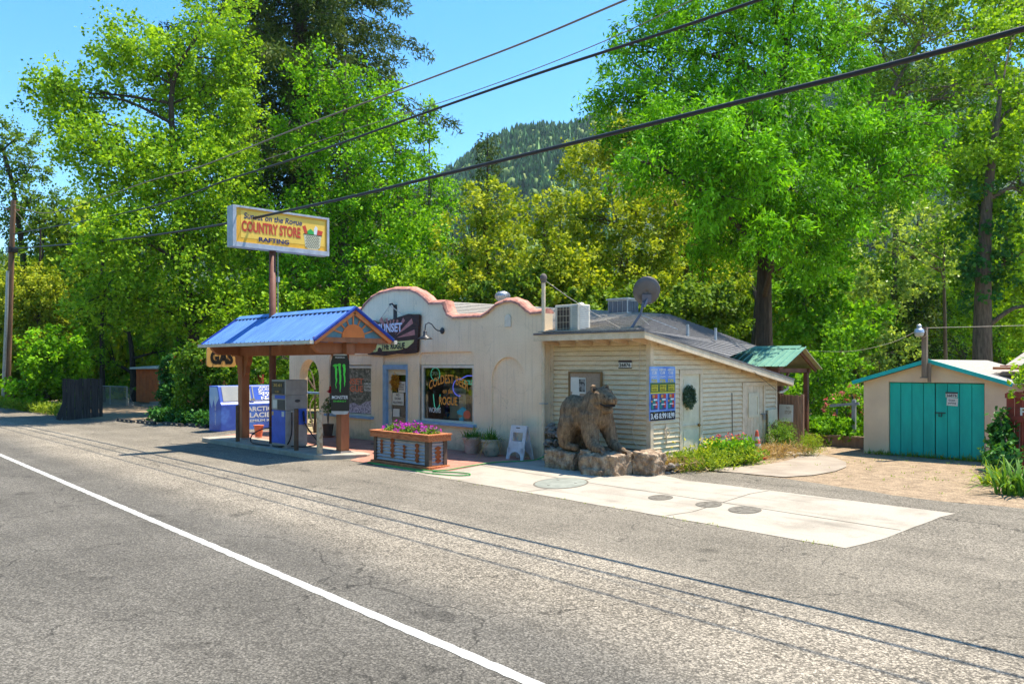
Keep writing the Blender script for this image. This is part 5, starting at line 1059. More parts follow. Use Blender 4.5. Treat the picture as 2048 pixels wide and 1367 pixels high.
def dpanel(b, ya, yb, lo=.05, hi=.95, up=.012):
    A = Vector((x1-.07,0,.95)); B_ = Vector((x1-.26,0,1.50)); n_ = Vector((sl.z,0,-sl.x))
    for pz in (0,):
        P, Q = A.lerp(B_, lo), A.lerp(B_, hi); b.add([Vector((P.x,ya,P.z))+n_*up, Vector((P.x,yb,P.z))+n_*up, Vector((Q.x,yb,Q.z))+n_*up, Vector((Q.x,ya,Q.z))+n_*up, Vector((P.x,ya,P.z)), Vector((P.x,yb,P.z)), Vector((Q.x,yb,Q.z)), Vector((Q.x,ya,Q.z))], [(0,1,2,3),(0,4,5,1),(1,5,6,2),(2,6,7,3),(3,7,4,0)])
part('door', 'ice_door', t, lambda b: dpanel(b, y0+.12, -.42))
part('door', 'ice_door', t, lambda b: dpanel(b, -.34, y1-.1))
part('door_print', 'pump_blue', t, lambda b: dpanel(b, -.30, y1-.16, .09, .9, .016))
def onslope(s, y, w_, h_, f):
    A = Vector((x1-.07,0,.95)); B_ = Vector((x1-.26,0,1.50)); P = A.lerp(B_, f); n_ = Vector((sl.z,0,-sl.x))
    return (s, Vector((P.x, y, P.z))+n_*.018, (0,1,0), tuple(sl), w_, h_)
part('lettering', 'white_letter', t, lambda b: ([b.text(*onslope(*q), .03, .003) for q in (('ARCTIC',-.08,.7,.07,.80),('GLACIER',-.12,.78,.07,.66),('Stock',-.12,.75,.13,.42),('Up',.02,.4,.12,.24),('Now',-.05,.6,.12,.08))], b.text('ARCTIC', (x1,-.62,.62), (0,1,0), (0,0,1), .95, .16, .03, .003), b.text('GLACIER', (x1,-.75,.40), (0,1,0), (0,0,1), 1.2, .17, .03, .003), b.text('PREMIUM ICE', (x1,-.72,.25), (0,1,0), (0,0,1), 1.1, .09, .02, .003), b.text('ARCTIC GLACIER', (-13.72,y0-.004,.18), (0,0,1), (-1,0,0), .98, .075, .02, .003)))
part('door_handle', 'ice_door', t, lambda b: b.box((x1-.05,-.45,.98), (x1-.02,-.31,1.06)))
# things behind the ice chest
mat('tank_red', (.28,.03,.04), (.2,.02,.03), 4, .5); 
t = thing('red_cylinder', (-16.9,1.6,0), 'dark red upright cylinder with a pale cap behind the blue ice chest', 'tank')
part('shell', 'tank_red', t, lambda b: b.lathe((-16.9,1.6,0), [(.25,0),(.25,1.9),(.22,1.97)], 24), smooth=False); part('cap', 'paper', t, lambda b: b.lathe((-16.9,1.6,1.97), [(.14,0),(.14,.05),(.03,.08)], 18))
t = thing('white_cabinet', (-20.2,1.8,0), 'pale louvred cabinet just left behind the ice chest', 'cabinet')
part('case', 'alu', t, lambda b: b.box((-20.6,1.5,0), (-19.9,2.2,1.8)), bevel=.01); part('louvre', 'louvre_dark', t, lambda b: [b.box((-20.5,1.49,1.2+.06*k), (-20.0,1.502,1.23+.06*k)) for k in range(7)])
# red flower bucket by the left post
t = thing('orange_bucket', (-10.4,-1.75,0), 'small orange plastic pot beside the left canopy post', 'bucket')
part('tub', 'orange_red', t, lambda b: b.lathe((-10.45,-1.7,0), [(.10,0),(.14,.32),(.16,.33),(.16,.36),(.14,.36)], 18))

# planter box
mat('corrugated', (.40,.42,.46), (.30,.32,.37), 6, .5, metal=.45, fine=.1); mat('rust', (.33,.10,.03), (.22,.06,.02), 10, .9, fine=.2)
mat('orange_wood', (.55,.20,.08), (.26,.07,.03), 5, .75, bump=.3, bs=20, stretch=(1.2,6,6), fine=.15, lo=.3, hi=.6); mat('post_dark', (.14,.10,.075), (.09,.065,.05), 5, .8, bump=.3, bs=20)
t = thing('planter_box', (-2.05,-2.3,-.09), 'long planter box of corrugated metal framed with orange boards and dark posts', 'planter')
x0, x1, y0, y1, zb, zt = -3.12,-1.04,-2.58,-2.05,-.10,.64
def corr(b):
    n = 44
    for (A, B_, nn) in (((x0+.08,y0+.03),(x1-.08,y0+.03),(0,-1)),((x1-.03,y0+.08),(x1-.03,y1-.08),(1,0)),((x1-.08,y1-.03),(x0+.08,y1-.03),(0,1)),((x0+.03,y1-.08),(x0+.03,y0+.08),(-1,0))):
        for k in range(n):
            z0_, z1_ = zb+.08+(zt-zb-.2)*k/n, zb+.08+(zt-zb-.2)*(k+1)/n; d0, d1 = .011*math.sin(k/n*6.283*7), .011*math.sin((k+1)/n*6.283*7)
            b.poly([(A[0]+nn[0]*d0,A[1]+nn[1]*d0,z0_),(B_[0]+nn[0]*d0,B_[1]+nn[1]*d0,z0_),(B_[0]+nn[0]*d1,B_[1]+nn[1]*d1,z1_),(A[0]+nn[0]*d1,A[1]+nn[1]*d1,z1_)])
part('corrugated_panel', 'corrugated', t, corr, smooth=True)
for px_, py_ in ((x0,y0),(x1-.15,y0),(x0,y1-.10),(x1-.10,y1-.10)):
    part('corner_post', 'post_dark', t, lambda b: b.box((px_,py_,zb+.07), (px_+(.15 if px_ > -2 and py_ == y0 else .10),py_+.10,zt-.12)), bevel=.008)
part('base_board', 'orange_wood', t, lambda b: (b.box((x0-.06,y0-.05,zb-.02), (x1+.05,y0+.02,zb+.07)), b.box((x1-.02,y0+.02,zb-.02), (x1+.055,y1+.04,zb+.07)), b.box((x0-.06,y0+.02,zb-.02), (x0+.01,y1+.04,zb+.07)), b.box((x0,y1-.02,zb-.02), (x1-.02,y1+.045,zb+.07))), bevel=.008)
part('top_board', 'orange_wood', t, lambda b: (b.box((x0-.06,y0-.06,zt-.12), (x1+.06,y0+.0,zt+.0)), b.box((x1,y0+.0,zt-.12), (x1+.062,y1+.06,zt)), b.box((x0-.06,y0+.0,zt-.12), (x0,y1+.06,zt)), b.box((x0,y1,zt-.12), (x1,y1+.06,zt)), b.box((x0-.08,y0-.08,zt+.001), (x1+.08,y0+.05,zt+.035)), b.box((x1-.05,y0+.05,zt+.001), (x1+.08,y1+.08,zt+.036)), b.box((x0-.08,y0+.05,zt+.001), (x0+.05,y1+.08,zt+.036)), b.box((x0+.05,y1-.05,zt+.001), (x1-.05,y1+.08,zt+.035))), bevel=.006)
mat('soil', (.08,.05,.03), None, 10, .95, bump=.5)
part('soil', 'soil', t, lambda b: b.box((x0+.05,y0+.05,zt-.1), (x1-.05,y1-.05,zt-.02)))
rp = random.Random(8)
def rustm(b):
    for cx_, cz_, s, face in ((-2.82,.30,.8,0),(-2.40,.29,1.1,0),(-1.95,.24,.75,0),(-1.48,.24,1.05,0),(-2.22,.22,.9,1)):
        nseg = 6; L_ = []; Rr = []
        h = .42*s
        for k in range(13):
            z = cz_+h/2-h*k/12; wd = s*(.02+.055*abs(math.sin(k*math.pi/3.0)))*(1.0 if 0 < k < 12 else .1)
            L_.append((-wd-rp.uniform(0,.012), z)); Rr.append((wd+rp.uniform(0,.012), z))
        for k in range(12):
            q = [L_[k+1], Rr[k+1], Rr[k], L_[k]]
            if face == 0: b.poly([(cx_+u, y0+.0155, v) for u, v in q])
            else: b.poly([(x1-.0155, -2.30+u*1.3, v) for u, v in q])
part('rust_stain', 'rust', t, rustm)
leafmat('petunia_leaf', (.10,.22,.03), (.22,.36,.06), .35)
leafmat('petunia', (.42,.02,.38), (.70,.10,.62), .35, tc=(1.1,.8,1.1))
rng = np.random.default_rng(11)
def cloud(rng, cx_, cy_, cz_, rx, ry, rz, n, up=.6):
    u = nrm(rng.normal(size=(n,3))); u[:,2] = np.abs(u[:,2]); r = rng.random((n,1))**.4
    return np.array([cx_,cy_,cz_])+u*r*np.array([rx,ry,rz]), nrm(u+np.array([0,0,up]))
P, A = cloud(rng, -2.08,-2.31,zt-.03, 1.0,.24,.16, 420)
P[:,2] += .05*np.sin(P[:,0]*9)
V, F, T_ = sprays(rng, P, A, np.full(len(P), .07), 7, .4, .055, .03, .1)
o = np_mesh('petunia_plants', V, F, 'petunia_leaf', None, T_); 
k = rng.choice(len(P), 190); Pf = P[k]+A[k]*.09+np.array([0,0,.03]); Pf = Pf[(np.abs(Pf[:,0]+2.95)<.12)|(np.abs(Pf[:,0]+2.3)<.28)|(Pf[:,0]>-2.0)]
V, F, T2 = sprays(rng, Pf, nrm(rng.normal(size=Pf.shape)+[0,-.5,.5]), np.full(len(Pf), .01), 4, 2.0, .045, .035, .0, upn=.3)
recenter(o); fl = np_mesh('blossoms', V, F, 'petunia', o, T2); tag(o, 'purple petunias with light green leaves filling the corrugated planter', 'flowers')

# potted plants
mat('pot_pink', (.55,.40,.33), (.45,.31,.25), 8, .8, fine=.05); mat('pot_teal', (.25,.31,.26), (.14,.20,.17), 5, .35, spec=.6, c3=(.36,.36,.28)); mat('pot_dark', (.10,.06,.045), None, 8, .6); mat('terracotta', (.42,.15,.08), None, 8, .8)
leafmat('daylily', (.05,.16,.02), (.16,.30,.05), .3); leafmat('dry_leaf', (.35,.22,.07), (.45,.3,.1), .3); leafmat('pot_plant', (.06,.14,.04), (.16,.24,.08), .3)
def blades(rng, c, n, L_, w_, lean=.5, seg=5, spread=.08):
    """arching strap leaves"""
    V = []; F = []; T_ = []
    for i in range(n):
        a = rng.random()*6.283; ln = L_*(.6+.6*rng.random()); le = lean*(.3+rng.random()); p = np.array([c[0]+spread*rng.normal(), c[1]+spread*rng.normal(), c[2]]); d = np.array([math.cos(a), math.sin(a), 0]); s = np.array([-d[1], d[0], 0]); tn = rng.random()
        for k in range(seg+1):
            t_ = k/seg; q = p+d*ln*le*t_**1.3*1.1+np.array([0,0,1])*ln*(t_*(1.05-.3*le)-le*.75*t_**2.4); ww = w_*(1-t_)**.6*.5+.001
            V += [q-s*ww, q+s*ww]; T_ += [tn, tn]
            if k: b = len(V); F.append((b-4, b-3, b-1, b-2))
    return np.array(V), np.array(F), np.array(T_)
def lily_pot(x, y, m, prof, label, dry=False, s=1.):
    t = thing('potted_plant', (x, y, hz(y)+.012), label, 'potted plant')
    MB().lathe((x, y, hz(y)+.012), prof, 26).build('pot', m, t)
    top = prof[-1][1]+hz(y)
    V, F, T_ = blades(rng, (x, y, top-.02), 150, .42*s, .022, .8); np_mesh('foliage', V, F, 'daylily', t, T_)
    if dry: V, F, T_ = blades(rng, (x, y, top-.02), 26, .5*s, .022, 1.5, spread=.1); np_mesh('dry_leaves', V, F, 'dry_leaf', t, T_)
lily_pot(-2.22,-.27,'pot_pink', [(.155,0),(.165,.05),(.205,.33),(.235,.335),(.235,.40),(.21,.41),(.19,.36)], 'pinkish clay pot of strap-leaved lilies against the wall')
lily_pot(-1.40,-.36,'pot_teal', [(.15,0),(.17,.03),(.235,.22),(.24,.30),(.235,.34),(.26,.35),(.26,.40),(.235,.41),(.2,.37)], 'teal glazed pot of lilies with dry drooping leaves beside the white sandwich board', True, 1.05)
t = thing('potted_plant', (-8.75,-.3,0.01), 'dark pot with a leggy red-flowered plant behind the right canopy post', 'potted plant')
MB().lathe((-8.75,-.3,.03), [(.12,0),(.17,.36),(.18,.38),(.16,.38)], 20).build('pot', 'pot_dark', t); MB().lathe((-8.75,-.3,.01), [(.18,0),(.21,.035),(.19,.035)], 20).build('saucer', 'terracotta', t)
part('stem', 'post_dark', t, lambda b: [b.tube(cat([(-8.75,-.3,.35),(-8.75+dx*.5,-.3+dy*.5,.8),(-8.75+dx,-.3+dy,h)]), .008, 4) for dx, dy, h in ((-.12,.03,1.2),(.05,.05,1.42),(.12,-.06,1.05),(-.05,-.1,1.0))])
P, A = cloud(rng, -8.75,-.3,.75, .20,.20,.42, 70); V, F, T_ = sprays(rng, P, A, np.full(len(P), .08), 4, .5, .085, .035, .2); np_mesh('foliage', V, F, 'pot_plant', t, T_)
leafmat('red_petals', (.6,.02,.05), (.75,.05,.12), .3, tc=(1.1,.8,.8))
P, A = cloud(rng, -8.69,-.25,1.38, .07,.07,.16, 30); V, F, T_ = sprays(rng, P, A, np.full(len(P), .02), 5, .9, .06, .05, .0); np_mesh('blossoms', V, F, 'red_petals', t, T_)
# door mat
o = part('door_mat', 'pot_dark', None, lambda b: b.prism([(-5.75+.38*math.cos(a), -.5+.2*math.sin(a)) for a in np.linspace(0, math.pi*2, 20)[:-1]], (0,0,.0105), (1,0,0), (0,1,0), .014)); tag(recenter(o), 'dark half-round mat on the bricks before the store door', 'door mat')

# sandwich board
mat('board_white', (.60,.60,.62), (.48,.48,.50), 7, .5, fine=.06)
t = thing('sandwich_board', (-.5,-.35,0), 'blank white plastic sandwich board with an empty square window', 'sandwich board')
def aframe(b, sgn):
    def P(u, v): return (-.72+u, -.33+sgn*(.16*(1-v/.78)), v+.012)
    q = lambda u0, u1, v0, v1: b.add([P(u0,v0), P(u1,v0), P(u1,v1), P(u0,v1)]+[(x, y+.025*sgn*-1*-1, z) for x, y, z in (P(u0,v0), P(u1,v0), P(u1,v1), P(u0,v1))], [(0,1,2,3),(7,6,5,4),(0,4,5,1),(1,5,6,2),(2,6,7,3),(3,7,4,0)])
    q(0,.10,.16,.78); q(.42,.52,.16,.78); q(.10,.42,.62,.78); q(.10,.42,.26,.42)
    # arched legs
    n = 8
    for k in range(n):
        a0, a1 = math.pi*k/n, math.pi*(k+1)/n; c, r = .26, .19
        u0, u1 = c-r*math.cos(a0), c-r*math.cos(a1); v0, v1 = .02+.16*math.sin(a0), .02+.16*math.sin(a1)
        b.add([P(u0,v0), P(u1,v1), P(u1,.262), P(u0,.262)]+[(x, y+.025*sgn, z) for x, y, z in (P(u0,v0), P(u1,v1), P(u1,.262), P(u0,.262))], [(0,1,2,3),(7,6,5,4),(0,4,5,1)])
    q(-.02,.07,0,.27); q(.45,.54,0,.27)
part('front_panel', 'board_white', t, lambda b: aframe(b, -1)); part('rear_panel', 'board_white', t, lambda b: aframe(b, 1))
part('groove', 'pump_dark', t, lambda b: (b.box((-.66,-.425,.31), (-.26,-.415,.322)), b.box((-.55,-.372,.73), (-.42,-.362,.75))))
# garden hose
mat('hose_green', (.05,.30,.06), (.03,.22,.05), 8, .4)
def hh(x, y, dz=.0): return (x, y, hz(y)+.03+dz)
o = part('garden_hose', 'hose_green', None, lambda b: b.tube(cat([(.42,.12,.95),(.36,.0,.5),(.25,-.15,.18),hh(.12,-.4,.02),hh(-.1,-.8),hh(-.35,-1.3),hh(-.5,-1.9),hh(-.62,-2.5),hh(-1.0,-2.72),hh(-2.0,-2.76),hh(-2.9,-2.74),hh(-3.1,-2.76),hh(-2.6,-2.80),hh(-1.4,-2.86),hh(-.6,-2.95),hh(.1,-2.78),hh(.3,-2.62),hh(.2,-2.5),hh(-.2,-2.55),hh(-.7,-2.75)], 6), .013, 7), smooth=True); tag(recenter(o), 'bright green garden hose trailing from the rocks around the planter foot', 'hose')
# ================================================================ GARAGE, PORCH, FENCES, LEFT YARD
mat('garage_stucco', (.80,.60,.39), (.70,.51,.33), 1.6, .9, bump=.2, bs=60, fine=.05)
mat('teal_paint', (.014,.52,.40), (.008,.38,.30), 3, .6, fine=.1, bump=.1, stretch=(1,1,.3)); mat('teal_bright', (.02,.50,.44), None, 4, .5)
mat('old_wood', (.30,.22,.15), (.19,.13,.085), 5, .85, bump=.4, bs=25, stretch=(2,2,.3), fine=.15)
mat('lamp_alu', (.5,.52,.56), None, 5, .35, metal=.6); mat('lamp_lens', (.55,.50,.38), None, 5, .4)
t = thing('garage', (6.15,8.5,0), 'small cream garage with double teal plank doors and teal roof edge', 'garage')
gx0, gx1, gy = 4.56, 7.76, 6.9
def gwall(b):
    b.prism([(gx0,0),(5.17,0),(5.17,1.78),(7.30,1.78),(7.30,0),(gx1,0),(gx1,1.80),(6.12,2.27),(gx0,1.80)][::-1] if 0 else [(gx0,-.05),(5.17,-.05),(5.17,1.79),(7.30,1.79),(7.30,-.05),(gx1,-.05),(gx1,1.78),(6.12,2.26),(gx0,1.78)], (0,gy+.15,0), (1,0,0), (0,0,1), .15)
    b.box((gx0,gy+.15,-.05), (gx0+.12,gy+4.2,1.78)); b.box((gx1-.12,gy+.15,-.05), (gx1,gy+4.2,1.78)); b.box((gx0,gy+4.2,-.05), (gx1,gy+4.3,1.78)); b.box((gx0+.2,gy+.5,-.05),(gx1-.2,gy+.55,1.9))
part('wall', 'garage_stucco', t, gwall)
part('roof', 'shingle_light', t, lambda b: (roofslab(b, [(4.36,gy-.14,1.80),(6.12,gy-.14,2.335),(6.12,gy+4.5,2.335),(4.36,gy+4.5,1.80)], .04), roofslab(b, [(7.88,gy-.14,1.80),(6.12,gy-.14,2.335),(6.12,gy+4.5,2.335),(7.88,gy+4.5,1.80)], .04)))
part('barge_board', 'teal_bright', t, lambda b: (b.bar((4.34,gy-.16,1.765),(6.12,gy-.16,2.305), .035, .09), b.bar((6.12,gy-.162,2.305),(7.90,gy-.162,1.765), .035, .09)))
rg = random.Random(4)
def planks(b, x0, n, w_):
    for k in range(n): j = rg.uniform(0, .004); b.box((x0+w_*k,gy+.05-j*2,.005+rg.uniform(0,.03)), (x0+w_*(k+1)-.013,gy+.09,1.775-rg.uniform(0,.008)))
for nm, x0 in (('l', 5.185), ('r', 6.245)):
    d = part('door', 'teal_paint', t, lambda b: planks(b, x0, 4, .262))
    if nm == 'r':
        mat('hasp', (.04,.10,.09), None, 6, .6)
        part('hasp', 'hasp', d, lambda b: (b.box((6.22,gy+.03,1.06), (6.46,gy+.046,1.09)), b.tube([(6.32,gy+.03,1.06),(6.32,gy+.02,.99),(6.38,gy+.02,.99),(6.38,gy+.03,1.06)], .012, 6)))
t = t = thing('garage_number', (6.6,gy,1.4), 'small plate reading 26876 on the teal garage door', 'house number')
part('plate', 'paper', t, lambda b: b.box((6.47,gy+.025,1.445), (6.72,gy+.045,1.535))); part('border', 'plate_brown', t, lambda b: b.box((6.465,gy+.022,1.537), (6.725,gy+.046,1.57)))
part('lettering', 'black_letter', t, lambda b: b.text('26876', (6.48,gy+.025,1.457), (1,0,0), (0,0,1), .23, .066, .03, .003))
t = thing('parking_notice', (6.6,gy,1.2), 'white paper notice reading Guest parking under the number on the garage door', 'notice')
part('sheet', 'paper', t, lambda b: b.box((6.49,gy+.03,1.25), (6.73,gy+.038,1.435), ry=.05)); part('lettering', 'black_letter', t, lambda b: (b.text('Guest', (6.53,gy+.029,1.36), (1,0,0), (0,0,1), .14, .045, .015, .003), b.text('parking', (6.52,gy+.029,1.285), (1,0,0), (0,0,1), .17, .05, .015, .003)))
# yard lamp on its post at the gable
t = thing('yard_lamp', (6.12,gy-.15,1.9), 'wooden post with a round metal yard light fixed to the garage gable', 'yard light')
part('post', 'old_wood', t, lambda b: b.box((6.04,gy-.30,1.92), (6.15,gy-.19,3.10)))
part('spar', 'old_wood', t, lambda b: b.box((6.155,gy-.25,1.80), (6.22,gy-.18,2.25))); part('foot_plate', 'pump_dark', t, lambda b: b.box((6.01,gy-.32,1.90), (6.17,gy-.17,1.918)))
part('lamp_head', 'lamp_alu', t, lambda b: b.lathe((6.03,gy-.42,2.95), [(.11,0),(.115,.02),(.10,.09),(.055,.12),(.055,.19),(.03,.21)], 20)); part('lens', 'lamp_lens', t, lambda b: b.lathe((6.03,gy-.42,2.87), [(.06,0),(.095,.03),(.10,.08)], 20))
part('wire_loop', 'rope', t, lambda b: b.tube([(6.06,gy-.3,3.05),(6.16,gy-.33,3.0),(6.17,gy-.33,2.9),(6.10,gy-.33,2.85)], .006, 5))
o = part('service_cable', 'rope', None, lambda b: (b.tube(cat([(6.1,gy-.25,3.08),(8,10,3.22),(11,14,3.5),(16,20,4.0)]), .006, 5))); tag(recenter(o), 'thin wire running right from the yard light into the trees', 'cable')
o = part('service_cable', 'rope', None, lambda b: (b.tube(cat([(6.0,gy-.25,3.05),(4.6,8.2,2.75),(2.5,10,2.6),(-2,14,2.9)]), .006, 5))); tag(recenter(o), 'thin slack wire running left from the yard light towards the woods', 'cable')
# neighbour structure at the right
t = thing('neighbour_shed', (9.2,9,0), 'old shed behind the right fence with grey roof and loose boards on the edge', 'shed')
part('wall', 'old_wood', t, lambda b: b.box((7.95,8.3,0), (12,12,2.0))); part('roof', 'shingle_light', t, lambda b: roofslab(b, [(7.2,8.0,2.02),(12.5,8.0,2.02),(12.5,11.0,2.62),(7.2,11.0,2.62)], .06))
part('roof_board', 'orange_wood', t, lambda b: (b.box((7.25,7.7,2.10), (9.6,7.95,2.16)), b.box((7.35,7.9,2.17), (9.2,8.2,2.20))), split=True)
mat('red_fence', (.33,.065,.045), (.22,.045,.03), 4, .8, bump=.3, bs=20, fine=.12)
t = thing('red_fence', (8.9,5.9,0), 'dark red board fence at the right edge with white letters, by the garage', 'fence')
part('boards', 'red_fence', t, lambda b: [b.box((8.0+.155*k,5.9+.01*(k % 2),.0), (8.145+.155*k,5.93+.01*(k % 2),1.62+.02*(k % 3))) for k in range(12)])
part('rail', 'red_fence', t, lambda b: (b.box((7.98,5.86,1.0), (9.86,5.895,1.12)), b.box((7.98,5.86,1.5), (9.86,5.895,1.6))))
part('lettering', 'white_letter', t, lambda b: b.text('PUBLIC', (8.27,5.86,1.14), (1,0,0), (0,0,1), .9, .17, .02, .01))
# green-roofed porch behind the wing
mat('green_metal', (.16,.34,.25), (.12,.27,.20), 4, .5, metal=.1, fine=.06); mat('red_timber', (.24,.10,.06), (.16,.07,.04), 5, .8, fine=.1); mat('poly_cream', (.55,.48,.33), (.42,.35,.22), 6, .7)
t = thing('back_porch', (1,7.4,0), 'open porch behind the wing with a ribbed pale green metal roof and red-brown timbers', 'porch')
def greenroof(b):
    x = -1.4
    while x < 2.62:
        b.poly([(x,6.25,2.17),(x+.17,6.25,2.17),(x+.17,7.42,2.69),(x,7.42,2.69)]); b.add([(x+.17,6.25,2.17),(x+.185,6.25,2.2),(x+.2,6.25,2.17),(x+.2,7.42,2.69),(x+.185,7.42,2.72),(x+.17,7.42,2.69)], [(0,1,4,5),(1,2,3,4)]); x += .2
part('roof_sheet', 'green_metal', t, greenroof)
part('ridge_cap', 'green_metal', t, lambda b: (b.poly([(-1.4,7.3,2.655),(2.66,7.3,2.655),(2.66,7.42,2.74),(-1.4,7.42,2.74)]), b.poly([(-1.4,7.54,2.655),(2.66,7.54,2.655),(2.66,7.42,2.74),(-1.4,7.42,2.74)])))
part('rear_sheet', 'poly_cream', t, lambda b: b.add([(-1.4,7.42,2.69),(2.75,7.42,2.69),(2.75,8.5,2.10),(-1.4,8.5,2.10),(-1.4,7.42,2.67),(2.75,7.42,2.67),(2.75,8.5,2.08),(-1.4,8.5,2.08)], [(0,1,2,3),(4,5,6,7),(1,2,6,5)]))
part('rafter', 'red_timber', t, lambda b: [b.bar((x,6.3,2.10),(x,7.42,2.61), .05, .10) for x in (2.58,1.2,-.2)]+[b.bar((x,8.45,2.05),(x,7.42,2.61), .05, .10) for x in (2.58,1.2,-.2)], split=True)
part('beam', 'red_timber', t, lambda b: (b.box((-1.3,6.42,1.98), (2.5,6.52,2.12)), b.box((-1.3,8.2,1.98), (2.5,8.3,2.12)), b.box((2.35,6.52,2.0), (2.45,8.2,2.11))), split=True)
part('post', 'red_timber', t, lambda b: (b.box((2.38,6.60,0), (2.50,6.72,1.98)), b.box((2.38,8.1,0), (2.50,8.2,1.98)), b.box((-.5,6.42,0), (-.38,6.54,1.98))), split=True)
part('brace', 'red_timber', t, lambda b: b.bar((2.44,6.70,1.6),(2.44,7.1,2.0), .06, .06))
# picket fence between wing and garden
mat('fence_red_wood', (.38,.22,.14), (.24,.13,.08), 6, .85, bump=.4, bs=20, stretch=(3,3,.3), fine=.15)
t = thing('plank_fence', (3.0,6.1,0), 'short reddish wooden plank fence at the far corner of the siding wing', 'fence')
part('boards', 'fence_red_wood', t, lambda b: [b.box((2.62+.082*k,6.15+.006*(k % 2),0), (2.695+.082*k,6.175+.006*(k % 2),1.43+rg.uniform(-.02,.02))) for k in range(8)])
part('post', 'fence_red_wood', t, lambda b: b.box((3.24,6.18,0), (3.31,6.25,1.45)))
o = part('white_board', 'paper', None, lambda b: b.box((2.70,6.08,.74), (3.08,6.10,1.18), ry=.02)); tag(recenter(o), 'faded white sign board fixed to the reddish plank fence', 'sign')
o2 = part('lettering', 'cork', o, lambda b: (b.text('STOP', (2.86,6.079,.94), (1,0,0), (0,0,1), .18, .09, .02, .003), b.text('NO', (2.90,6.079,1.07), (1,0,0), (0,0,1), .1, .06, .01, .003)))
o = part('loose_board', 'cream_door', None, lambda b: b.bar((2.93,5.08,.6),(2.90,5.60,.62), .02, .95)); tag(recenter(o), 'cream panel leaning against the siding right of the padlocked door', 'panel')
# raised bed behind the path
t = thing('raised_bed', (3.5,8,0), 'low raised garden bed edged with weathered boards left of the garage', 'raised bed')
part('edge_board', 'old_wood', t, lambda b: (b.box((2.6,8.0,-.02), (4.0,8.06,.24)), b.box((2.45,7.95,.24), (4.25,8.12,.30)), b.box((2.45,8.06,0), (2.52,9.0,.24))), split=True)
part('corner_post', 'old_wood', t, lambda b: (b.box((4.02,7.93,0), (4.24,8.1,.24)), b.box((3.15,7.94,0), (3.22,7.998,.22))), split=True)
mat('white_wood', (.42,.44,.47), (.3,.32,.35), 6, .8, fine=.1)
t = thing('garden_post', (3.72,8.0,0), 'white wooden post with a short crossarm in front of red flowers', 'post')
part('post', 'white_wood', t, lambda b: b.box((3.66,8.3,0), (3.75,8.39,1.27))); part('crossarm', 'white_wood', t, lambda b: b.bar((3.05,8.32,1.08),(3.85,8.32,1.17), .05, .075)); part('hanging_bottle', 'dish_blue', t, lambda b: b.tube([(3.25,8.3,1.0),(3.25,8.3,.85)], .03, 8))
# traffic cone
mat('cone_orange', (.72,.13,.06), (.55,.09,.05), 8, .6); mat('cone_white', (.45,.46,.44), (.35,.36,.35), 9, .6)
t = thing('traffic_cone', (3.35,3.75,0), 'faded orange and white traffic cone among the weeds by the side doors', 'traffic cone')
part('cone_body', 'cone_orange', t, lambda b: (b.lathe((3.35,3.75,0), [(.15,.03),(.055,.50),(.03,.66),(.02,.67)], 20), b.box((3.17,3.57,0), (3.53,3.93,.03))))
part('reflective_band', 'cone_white', t, lambda b: (b.lathe((3.35,3.75,0), [(.108,.25),(.086,.36)], 20), b.lathe((3.35,3.75,0), [(.073,.425),(.052,.53)], 20)), split=True)

# ---------------- left side of the picture
t = thing('dark_fence', (-25.1,-2.2,-.1), 'short dark weathered board fence standing by the road at the left', 'fence')
mat('dark_wood', (.085,.07,.065), (.04,.033,.03), 5, .9, bump=.5, bs=20, stretch=(3,3,.3), fine=.25)
part('boards', 'dark_wood', t, lambda b: [b.box((-25.0+.02*(k % 2),-3.05+.16*k,-.12), (-24.96+.02*(k % 2),-2.905+.16*k,1.60+rg.uniform(-.04,.05))) for k in range(10)])
part('rail', 'dark_wood', t, lambda b: (b.box((-25.07,-3.05,.3), (-25.0,-1.5,.4)), b.box((-25.07,-3.05,1.2), (-25.0,-1.5,1.3))), split=True)
part('lean_board', 'dark_wood', t, lambda b: b.bar((-25.05,-3.2,-.1),(-25.05,-2.6,1.5), .05, .2))
t = thing('chain_link_fence', (-36,2.3,0), 'low chain-link fence with steel posts across the far driveway', 'fence')
part('post', 'galv', t, lambda b: [b.tube([(-39.5+2.0*k,2.0+.2*k,0),(-39.5+2.0*k,2.0+.2*k,1.05)], .03, 8) for k in range(4)], split=True)
part('top_rail', 'galv', t, lambda b: b.tube([(-39.5,2.0,1.03),(-33.5,2.6,1.03)], .022, 6))
def mesh_net(b):
    for k in range(0, 60):
        x = -39.5+.1*k; y = 2.0+.01*k
        b.bar((x,y,.02),(x+.9,y+.09,1.0), .006, .006); b.bar((x+.9,y+.09,.02),(x,y,1.0), .006, .006)
part('wire_mesh', 'galv', t, mesh_net)
mat('shed_red', (.75,.20,.06), (.62,.15,.05), 4, .7, fine=.08)
t = thing('red_shed', (-33,5.3,0), 'orange-red shed with vertical battens and a small window beyond the driveway', 'shed')
part('wall', 'shed_red', t, lambda b: (b.box((-36.2,4.1,.1), (-29.5,7,2.0)), [b.box((-36.2+.21*k,4.07,.12), (-36.15+.21*k,4.1,1.98)) for k in range(30)]))
part('roof', 'gutter_cream', t, lambda b: roofslab(b, [(-36.5,3.8,2.08),(-29.2,3.8,2.12),(-29.2,7.2,2.35),(-36.5,7.2,2.32)], .10))
wn = part('window', 'gutter_cream', t, lambda b: b.box((-32.8,4.04,1.18), (-31.9,4.08,1.58))); part('pane', 'louvre_dark', wn, lambda b: (b.box((-32.74,4.03,1.22), (-32.38,4.041,1.54)), b.box((-32.32,4.03,1.22), (-31.96,4.041,1.54))), split=True)
part('step', 'path_concrete', t, lambda b: (b.box((-32.2,3.3,0), (-30.2,4.1,.25)), b.box((-32.0,2.8,0), (-30.4,3.3,.12))))
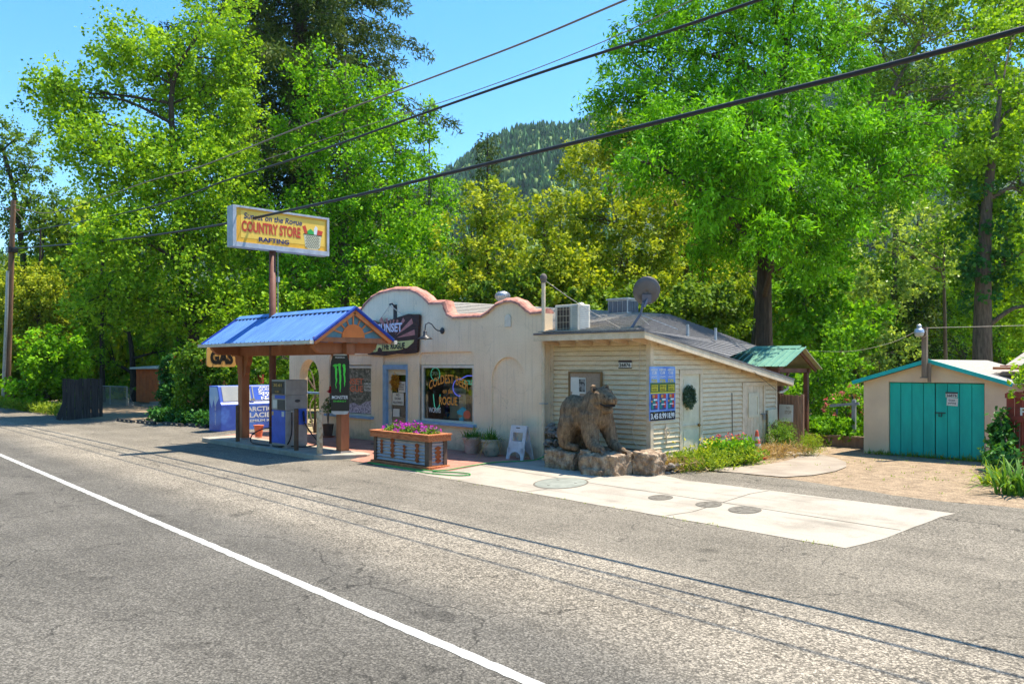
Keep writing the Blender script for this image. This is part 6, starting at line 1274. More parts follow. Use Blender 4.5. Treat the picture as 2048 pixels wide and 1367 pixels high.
part('skirting', 'old_wood', t, lambda b: b.box((-36.1,4.15,0), (-29.6,6.9,.1)))
t = thing('small_dish', (-14.2,-.2,1.5), 'small grey satellite dish poking out of the hedge left of the GAS sign', 'satellite dish')
def sdish(b):
    n = 20; base = len(b.v); c = Vector((-19.3,-.3,2.73)); N_ = Vector((-.3,-.8,.5)).normalized(); U_ = N_.cross(Vector((0,0,1))).normalized(); V_ = U_.cross(N_)
    for r in (0,.12,.22,.29):
        for k in range(n): a = 2*math.pi*k/n; b.v.append(tuple(c+U_*r*math.cos(a)+V_*r*math.sin(a)+N_*r*r*.8))
    for i in range(3):
        for k in range(n): b.f.append((base+i*n+k, base+i*n+(k+1) % n, base+(i+1)*n+(k+1) % n, base+(i+1)*n+k)); b.mi.append(0)
part('reflector', 'dish_blue', t, sdish, smooth=True); part('mast', 'dish_blue', t, lambda b: b.tube([(-19.3,-.2,2.6),(-19.2,0,2.3),(-19.2,0,0)], .03, 8))
# wheel stops / edging along the hedge
mat('stop_dark', (.06,.055,.05), (.03,.03,.03), 5, .8, fine=.2); mat('stop_chip', (.5,.42,.3), None, 9, .8)
for k, (x, y) in enumerate(((-21.0,-1.9),(-19.2,-1.78),(-17.4,-1.5),(-15.9,-1.25))):
    t = thing('wheel_stop', (x, y, hz(y)), ('worn dark wheel stop, farthest left below the hedge', 'dark wheel stop, second from the driveway below the hedge', 'dark wheel stop, third from the driveway below the hedge', 'dark wheel stop, nearest to the blue ice chest')[k], 'wheel stop', 'wheel stops along the hedge')
    z = hz(y)-.01
    part('block', 'stop_dark', t, lambda b: b.add([(x-.8,y-.09,z),(x+.8,y-.06,z),(x+.8,y+.10,z),(x-.8,y+.07,z),(x-.78,y-.05,z+.12),(x+.78,y-.02,z+.12),(x+.78,y+.06,z+.12),(x-.78,y+.03,z+.12)], [(3,2,1,0),(4,5,6,7),(0,1,5,4),(1,2,6,5),(2,3,7,6),(3,0,4,7)]))
    part('paint_chip', 'stop_chip', t, lambda b: [b.box((x+u,y-.085,z+.04), (x+u+.12,y-.062,z+.09)) for u in (-.5,.0,.45)], split=True)

# utility pole and wires
mat('pole_wood', (.30,.17,.10), (.20,.11,.065), 4, .85, bump=.4, bs=20, stretch=(3,3,.2), fine=.15)
t = thing('utility_pole', (-40.9,-1.2,0), 'leaning brown wooden utility pole with a metal conduit at the left edge', 'utility pole')
part('pole', 'pole_wood', t, lambda b: b.tube([(-41.9,-1.2,-.2),(-41.2,-1.2,5),(-40.35,-1.2,11.6)], [.20,.17,.13], 14))
part('conduit', 'galv', t, lambda b: b.tube([(-41.72,-1.42,0),(-41.0,-1.40,5),(-40.78,-1.38,7.6)], .09, 8)); part('clamp', 'black_metal', t, lambda b: (b.box((-40.95,-1.45,8.65), (-40.4,-.95,8.95)),))
part('crossarm', 'pole_wood', t, lambda b: b.bar((-40.5,-1.55,11.1),(-40.5,-.85,11.1), .1, .1))
mat('cable_black', (.03,.028,.03), None, 8, .5); mat('cable_grey', (.22,.18,.15), None, 8, .6)
def wire(name, m, r, pts, label, n=10):
    o = part(name, m, None, lambda b: b.tube(cat(pts, n), r, 6), smooth=True); tag(recenter(o), label, 'cable')
wire('power_cable','cable_black',.034,[(-40.7,-1.22,8.87),(-22.85,-2.26,7.27),(-11.95,-2.88,6.46),(-4.03,-3.34,6.08),(1.07,-3.63,5.92),(4.83,-3.85,5.81),(7.53,-4.01,5.74),(9.21,-4.1,5.70),(10.76,-4.19,5.69),(13.5,-4.35,5.72),(18,-4.6,5.9)],'thickest black cable, lowest of the wires, crossing in front of the yellow lightbox')
wire('power_cable','cable_black',.024,[(-40.6,-1.21,9.69),(-18.32,-2.52,7.9),(-9.64,-3.02,7.59),(-4.27,-3.33,7.37),(.25,-3.59,7.27),(3.69,-3.79,7.17),(6.2,-3.93,7.06),(7.75,-4.02,7.02),(11,-4.2,6.95),(18,-4.6,7.05)],'middle black cable of the three long wires above the store')
wire('power_cable','cable_grey',.017,[(-40.4,-1.2,11.37),(-31.16,-1.83,9.6),(-15.99,-2.87,8.57),(-11.26,-3.19,8.2),(-4.66,-3.64,7.95),(.6,-4.0,7.7),(3.51,-4.2,7.57),(5.72,-4.35,7.53),(10,-4.6,7.5),(18,-5,7.6)],'thin brownish wire, highest of the long wires, crossing the open sky')
# thin companion joining the middle wire
wire('guy_wire','cable_grey',.008,[(-9,-2.6,8.0),(-3.5,-3.0,7.75),(1.0,-3.4,7.45),(4.5,-3.7,7.35),(7,-3.9,7.45),(10,-4.2,7.6)],'thinnest wire, meeting the middle cable in the blue sky')
wire('guy_wire','cable_grey',.012,[(-40.5,-1.2,11.2),(-38,-.8,9.6),(-36.5,-.6,8.6)],'short slack wire slanting down from the utility pole top')
# ================================================================ CARVED BEAR
def carved():
    m = mat('bear_wood', (.30,.20,.115), (.07,.045,.028), 9, .85, bump=.9, bs=34, c3=(.20,.13,.075), stretch=(2.2,2.2,.55), fine=.3, fs=55, lo=.3, hi=.68)
carved()
mat('log_wood', (.46,.35,.24), (.13,.09,.06), 5, .9, bump=.9, bs=22, c3=(.29,.20,.13), stretch=(1.5,1.5,.7), fine=.25, fs=40, lo=.3, hi=.66)
mat('bear_dark', (.02,.014,.01), None, 8, .7); mat('claw', (.20,.15,.10), (.1,.07,.05), 8, .7)
def limb(b, pts, n=14):
    P = [Vector(p[:3]) for p in pts]; r = [p[3] for p in pts]; b.tube(P, r, n); 
    for p, q in zip(P, r): b.ell(p, (q, q, q), 12, 8)
bx, by, bz = 1.28, -.62, .40
def L3(x, y, z): return (bx+x, by+y, bz+z)
t = thing('bear_statue', (2.0,-.7,0), 'weathered carved wooden bear standing on its log base at the store corner', 'statue')
def bear(b):
    E = lambda c, r, **k: b.ell(L3(*c), r, 18, 12, **k)
    E((.20,0,.80), (.30,.33,.37)); E((.16,0,.62), (.28,.33,.32)); E((.48,0,.84), (.42,.30,.31)); E((.76,0,.88), (.32,.31,.36)); E((.72,0,1.03), (.28,.20,.20)); E((.92,0,.76), (.22,.26,.30))
    E((.55,0,.68), (.40,.30,.28))
    limb(b, [(*L3(.76,0,1.02),.27), (*L3(.92,-.02,1.08),.25), (*L3(1.0,-.03,1.12),.23)])
    E((1.0,-.03,1.15), (.225,.25,.20)); E((1.08,-.05,1.23), (.13,.17,.09)); E((1.03,-.05,1.0), (.18,.21,.13))
    limb(b, [(*L3(1.08,-.06,1.12),.165), (*L3(1.24,-.12,1.10),.13), (*L3(1.38,-.18,1.08),.105)]); E((1.42,-.19,1.11), (.055,.07,.045))
    limb(b, [(*L3(1.02,-.04,.97),.16), (*L3(1.16,-.10,.91),.11), (*L3(1.30,-.16,.88),.07)])
    for s in (-1, 1):      # ears as little cups
        c = (.93, s*.205-.03, 1.31)
        for a in np.linspace(-.5, 3.6, 11): b.ell(L3(c[0]-.01, c[1]+.07*math.cos(a), c[2]+.07*math.sin(a)), (.032,.028,.028), 8, 6)
        b.ell(L3(c[0]-.04, c[1], c[2]), (.03,.065,.065), 8, 6)
        b.ell(L3(1.20, s*.11-.08, 1.20), (.06,.04,.03), 8, 6)      # brow
    for s in (-1, 1):      # hind legs, feet forward
        limb(b, [(*L3(.22,s*.16,.60),.24), (*L3(.14,s*.20,.38),.21), (*L3(.14,s*.22,.16),.15), (*L3(.20,s*.24,.075),.085), (*L3(.46,s*.25,.065),.075)])
    limb(b, [(*L3(.74,-.13,.72),.24), (*L3(.80,-.19,.42),.19), (*L3(.90,-.25,.20),.15), (*L3(1.04,-.32,.11),.115), (*L3(1.22,-.38,.085),.10)])
    limb(b, [(*L3(.88,.16,.70),.20), (*L3(.98,.20,.42),.16), (*L3(1.10,.18,.17),.12), (*L3(1.34,.06,.09),.09), (*L3(1.60,-.05,.055),.055)])
o = part('body', 'bear_wood', t, bear)
rm = o.modifiers.new('remesh', 'REMESH'); rm.mode = 'VOXEL'; rm.voxel_size = .017; rm.use_smooth_shade = True
smo = o.modifiers.new('smooth', 'SMOOTH'); smo.factor = .6; smo.iterations = 5
tx = bpy.data.textures.new('chisel', 'CLOUDS'); tx.noise_scale = .055; tx.noise_depth = 2
dm = o.modifiers.new('chisel', 'DISPLACE'); dm.texture = tx; dm.strength = .034; dm.mid_level = .5
part('eye', 'bear_dark', t, lambda b: (b.ell(L3(1.215,-.235,1.165), (.018,.014,.018)), b.ell(L3(1.265,.015,1.165), (.018,.014,.018))), split=True)
part('ear_hollow', 'bear_dark', t, lambda b: (b.ell(L3(.935,-.235,1.31), (.02,.045,.045)), b.ell(L3(.935,.175,1.31), (.02,.045,.045))), split=True)
part('nose', 'bear_wood', t, lambda b: b.ell(L3(1.47,-.215,1.12), (.032,.052,.034)))
part('mouth', 'bear_dark', t, lambda b: b.tube([L3(1.46,-.20,.985), L3(1.38,-.27,.975), L3(1.24,-.27,.975), L3(1.12,-.26,1.01)], [.02,.026,.024,.01], 8))
for k in range(5):
    part('claw', 'claw', t, lambda b: b.tube(cat([L3(1.24-.012*k,-.44+.035*k,.10), L3(1.31-.012*k,-.47+.035*k,.095), L3(1.345-.012*k,-.485+.035*k,.035), L3(1.335-.012*k,-.48+.035*k,-.03)], 4), [.018]*4+[.016]*4+[.011]*3+[.006]*2 if 0 else .014, 7))
for k in range(4):
    part('claw', 'claw', t, lambda b: b.tube([L3(1.58+.0*k,-.10+.035*k,.08), L3(1.70,-.14+.035*k,.07), L3(1.77,-.16+.035*k,.02)], [.016,.013,.005], 7))
def lump(name, m, pts_, parent, seed, vox=.03, disp=.08, ns=.16, sm_=3):
    b = MB(); r_ = random.Random(seed)
    for q in pts_: b.box((q[0],q[1],q[2]), (q[3],q[4],q[5]), rz=r_.uniform(-.06,.06), rx=r_.uniform(-.05,.05), ry=r_.uniform(-.05,.05))
    o = b.build(name, m, parent)
    a = o.modifiers.new('remesh', 'REMESH'); a.mode = 'VOXEL'; a.voxel_size = vox; a.use_smooth_shade = False
    s = o.modifiers.new('smooth', 'SMOOTH'); s.factor = .5; s.iterations = sm_
    tx = bpy.data.textures.new('rough_'+name, 'CLOUDS'); tx.noise_scale = ns; tx.noise_depth = 3
    d = o.modifiers.new('rough', 'DISPLACE'); d.texture = tx; d.strength = disp; d.mid_level = .5; d.texture_coords = 'GLOBAL' if parent is None else 'LOCAL'
    return o
lump('log_base', 'log_wood', [(.98,-1.02,-.1,1.45,-.25,.40),(1.50,-1.06,-.1,1.84,-.22,.37),(1.90,-.98,-.1,2.2,-.2,.40),(1.3,-.6,-.1,2.6,.12,.36)], t, 1, .022, .12, .12, 1)
lump('boulder_base', 'log_wood', [(2.10,-1.20,-.1,2.70,-.35,.40),(2.35,-1.12,-.12,2.98,-.45,.42),(2.2,-1.28,-.1,2.75,-.9,.12),(2.05,-1.1,.2,2.3,-.6,.47)], t, 2, .022, .12, .2, 4)
o = lump('tree_stump', 'log_wood', [(3.02,-.62,-.1,3.36,-.05,.47),(3.18,-.55,-.1,3.48,-.1,.44)], None, 5, .022, .11, .12, 1); tag(recenter(o), 'cut stump with dry moss on top just right of the bear base', 'stump')
# dry stone edging behind the bear
mat('field_stone', (.30,.26,.22), (.15,.125,.105), 6, .95, bump=.5, bs=30, fine=.25, fs=30)
rs = random.Random(12)
def stones(b, x0, x1, y0, y1, z1, n, s):
    for _ in range(n):
        x, y = rs.uniform(x0, x1), rs.uniform(y0, y1); z = rs.uniform(0, z1*(1-.5*(x-x0)/(x1-x0)) if z1 > .4 else z1); r = rs.uniform(.6, 1.2)*s
        b.ell((x, y, z), (r*1.3, r, r*.6), 7, 5, rz=rs.uniform(0, 3), ry=rs.uniform(-.3, .3))
o = part('stone_edging', 'field_stone', None, lambda b: stones(b, .18,.85,-.18,.15,.85,120,.075)); tag(recenter(o), 'heap of stacked grey field stones between the white mast and the bear', 'stone edging')
o = part('stone_edging', 'field_stone', None, lambda b: (stones(b, .9,3.1,-.15,.12,.32,130,.085), stones(b, 2.95,3.5,-.05,.35,.2,40,.07))); tag(recenter(o), 'low bank of stones and soil along the siding foot behind the bear', 'stone edging')
# ================================================================ TREES AND PLANTS
leafmat('maple_green', (0.07, 0.17, 0.006), (0.34, 0.56, 0.03), .38)
leafmat('maple_lime', (0.08, 0.2, 0.006), (0.4, 0.62, 0.04), .38)
leafmat('gum_green', (0.06, 0.18, 0.005), (0.3, 0.6, 0.025), .38)
leafmat('gold_green', (.12,.215,.008), (.49,.54,.05), .38)
leafmat('walnut_green', (0.05, 0.17, 0.005), (0.22, 0.54, 0.02), .38)
leafmat('oak_green', (0.05, 0.12, 0.012), (0.24, 0.38, 0.05), .38)
leafmat('ivy_green', (0.025,0.106,0.025), (0.085,0.232,0.043), .25, rough=.35)
leafmat('pale_green', (0.12, 0.22, 0.04), (0.46, 0.6, 0.16), .38, rough=.35)
leafmat('fir_green', (0.025, 0.06, 0.012), (0.13, 0.18, 0.03), .2)
leafmat('shrub_green', (0.06, 0.18, 0.008), (0.24, 0.5, 0.03), .38)
leafmat('hedge_leaf', (0.05, 0.14, 0.012), (0.22, 0.38, 0.04), .38); leafmat('photinia_red', (.25,.09,.04), (.42,.20,.08), .3)
leafmat('wood_far', (0.1, 0.2, 0.01), (0.46, 0.58, 0.04), .38)
leafmat('weed_yellow', (.14,.24,.02), (.34,.42,.05), .4); leafmat('weed_dry', (.34,.22,.10), (.52,.38,.2), .3); leafmat('yellow_bloom', (.75,.60,.03), (.85,.75,.08), .3, tc=(1,1,.6)); leafmat('pink_bloom', (.60,.12,.13), (.75,.25,.22), .3, tc=(1,.8,.8))
mat('bark_dark', (.085,.06,.042), (.04,.028,.02), 5, .95, bump=.6, bs=16, stretch=(3,3,.5), fine=.2); mat('bark_grey', (.17,.13,.095), (.08,.06,.045), 5, .95, bump=.6, bs=16, stretch=(3,3,.5), fine=.2); mat('bark_moss', (.16,.12,.03), (.07,.045,.02), 4, .95, bump=.5, bs=16, fine=.2)
def tree(name, key, leaf, bark, label, cat_='tree', dens=2.0, nper=58, ll=.165, lw=.12, L0=.8, up=.45, tr=.26, seed=1, spread=.34, droop=.25, outw=.7, group=None, nlimb=2, part_name='crown'):
    d = TD[key]; rng = np.random.default_rng(seed); tk = [Vector(p) for p in d['trunk']]
    if len(tk) > 1: tk[0].z = -.1
    t = thing(name, (tk[0].x, tk[0].y, 0), label, cat_, group)
    P, A = blob_pts(rng, d['blobs'], dens*(1.45 if d['blobs'][0][3] > 1.2 else 1.))
    keep = P[:, 2] > .25; P = P[keep]; A = A[keep]
    A = nrm(A*outw+np.array([0, 0, up])+rng.normal(size=A.shape)*.35)
    Ln = L0*(.6+.8*rng.random(len(P)))
    V, F, T_ = sprays(rng, P-A*Ln[:, None]*.4, A, Ln, nper, spread, ll, lw, droop)
    V[:, 2] = np.maximum(V[:, 2], .02)
    np_mesh(part_name, V, F, leaf, t, T_)
    b = MB(); n = len(tk); path = cat(tk, 4) if n > 2 else tk
    rad = [tr*(1-.8*i/(len(path)-1)) for i in range(len(path))]; b.tube(path, rad, 10)
    r_ = random.Random(seed)
    for (x, y, z, rh, rz) in d['blobs']:
        c = Vector((x, y, z))
        cand = [(i, p) for i, p in enumerate(path) if p.z < z-.2*rh] or [(0, path[0])]
        i, s = min(cand, key=lambda q: (q[1]-c).length+.5*abs(z-rh-q[1].z))
        mid = s.lerp(c, .5)+Vector((r_.uniform(-.3,.3), r_.uniform(-.3,.3), r_.uniform(.0,.5)))
        pts = cat([s, mid, c], 4); r0 = max(.03, min(rad[i]*.6, .11)); b.tube(pts, [r0*(1-.7*k/(len(pts)-1)) for k in range(len(pts))], 6, cap=False)
        for _ in range(nlimb*3):
            u = Vector((r_.gauss(0,1), r_.gauss(0,1), r_.gauss(.3,1))).normalized(); e = c+Vector((u.x*rh*.85, u.y*rh*.85, u.z*rz*.85)); s2 = pts[r_.randint(len(pts)//2, len(pts)-1)]
            m2 = s2.lerp(e, .5)+Vector((0, 0, .12)); b.tube([s2, m2, e], [r0*.35, r0*.2, .008], 5, cap=False)
    b.build('trunk', bark, t)
    return t
def conifer(name, base, h, rad, label, leaf='fir_green', seed=1, nb=90, ll=.5, lw=.16, z0=.12, nper=9, group=None, droop=.3):
    rng = np.random.default_rng(seed); x, y = base[0], base[1]; t = thing(name, (x, y, 0), label, 'tree', group)
    P = []; A = []; b = MB(); b.tube([(x,y,-.1),(x,y,h*.5),(x,y,h)], [h*.016, h*.011, .03], 10)
    for i in range(nb):
        f = z0+(1-z0)*(i+.5)/nb; z = h*f; a = i*2.4+rng.normal()*.3; r = rad*(1-f)**.75*(.65+.5*rng.random()); 
        d = np.array([math.cos(a), math.sin(a), 0]); k = max(4, int(r*3.2))
        b.tube([(x,y,z),(x+d[0]*r*.6,y+d[1]*r*.6,z+r*.06),(x+d[0]*r,y+d[1]*r,z-r*.12)], [.05+.004*r,.03,.01], 5, cap=False)
        for j in range(k):
            s = (j+.6)/k; q = np.array([x,y,z])+d*r*s+np.array([0,0,r*(.12*s-.26*s*s)]); w_ = np.array([-d[1],d[0],0])*rng.normal()*r*.20*(1.15-s)
            P.append(q+w_); A.append(d*.8+w_*.5+np.array([0,0,-.25]))
    P = np.array(P); A = nrm(np.array(A)+rng.normal(size=(len(A),3))*.25)
    V, F, T_ = sprays(rng, P, A, np.full(len(P), .9), nper, .32, ll, lw, droop, upn=.6)
    np_mesh('crown', V, F, leaf, t, T_); b.build('trunk', 'bark_dark', t); return t

conifer('fir_tree', TD['conifer_big']['base'], 44, 13.0, 'huge dark fir towering above the tops of the sunlit trees behind the lightbox', seed=3, nb=230, nper=44, ll=.34, lw=.085, z0=.18)
tree('maple_tree','maple_left','maple_lime','bark_dark','tall lime-green maple with a dark trunk, left of the yellow pylon sign', dens=2.3, nper=62, seed=11, up=.7, L0=.95, tr=.3)
tree('gum_tree','sweetgum','gum_green','bark_grey','bright green tree with upright spires just right of the yellow pylon sign', dens=2.6, nper=62, seed=12, up=1.3, L0=.9, outw=.5)
tree('poplar_tree','poplar_small','gum_green','bark_grey','slender pale green tree alone against the sky right of the spired tree', dens=3.2, nper=34, seed=13, up=1.6, L0=.7, tr=.1, outw=.35)
tree('maple_tree','mapleA','gold_green','bark_moss','yellow-green maple behind the parapet dip, left of centre', dens=2.8, seed=14, L0=.7, tr=.2)
tree('maple_tree','mapleB','gold_green','bark_moss','yellow-green maple right behind the white mast, below the hill', dens=2.8, seed=15, L0=.7, tr=.2)
conifer('spruce_tree', TD['conifer_mid']['base'], TD['conifer_mid']['top'][2], 2.6, 'slim dark conifer peaking between the trees in front of the hill', seed=4, nb=60, nper=18, ll=.3, lw=.1)
tree('maple_tree','maple_gold','gold_green','bark_moss','golden maple with mossy limbs at the left of the giant green walnut', dens=2.6, seed=16, L0=.75, tr=.3)
tree('walnut_tree','walnut','walnut_green','bark_dark','giant vivid green walnut with feathery leaves and a thick dark trunk behind the wing', dens=3.1, nper=80, ll=.18, lw=.06, seed=17, up=-.05, L0=.8, tr=.34, droop=.4, nlimb=3)
tree('oak_tree','oak_right','oak_green','bark_grey','airy oak with bare twisting limbs in the upper right', dens=1.6, nper=34, seed=18, L0=.8, tr=.3, nlimb=4)
tree('maple_tree','ivy_maple','maple_green','bark_grey','broad tree on a thick straight trunk at the far right', dens=2.2, seed=19, L0=.8, tr=.40)
tree('dogwood_tree','pale_tree','pale_green','bark_grey','thin-stemmed tree with pale silvery leaves left of the thick right trunk', dens=1.3, nper=34, seed=20, ll=.18, lw=.12, L0=.6, tr=.10, nlimb=4)
tree('lilac_bush','lilac','shrub_green','bark_grey','dark leafy bush filling the gap between porch and garage','bush', dens=4.5, seed=21, ll=.15, lw=.11, L0=.45, tr=.06)
tree('shrub_tree','shrubA','shrub_green','bark_grey','dense green understory tree above the green porch roof', dens=2.8, seed=22, ll=.2, lw=.14, L0=.6, tr=.1)
tree('shrub_tree','shrubB','pale_green','bark_grey','silvery understory tree left of the dark cedar behind the garage', dens=1.9, seed=23, ll=.18, lw=.12, L0=.6, tr=.1)
conifer('cedar_tree', TD['cedar']['base'], TD['cedar']['top'][2]+.6, 3.2, 'low dark cedar right behind the garage gable and yard light', seed=6, nb=70, nper=24, ll=.22, lw=.08, z0=.05)
tree('maple_tree','green_right','maple_lime','bark_grey','sunny light green tree far behind the garage at the right', dens=1.9, seed=24, L0=.7, tr=.15)
tree('maple_tree','maple_back_right','maple_green','bark_grey','mid-green tree filling the gap between the giant walnut and the far right trunk', dens=1.7, seed=45, L0=.8, tr=.2)
tree('maple_tree','tall_back','maple_green','bark_grey','tall darker green tree far back between the bare-limbed oak and the right edge', dens=2.2, seed=46, L0=.9, tr=.25, ll=.2, lw=.15)
tree('oak_tree','oak_left','oak_green','bark_dark','dark gnarled oak at the left edge behind the utility pole', dens=2.0, nper=36, seed=25, ll=.2, lw=.13, L0=.7, tr=.25, nlimb=3)
tree('oak_tree','oak_left2','oak_green','bark_dark','loose dark green tree between the left-edge oak and the tall maple', dens=1.9, nper=36, seed=26, L0=.7, tr=.2)
tree('maple_tree','maple_yellow','gold_green','bark_grey','rounded yellow maple low at the left edge above the roadside bush', dens=2.8, seed=27, L0=.7, tr=.2)
tree('roadside_bush','bush_left','gum_green','bark_grey','mounded green bush by the road left of the dark fence','bush', dens=3.6, seed=28, ll=.2, lw=.14, L0=.6, tr=.1)
tree('maple_tree','back_left','maple_green','bark_dark','dark-trunked tree over the driveway above the red shed', dens=2.0, seed=29, L0=.7, tr=.22)
tree('maple_tree','back_store','maple_green','bark_dark','low green tree directly behind the blue canopy roof', dens=2.6, seed=30, L0=.7, tr=.2)
tree('maple_tree','back_store2','maple_green','bark_dark','low green tree behind the tall central parapet', dens=2.6, seed=31, L0=.7, tr=.2)
tree('hazel_bush','behind_a','oak_green','bark_dark','dark thicket directly behind the low parapet hump and air conditioner','bush', dens=3.2, seed=32, L0=.55, ll=.2, lw=.14, tr=.1)
tree('hazel_bush','behind_b','oak_green','bark_dark','dark thicket behind the big satellite dish and shingle roof','bush', dens=3.2, seed=33, L0=.55, ll=.2, lw=.14, tr=.1)
tree('arborvitae','arborvitae','ivy_green','bark_dark','narrow dark upright evergreen beside the hedge, right of the red shed','tree', dens=34, seed=34, L0=.3, ll=.12, lw=.07, tr=.05)
h = tree('hedge','hedge','hedge_leaf','bark_dark','big mixed hedge with reddish tips left of the ice chest','hedge', dens=16, seed=35, L0=.35, ll=.12, lw=.075, tr=.06, part_name='foliage')
rng = np.random.default_rng(70); P, A = blob_pts(rng, TD['hedge']['blobs'], 1.6, .05); V, F, T_ = sprays(rng, P, A, np.full(len(P), .15), 7, .5, .11, .05, .1); tag(np_mesh('red_tips', V, F, 'photinia_red', h, T_), kind='stuff')
tree('hedge','hedge2','hedge_leaf','bark_dark','shaded hedge behind the pump, seen through the open arch','hedge', dens=4.5, seed=36, L0=.4, ll=.14, lw=.09, tr=.06, part_name='foliage')
# ivy on the thick right trunk
TD['ivy'] = dict(trunk=[TD['ivy_maple']['trunk'][1]], blobs=[(p[0], p[1], p[2], .9, 1.3) for p in [tuple(Vector(TD['ivy_maple']['trunk'][1]).lerp(Vector(TD['ivy_maple']['trunk'][2]), f)) for f in (.15,.5,.85)]])
rng = np.random.default_rng(71); P, A = blob_pts(rng, TD['ivy']['blobs'], 6, .3); V, F, T_ = sprays(rng, P, A, np.full(len(P), .35), 26, .4, .16, .13, .4); o = np_mesh('ivy', V, F, 'ivy_green', None, T_); tag(recenter(o), 'dark blue-green ivy sleeve around the thick right trunk', 'ivy')

# woodland that closes the view behind the single trees: reads as one mass
cz_ = Vector((-.712, .702)); cx_ = Vector((.702, .712)); C0 = Vector((13.13, -13.99))
rng = np.random.default_rng(80); n = 14000
lat = np.where(rng.random(n) < .65, rng.uniform(-.74, .74, n), rng.uniform(-1.7, 1.7, n)); dep = rng.uniform(54, 84, n); hgt = 9.0+2.6*np.sin(lat*9)+2*np.sin(lat*23+1)-2.5*np.exp(-((lat+.02)/.12)**2)+5*(lat > .2)
z = rng.random(n)**.8*hgt*(.6+.4*rng.random(n))
P = np.stack([C0.x+dep*(cz_.x+lat*cx_.x), C0.y+dep*(cz_.y+lat*cx_.y), z], 1)
A = nrm(rng.normal(size=P.shape)+np.array([0,0,.5])); V, F, T_ = sprays(rng, P, A, np.full(n, 1.4), 24, .5, .55, .4, .3); V[:, 2] = np.maximum(V[:, 2], 0)
o = np_mesh('distant_woodland', V, F, 'wood_far', None, T_); tag(recenter(o), kind='stuff')
bt = MB(); r_ = random.Random(5)
for k in range(70):
    la, de = r_.uniform(-.7,.7), r_.uniform(48,70); x, y = C0.x+de*(cz_.x+la*cx_.x), C0.y+de*(cz_.y+la*cx_.y); bt.tube([(x,y,0),(x+r_.uniform(-.6,.6),y,6),(x+r_.uniform(-1,1),y,11)], [.18,.13,.05], 6)
o = bt.build('woodland_trunks', 'bark_dark'); tag(recenter(o), kind='stuff')
# undergrowth on the ground below the woods
n = 5000; lat = rng.uniform(-.72,.72,n); dep = rng.uniform(36,60,n); P = np.stack([C0.x+dep*(cz_.x+lat*cx_.x), C0.y+dep*(cz_.y+lat*cx_.y), rng.random(n)*1.3], 1)
k = (P[:,1] > 9) | ((P[:,0] < -34) & (P[:,1] > 5)); P = P[k]; V, F, T_ = sprays(rng, P, nrm(rng.normal(size=P.shape)+[0,0,.8]), np.full(len(P), .7), 14, .5, .3, .2, .3); V[:,2] = np.maximum(V[:,2], 0)
o = np_mesh('undergrowth', V, F, 'shrub_green', None, T_); tag(recenter(o), kind='stuff')

# woods across the road, behind the photographer
n = 2600; X_ = rng.uniform(-90, 60, n); P = np.stack([X_, -27-11*rng.random(n), rng.random(n)**.8*(9+3*np.sin(X_*.3))], 1)
V, F, T_ = sprays(rng, P, nrm(rng.normal(size=P.shape)+[0,0,.4]), np.full(n, 2.), 16, .5, .8, .55, .3); V[:, 2] = np.maximum(V[:, 2], -.1)
o = np_mesh('woodland_across_the_road', V, F, 'wood_far', None, T_); tag(recenter(o), kind='stuff')
# ---------------- small plants
def bed(rng, spots, n, s, hgt, m, name, label, cat_='weeds', ll=.10, lw=.03, parent=None):
    P = []
    for x, y, rx, ry, k in spots:
        q = rng.normal(size=(int(n*k), 2))*np.array([rx, ry])*.5+np.array([x, y]); P.append(q)
    P = np.concatenate(P); z = rng.random(len(P))*hgt; P = np.column_stack([P, z]); A = nrm(rng.normal(size=P.shape)*.5+[0,0,1])
    V, F, T_ = sprays(rng, P, A, np.full(len(P), .18), s, .4, ll, lw, -.1, upn=.2); V[:,2] = np.maximum(V[:,2], -.01); o = np_mesh(name, V, F, m, parent, T_)
    return o
rng = np.random.default_rng(90)
o = bed(rng, [(3.35,.62,.35,.35,.6),(3.45,1.2,.5,.5,1.),(3.4,1.9,.4,.6,1),(3.5,2.5,.4,.5,1)], 170, 9, .24, 'weed_yellow', 'wildflower_patch', ''); recenter(o); tag(o, 'yellow-green wildflowers and weeds along the foot of the side wall', 'wildflowers')
P = np.column_stack([rng.normal(3.25,.22,46), rng.uniform(.6,2.6,46), rng.uniform(.3,.62,46)]); V, F, T_ = sprays(rng, P, nrm(rng.normal(size=P.shape)), np.full(46,.02), 6, 1.2, .04, .035, 0); tag(np_mesh('yellow_blooms', V, F, 'yellow_bloom', o, T_), kind='stuff')
o = bed(rng, [(3.3,2.3,.35,.4,1.),(3.45,2.9,.35,.35,.7)], 140, 12, .38, 'shrub_green', 'garden_shrub', '', ll=.08, lw=.045); tag(recenter(o), 'bright green leafy shrub between the two side doors', 'shrub')
P = np.column_stack([rng.normal(3.3,.25,22), rng.uniform(2.0,3.2,22), rng.uniform(.5,.65,22)]); V, F, T_ = sprays(rng, P, nrm(rng.normal(size=P.shape)), np.full(22,.02), 6, 1.2, .045, .04, 0); tag(np_mesh('pink_blooms', V, F, 'pink_bloom', o, T_), kind='stuff')
o = bed(rng, [(3.5,3.3,.4,.6,.6),(3.45,4.3,.35,.6,.6),(3.25,.3,.5,.25,.7),(3.8,4.9,.3,.4,.3)], 150, 9, .17, 'weed_dry', 'dry_grass', '', ll=.16, lw=.014); recenter(o); tag(o, kind='stuff')
TD['rm'] = dict(trunk=[(3.3,5.05,0),(3.32,5.05,.4)], blobs=[(3.3,5.0,.35,.36,.34),(3.25,5.2,.55,.28,.26)])
tree('rosemary_bush','rm','hedge_leaf','bark_grey','rounded olive bush by the far corner of the wing, behind the cone','bush', dens=420, nper=12, seed=41, ll=.05, lw=.014, L0=.16, tr=.02, part_name='foliage')
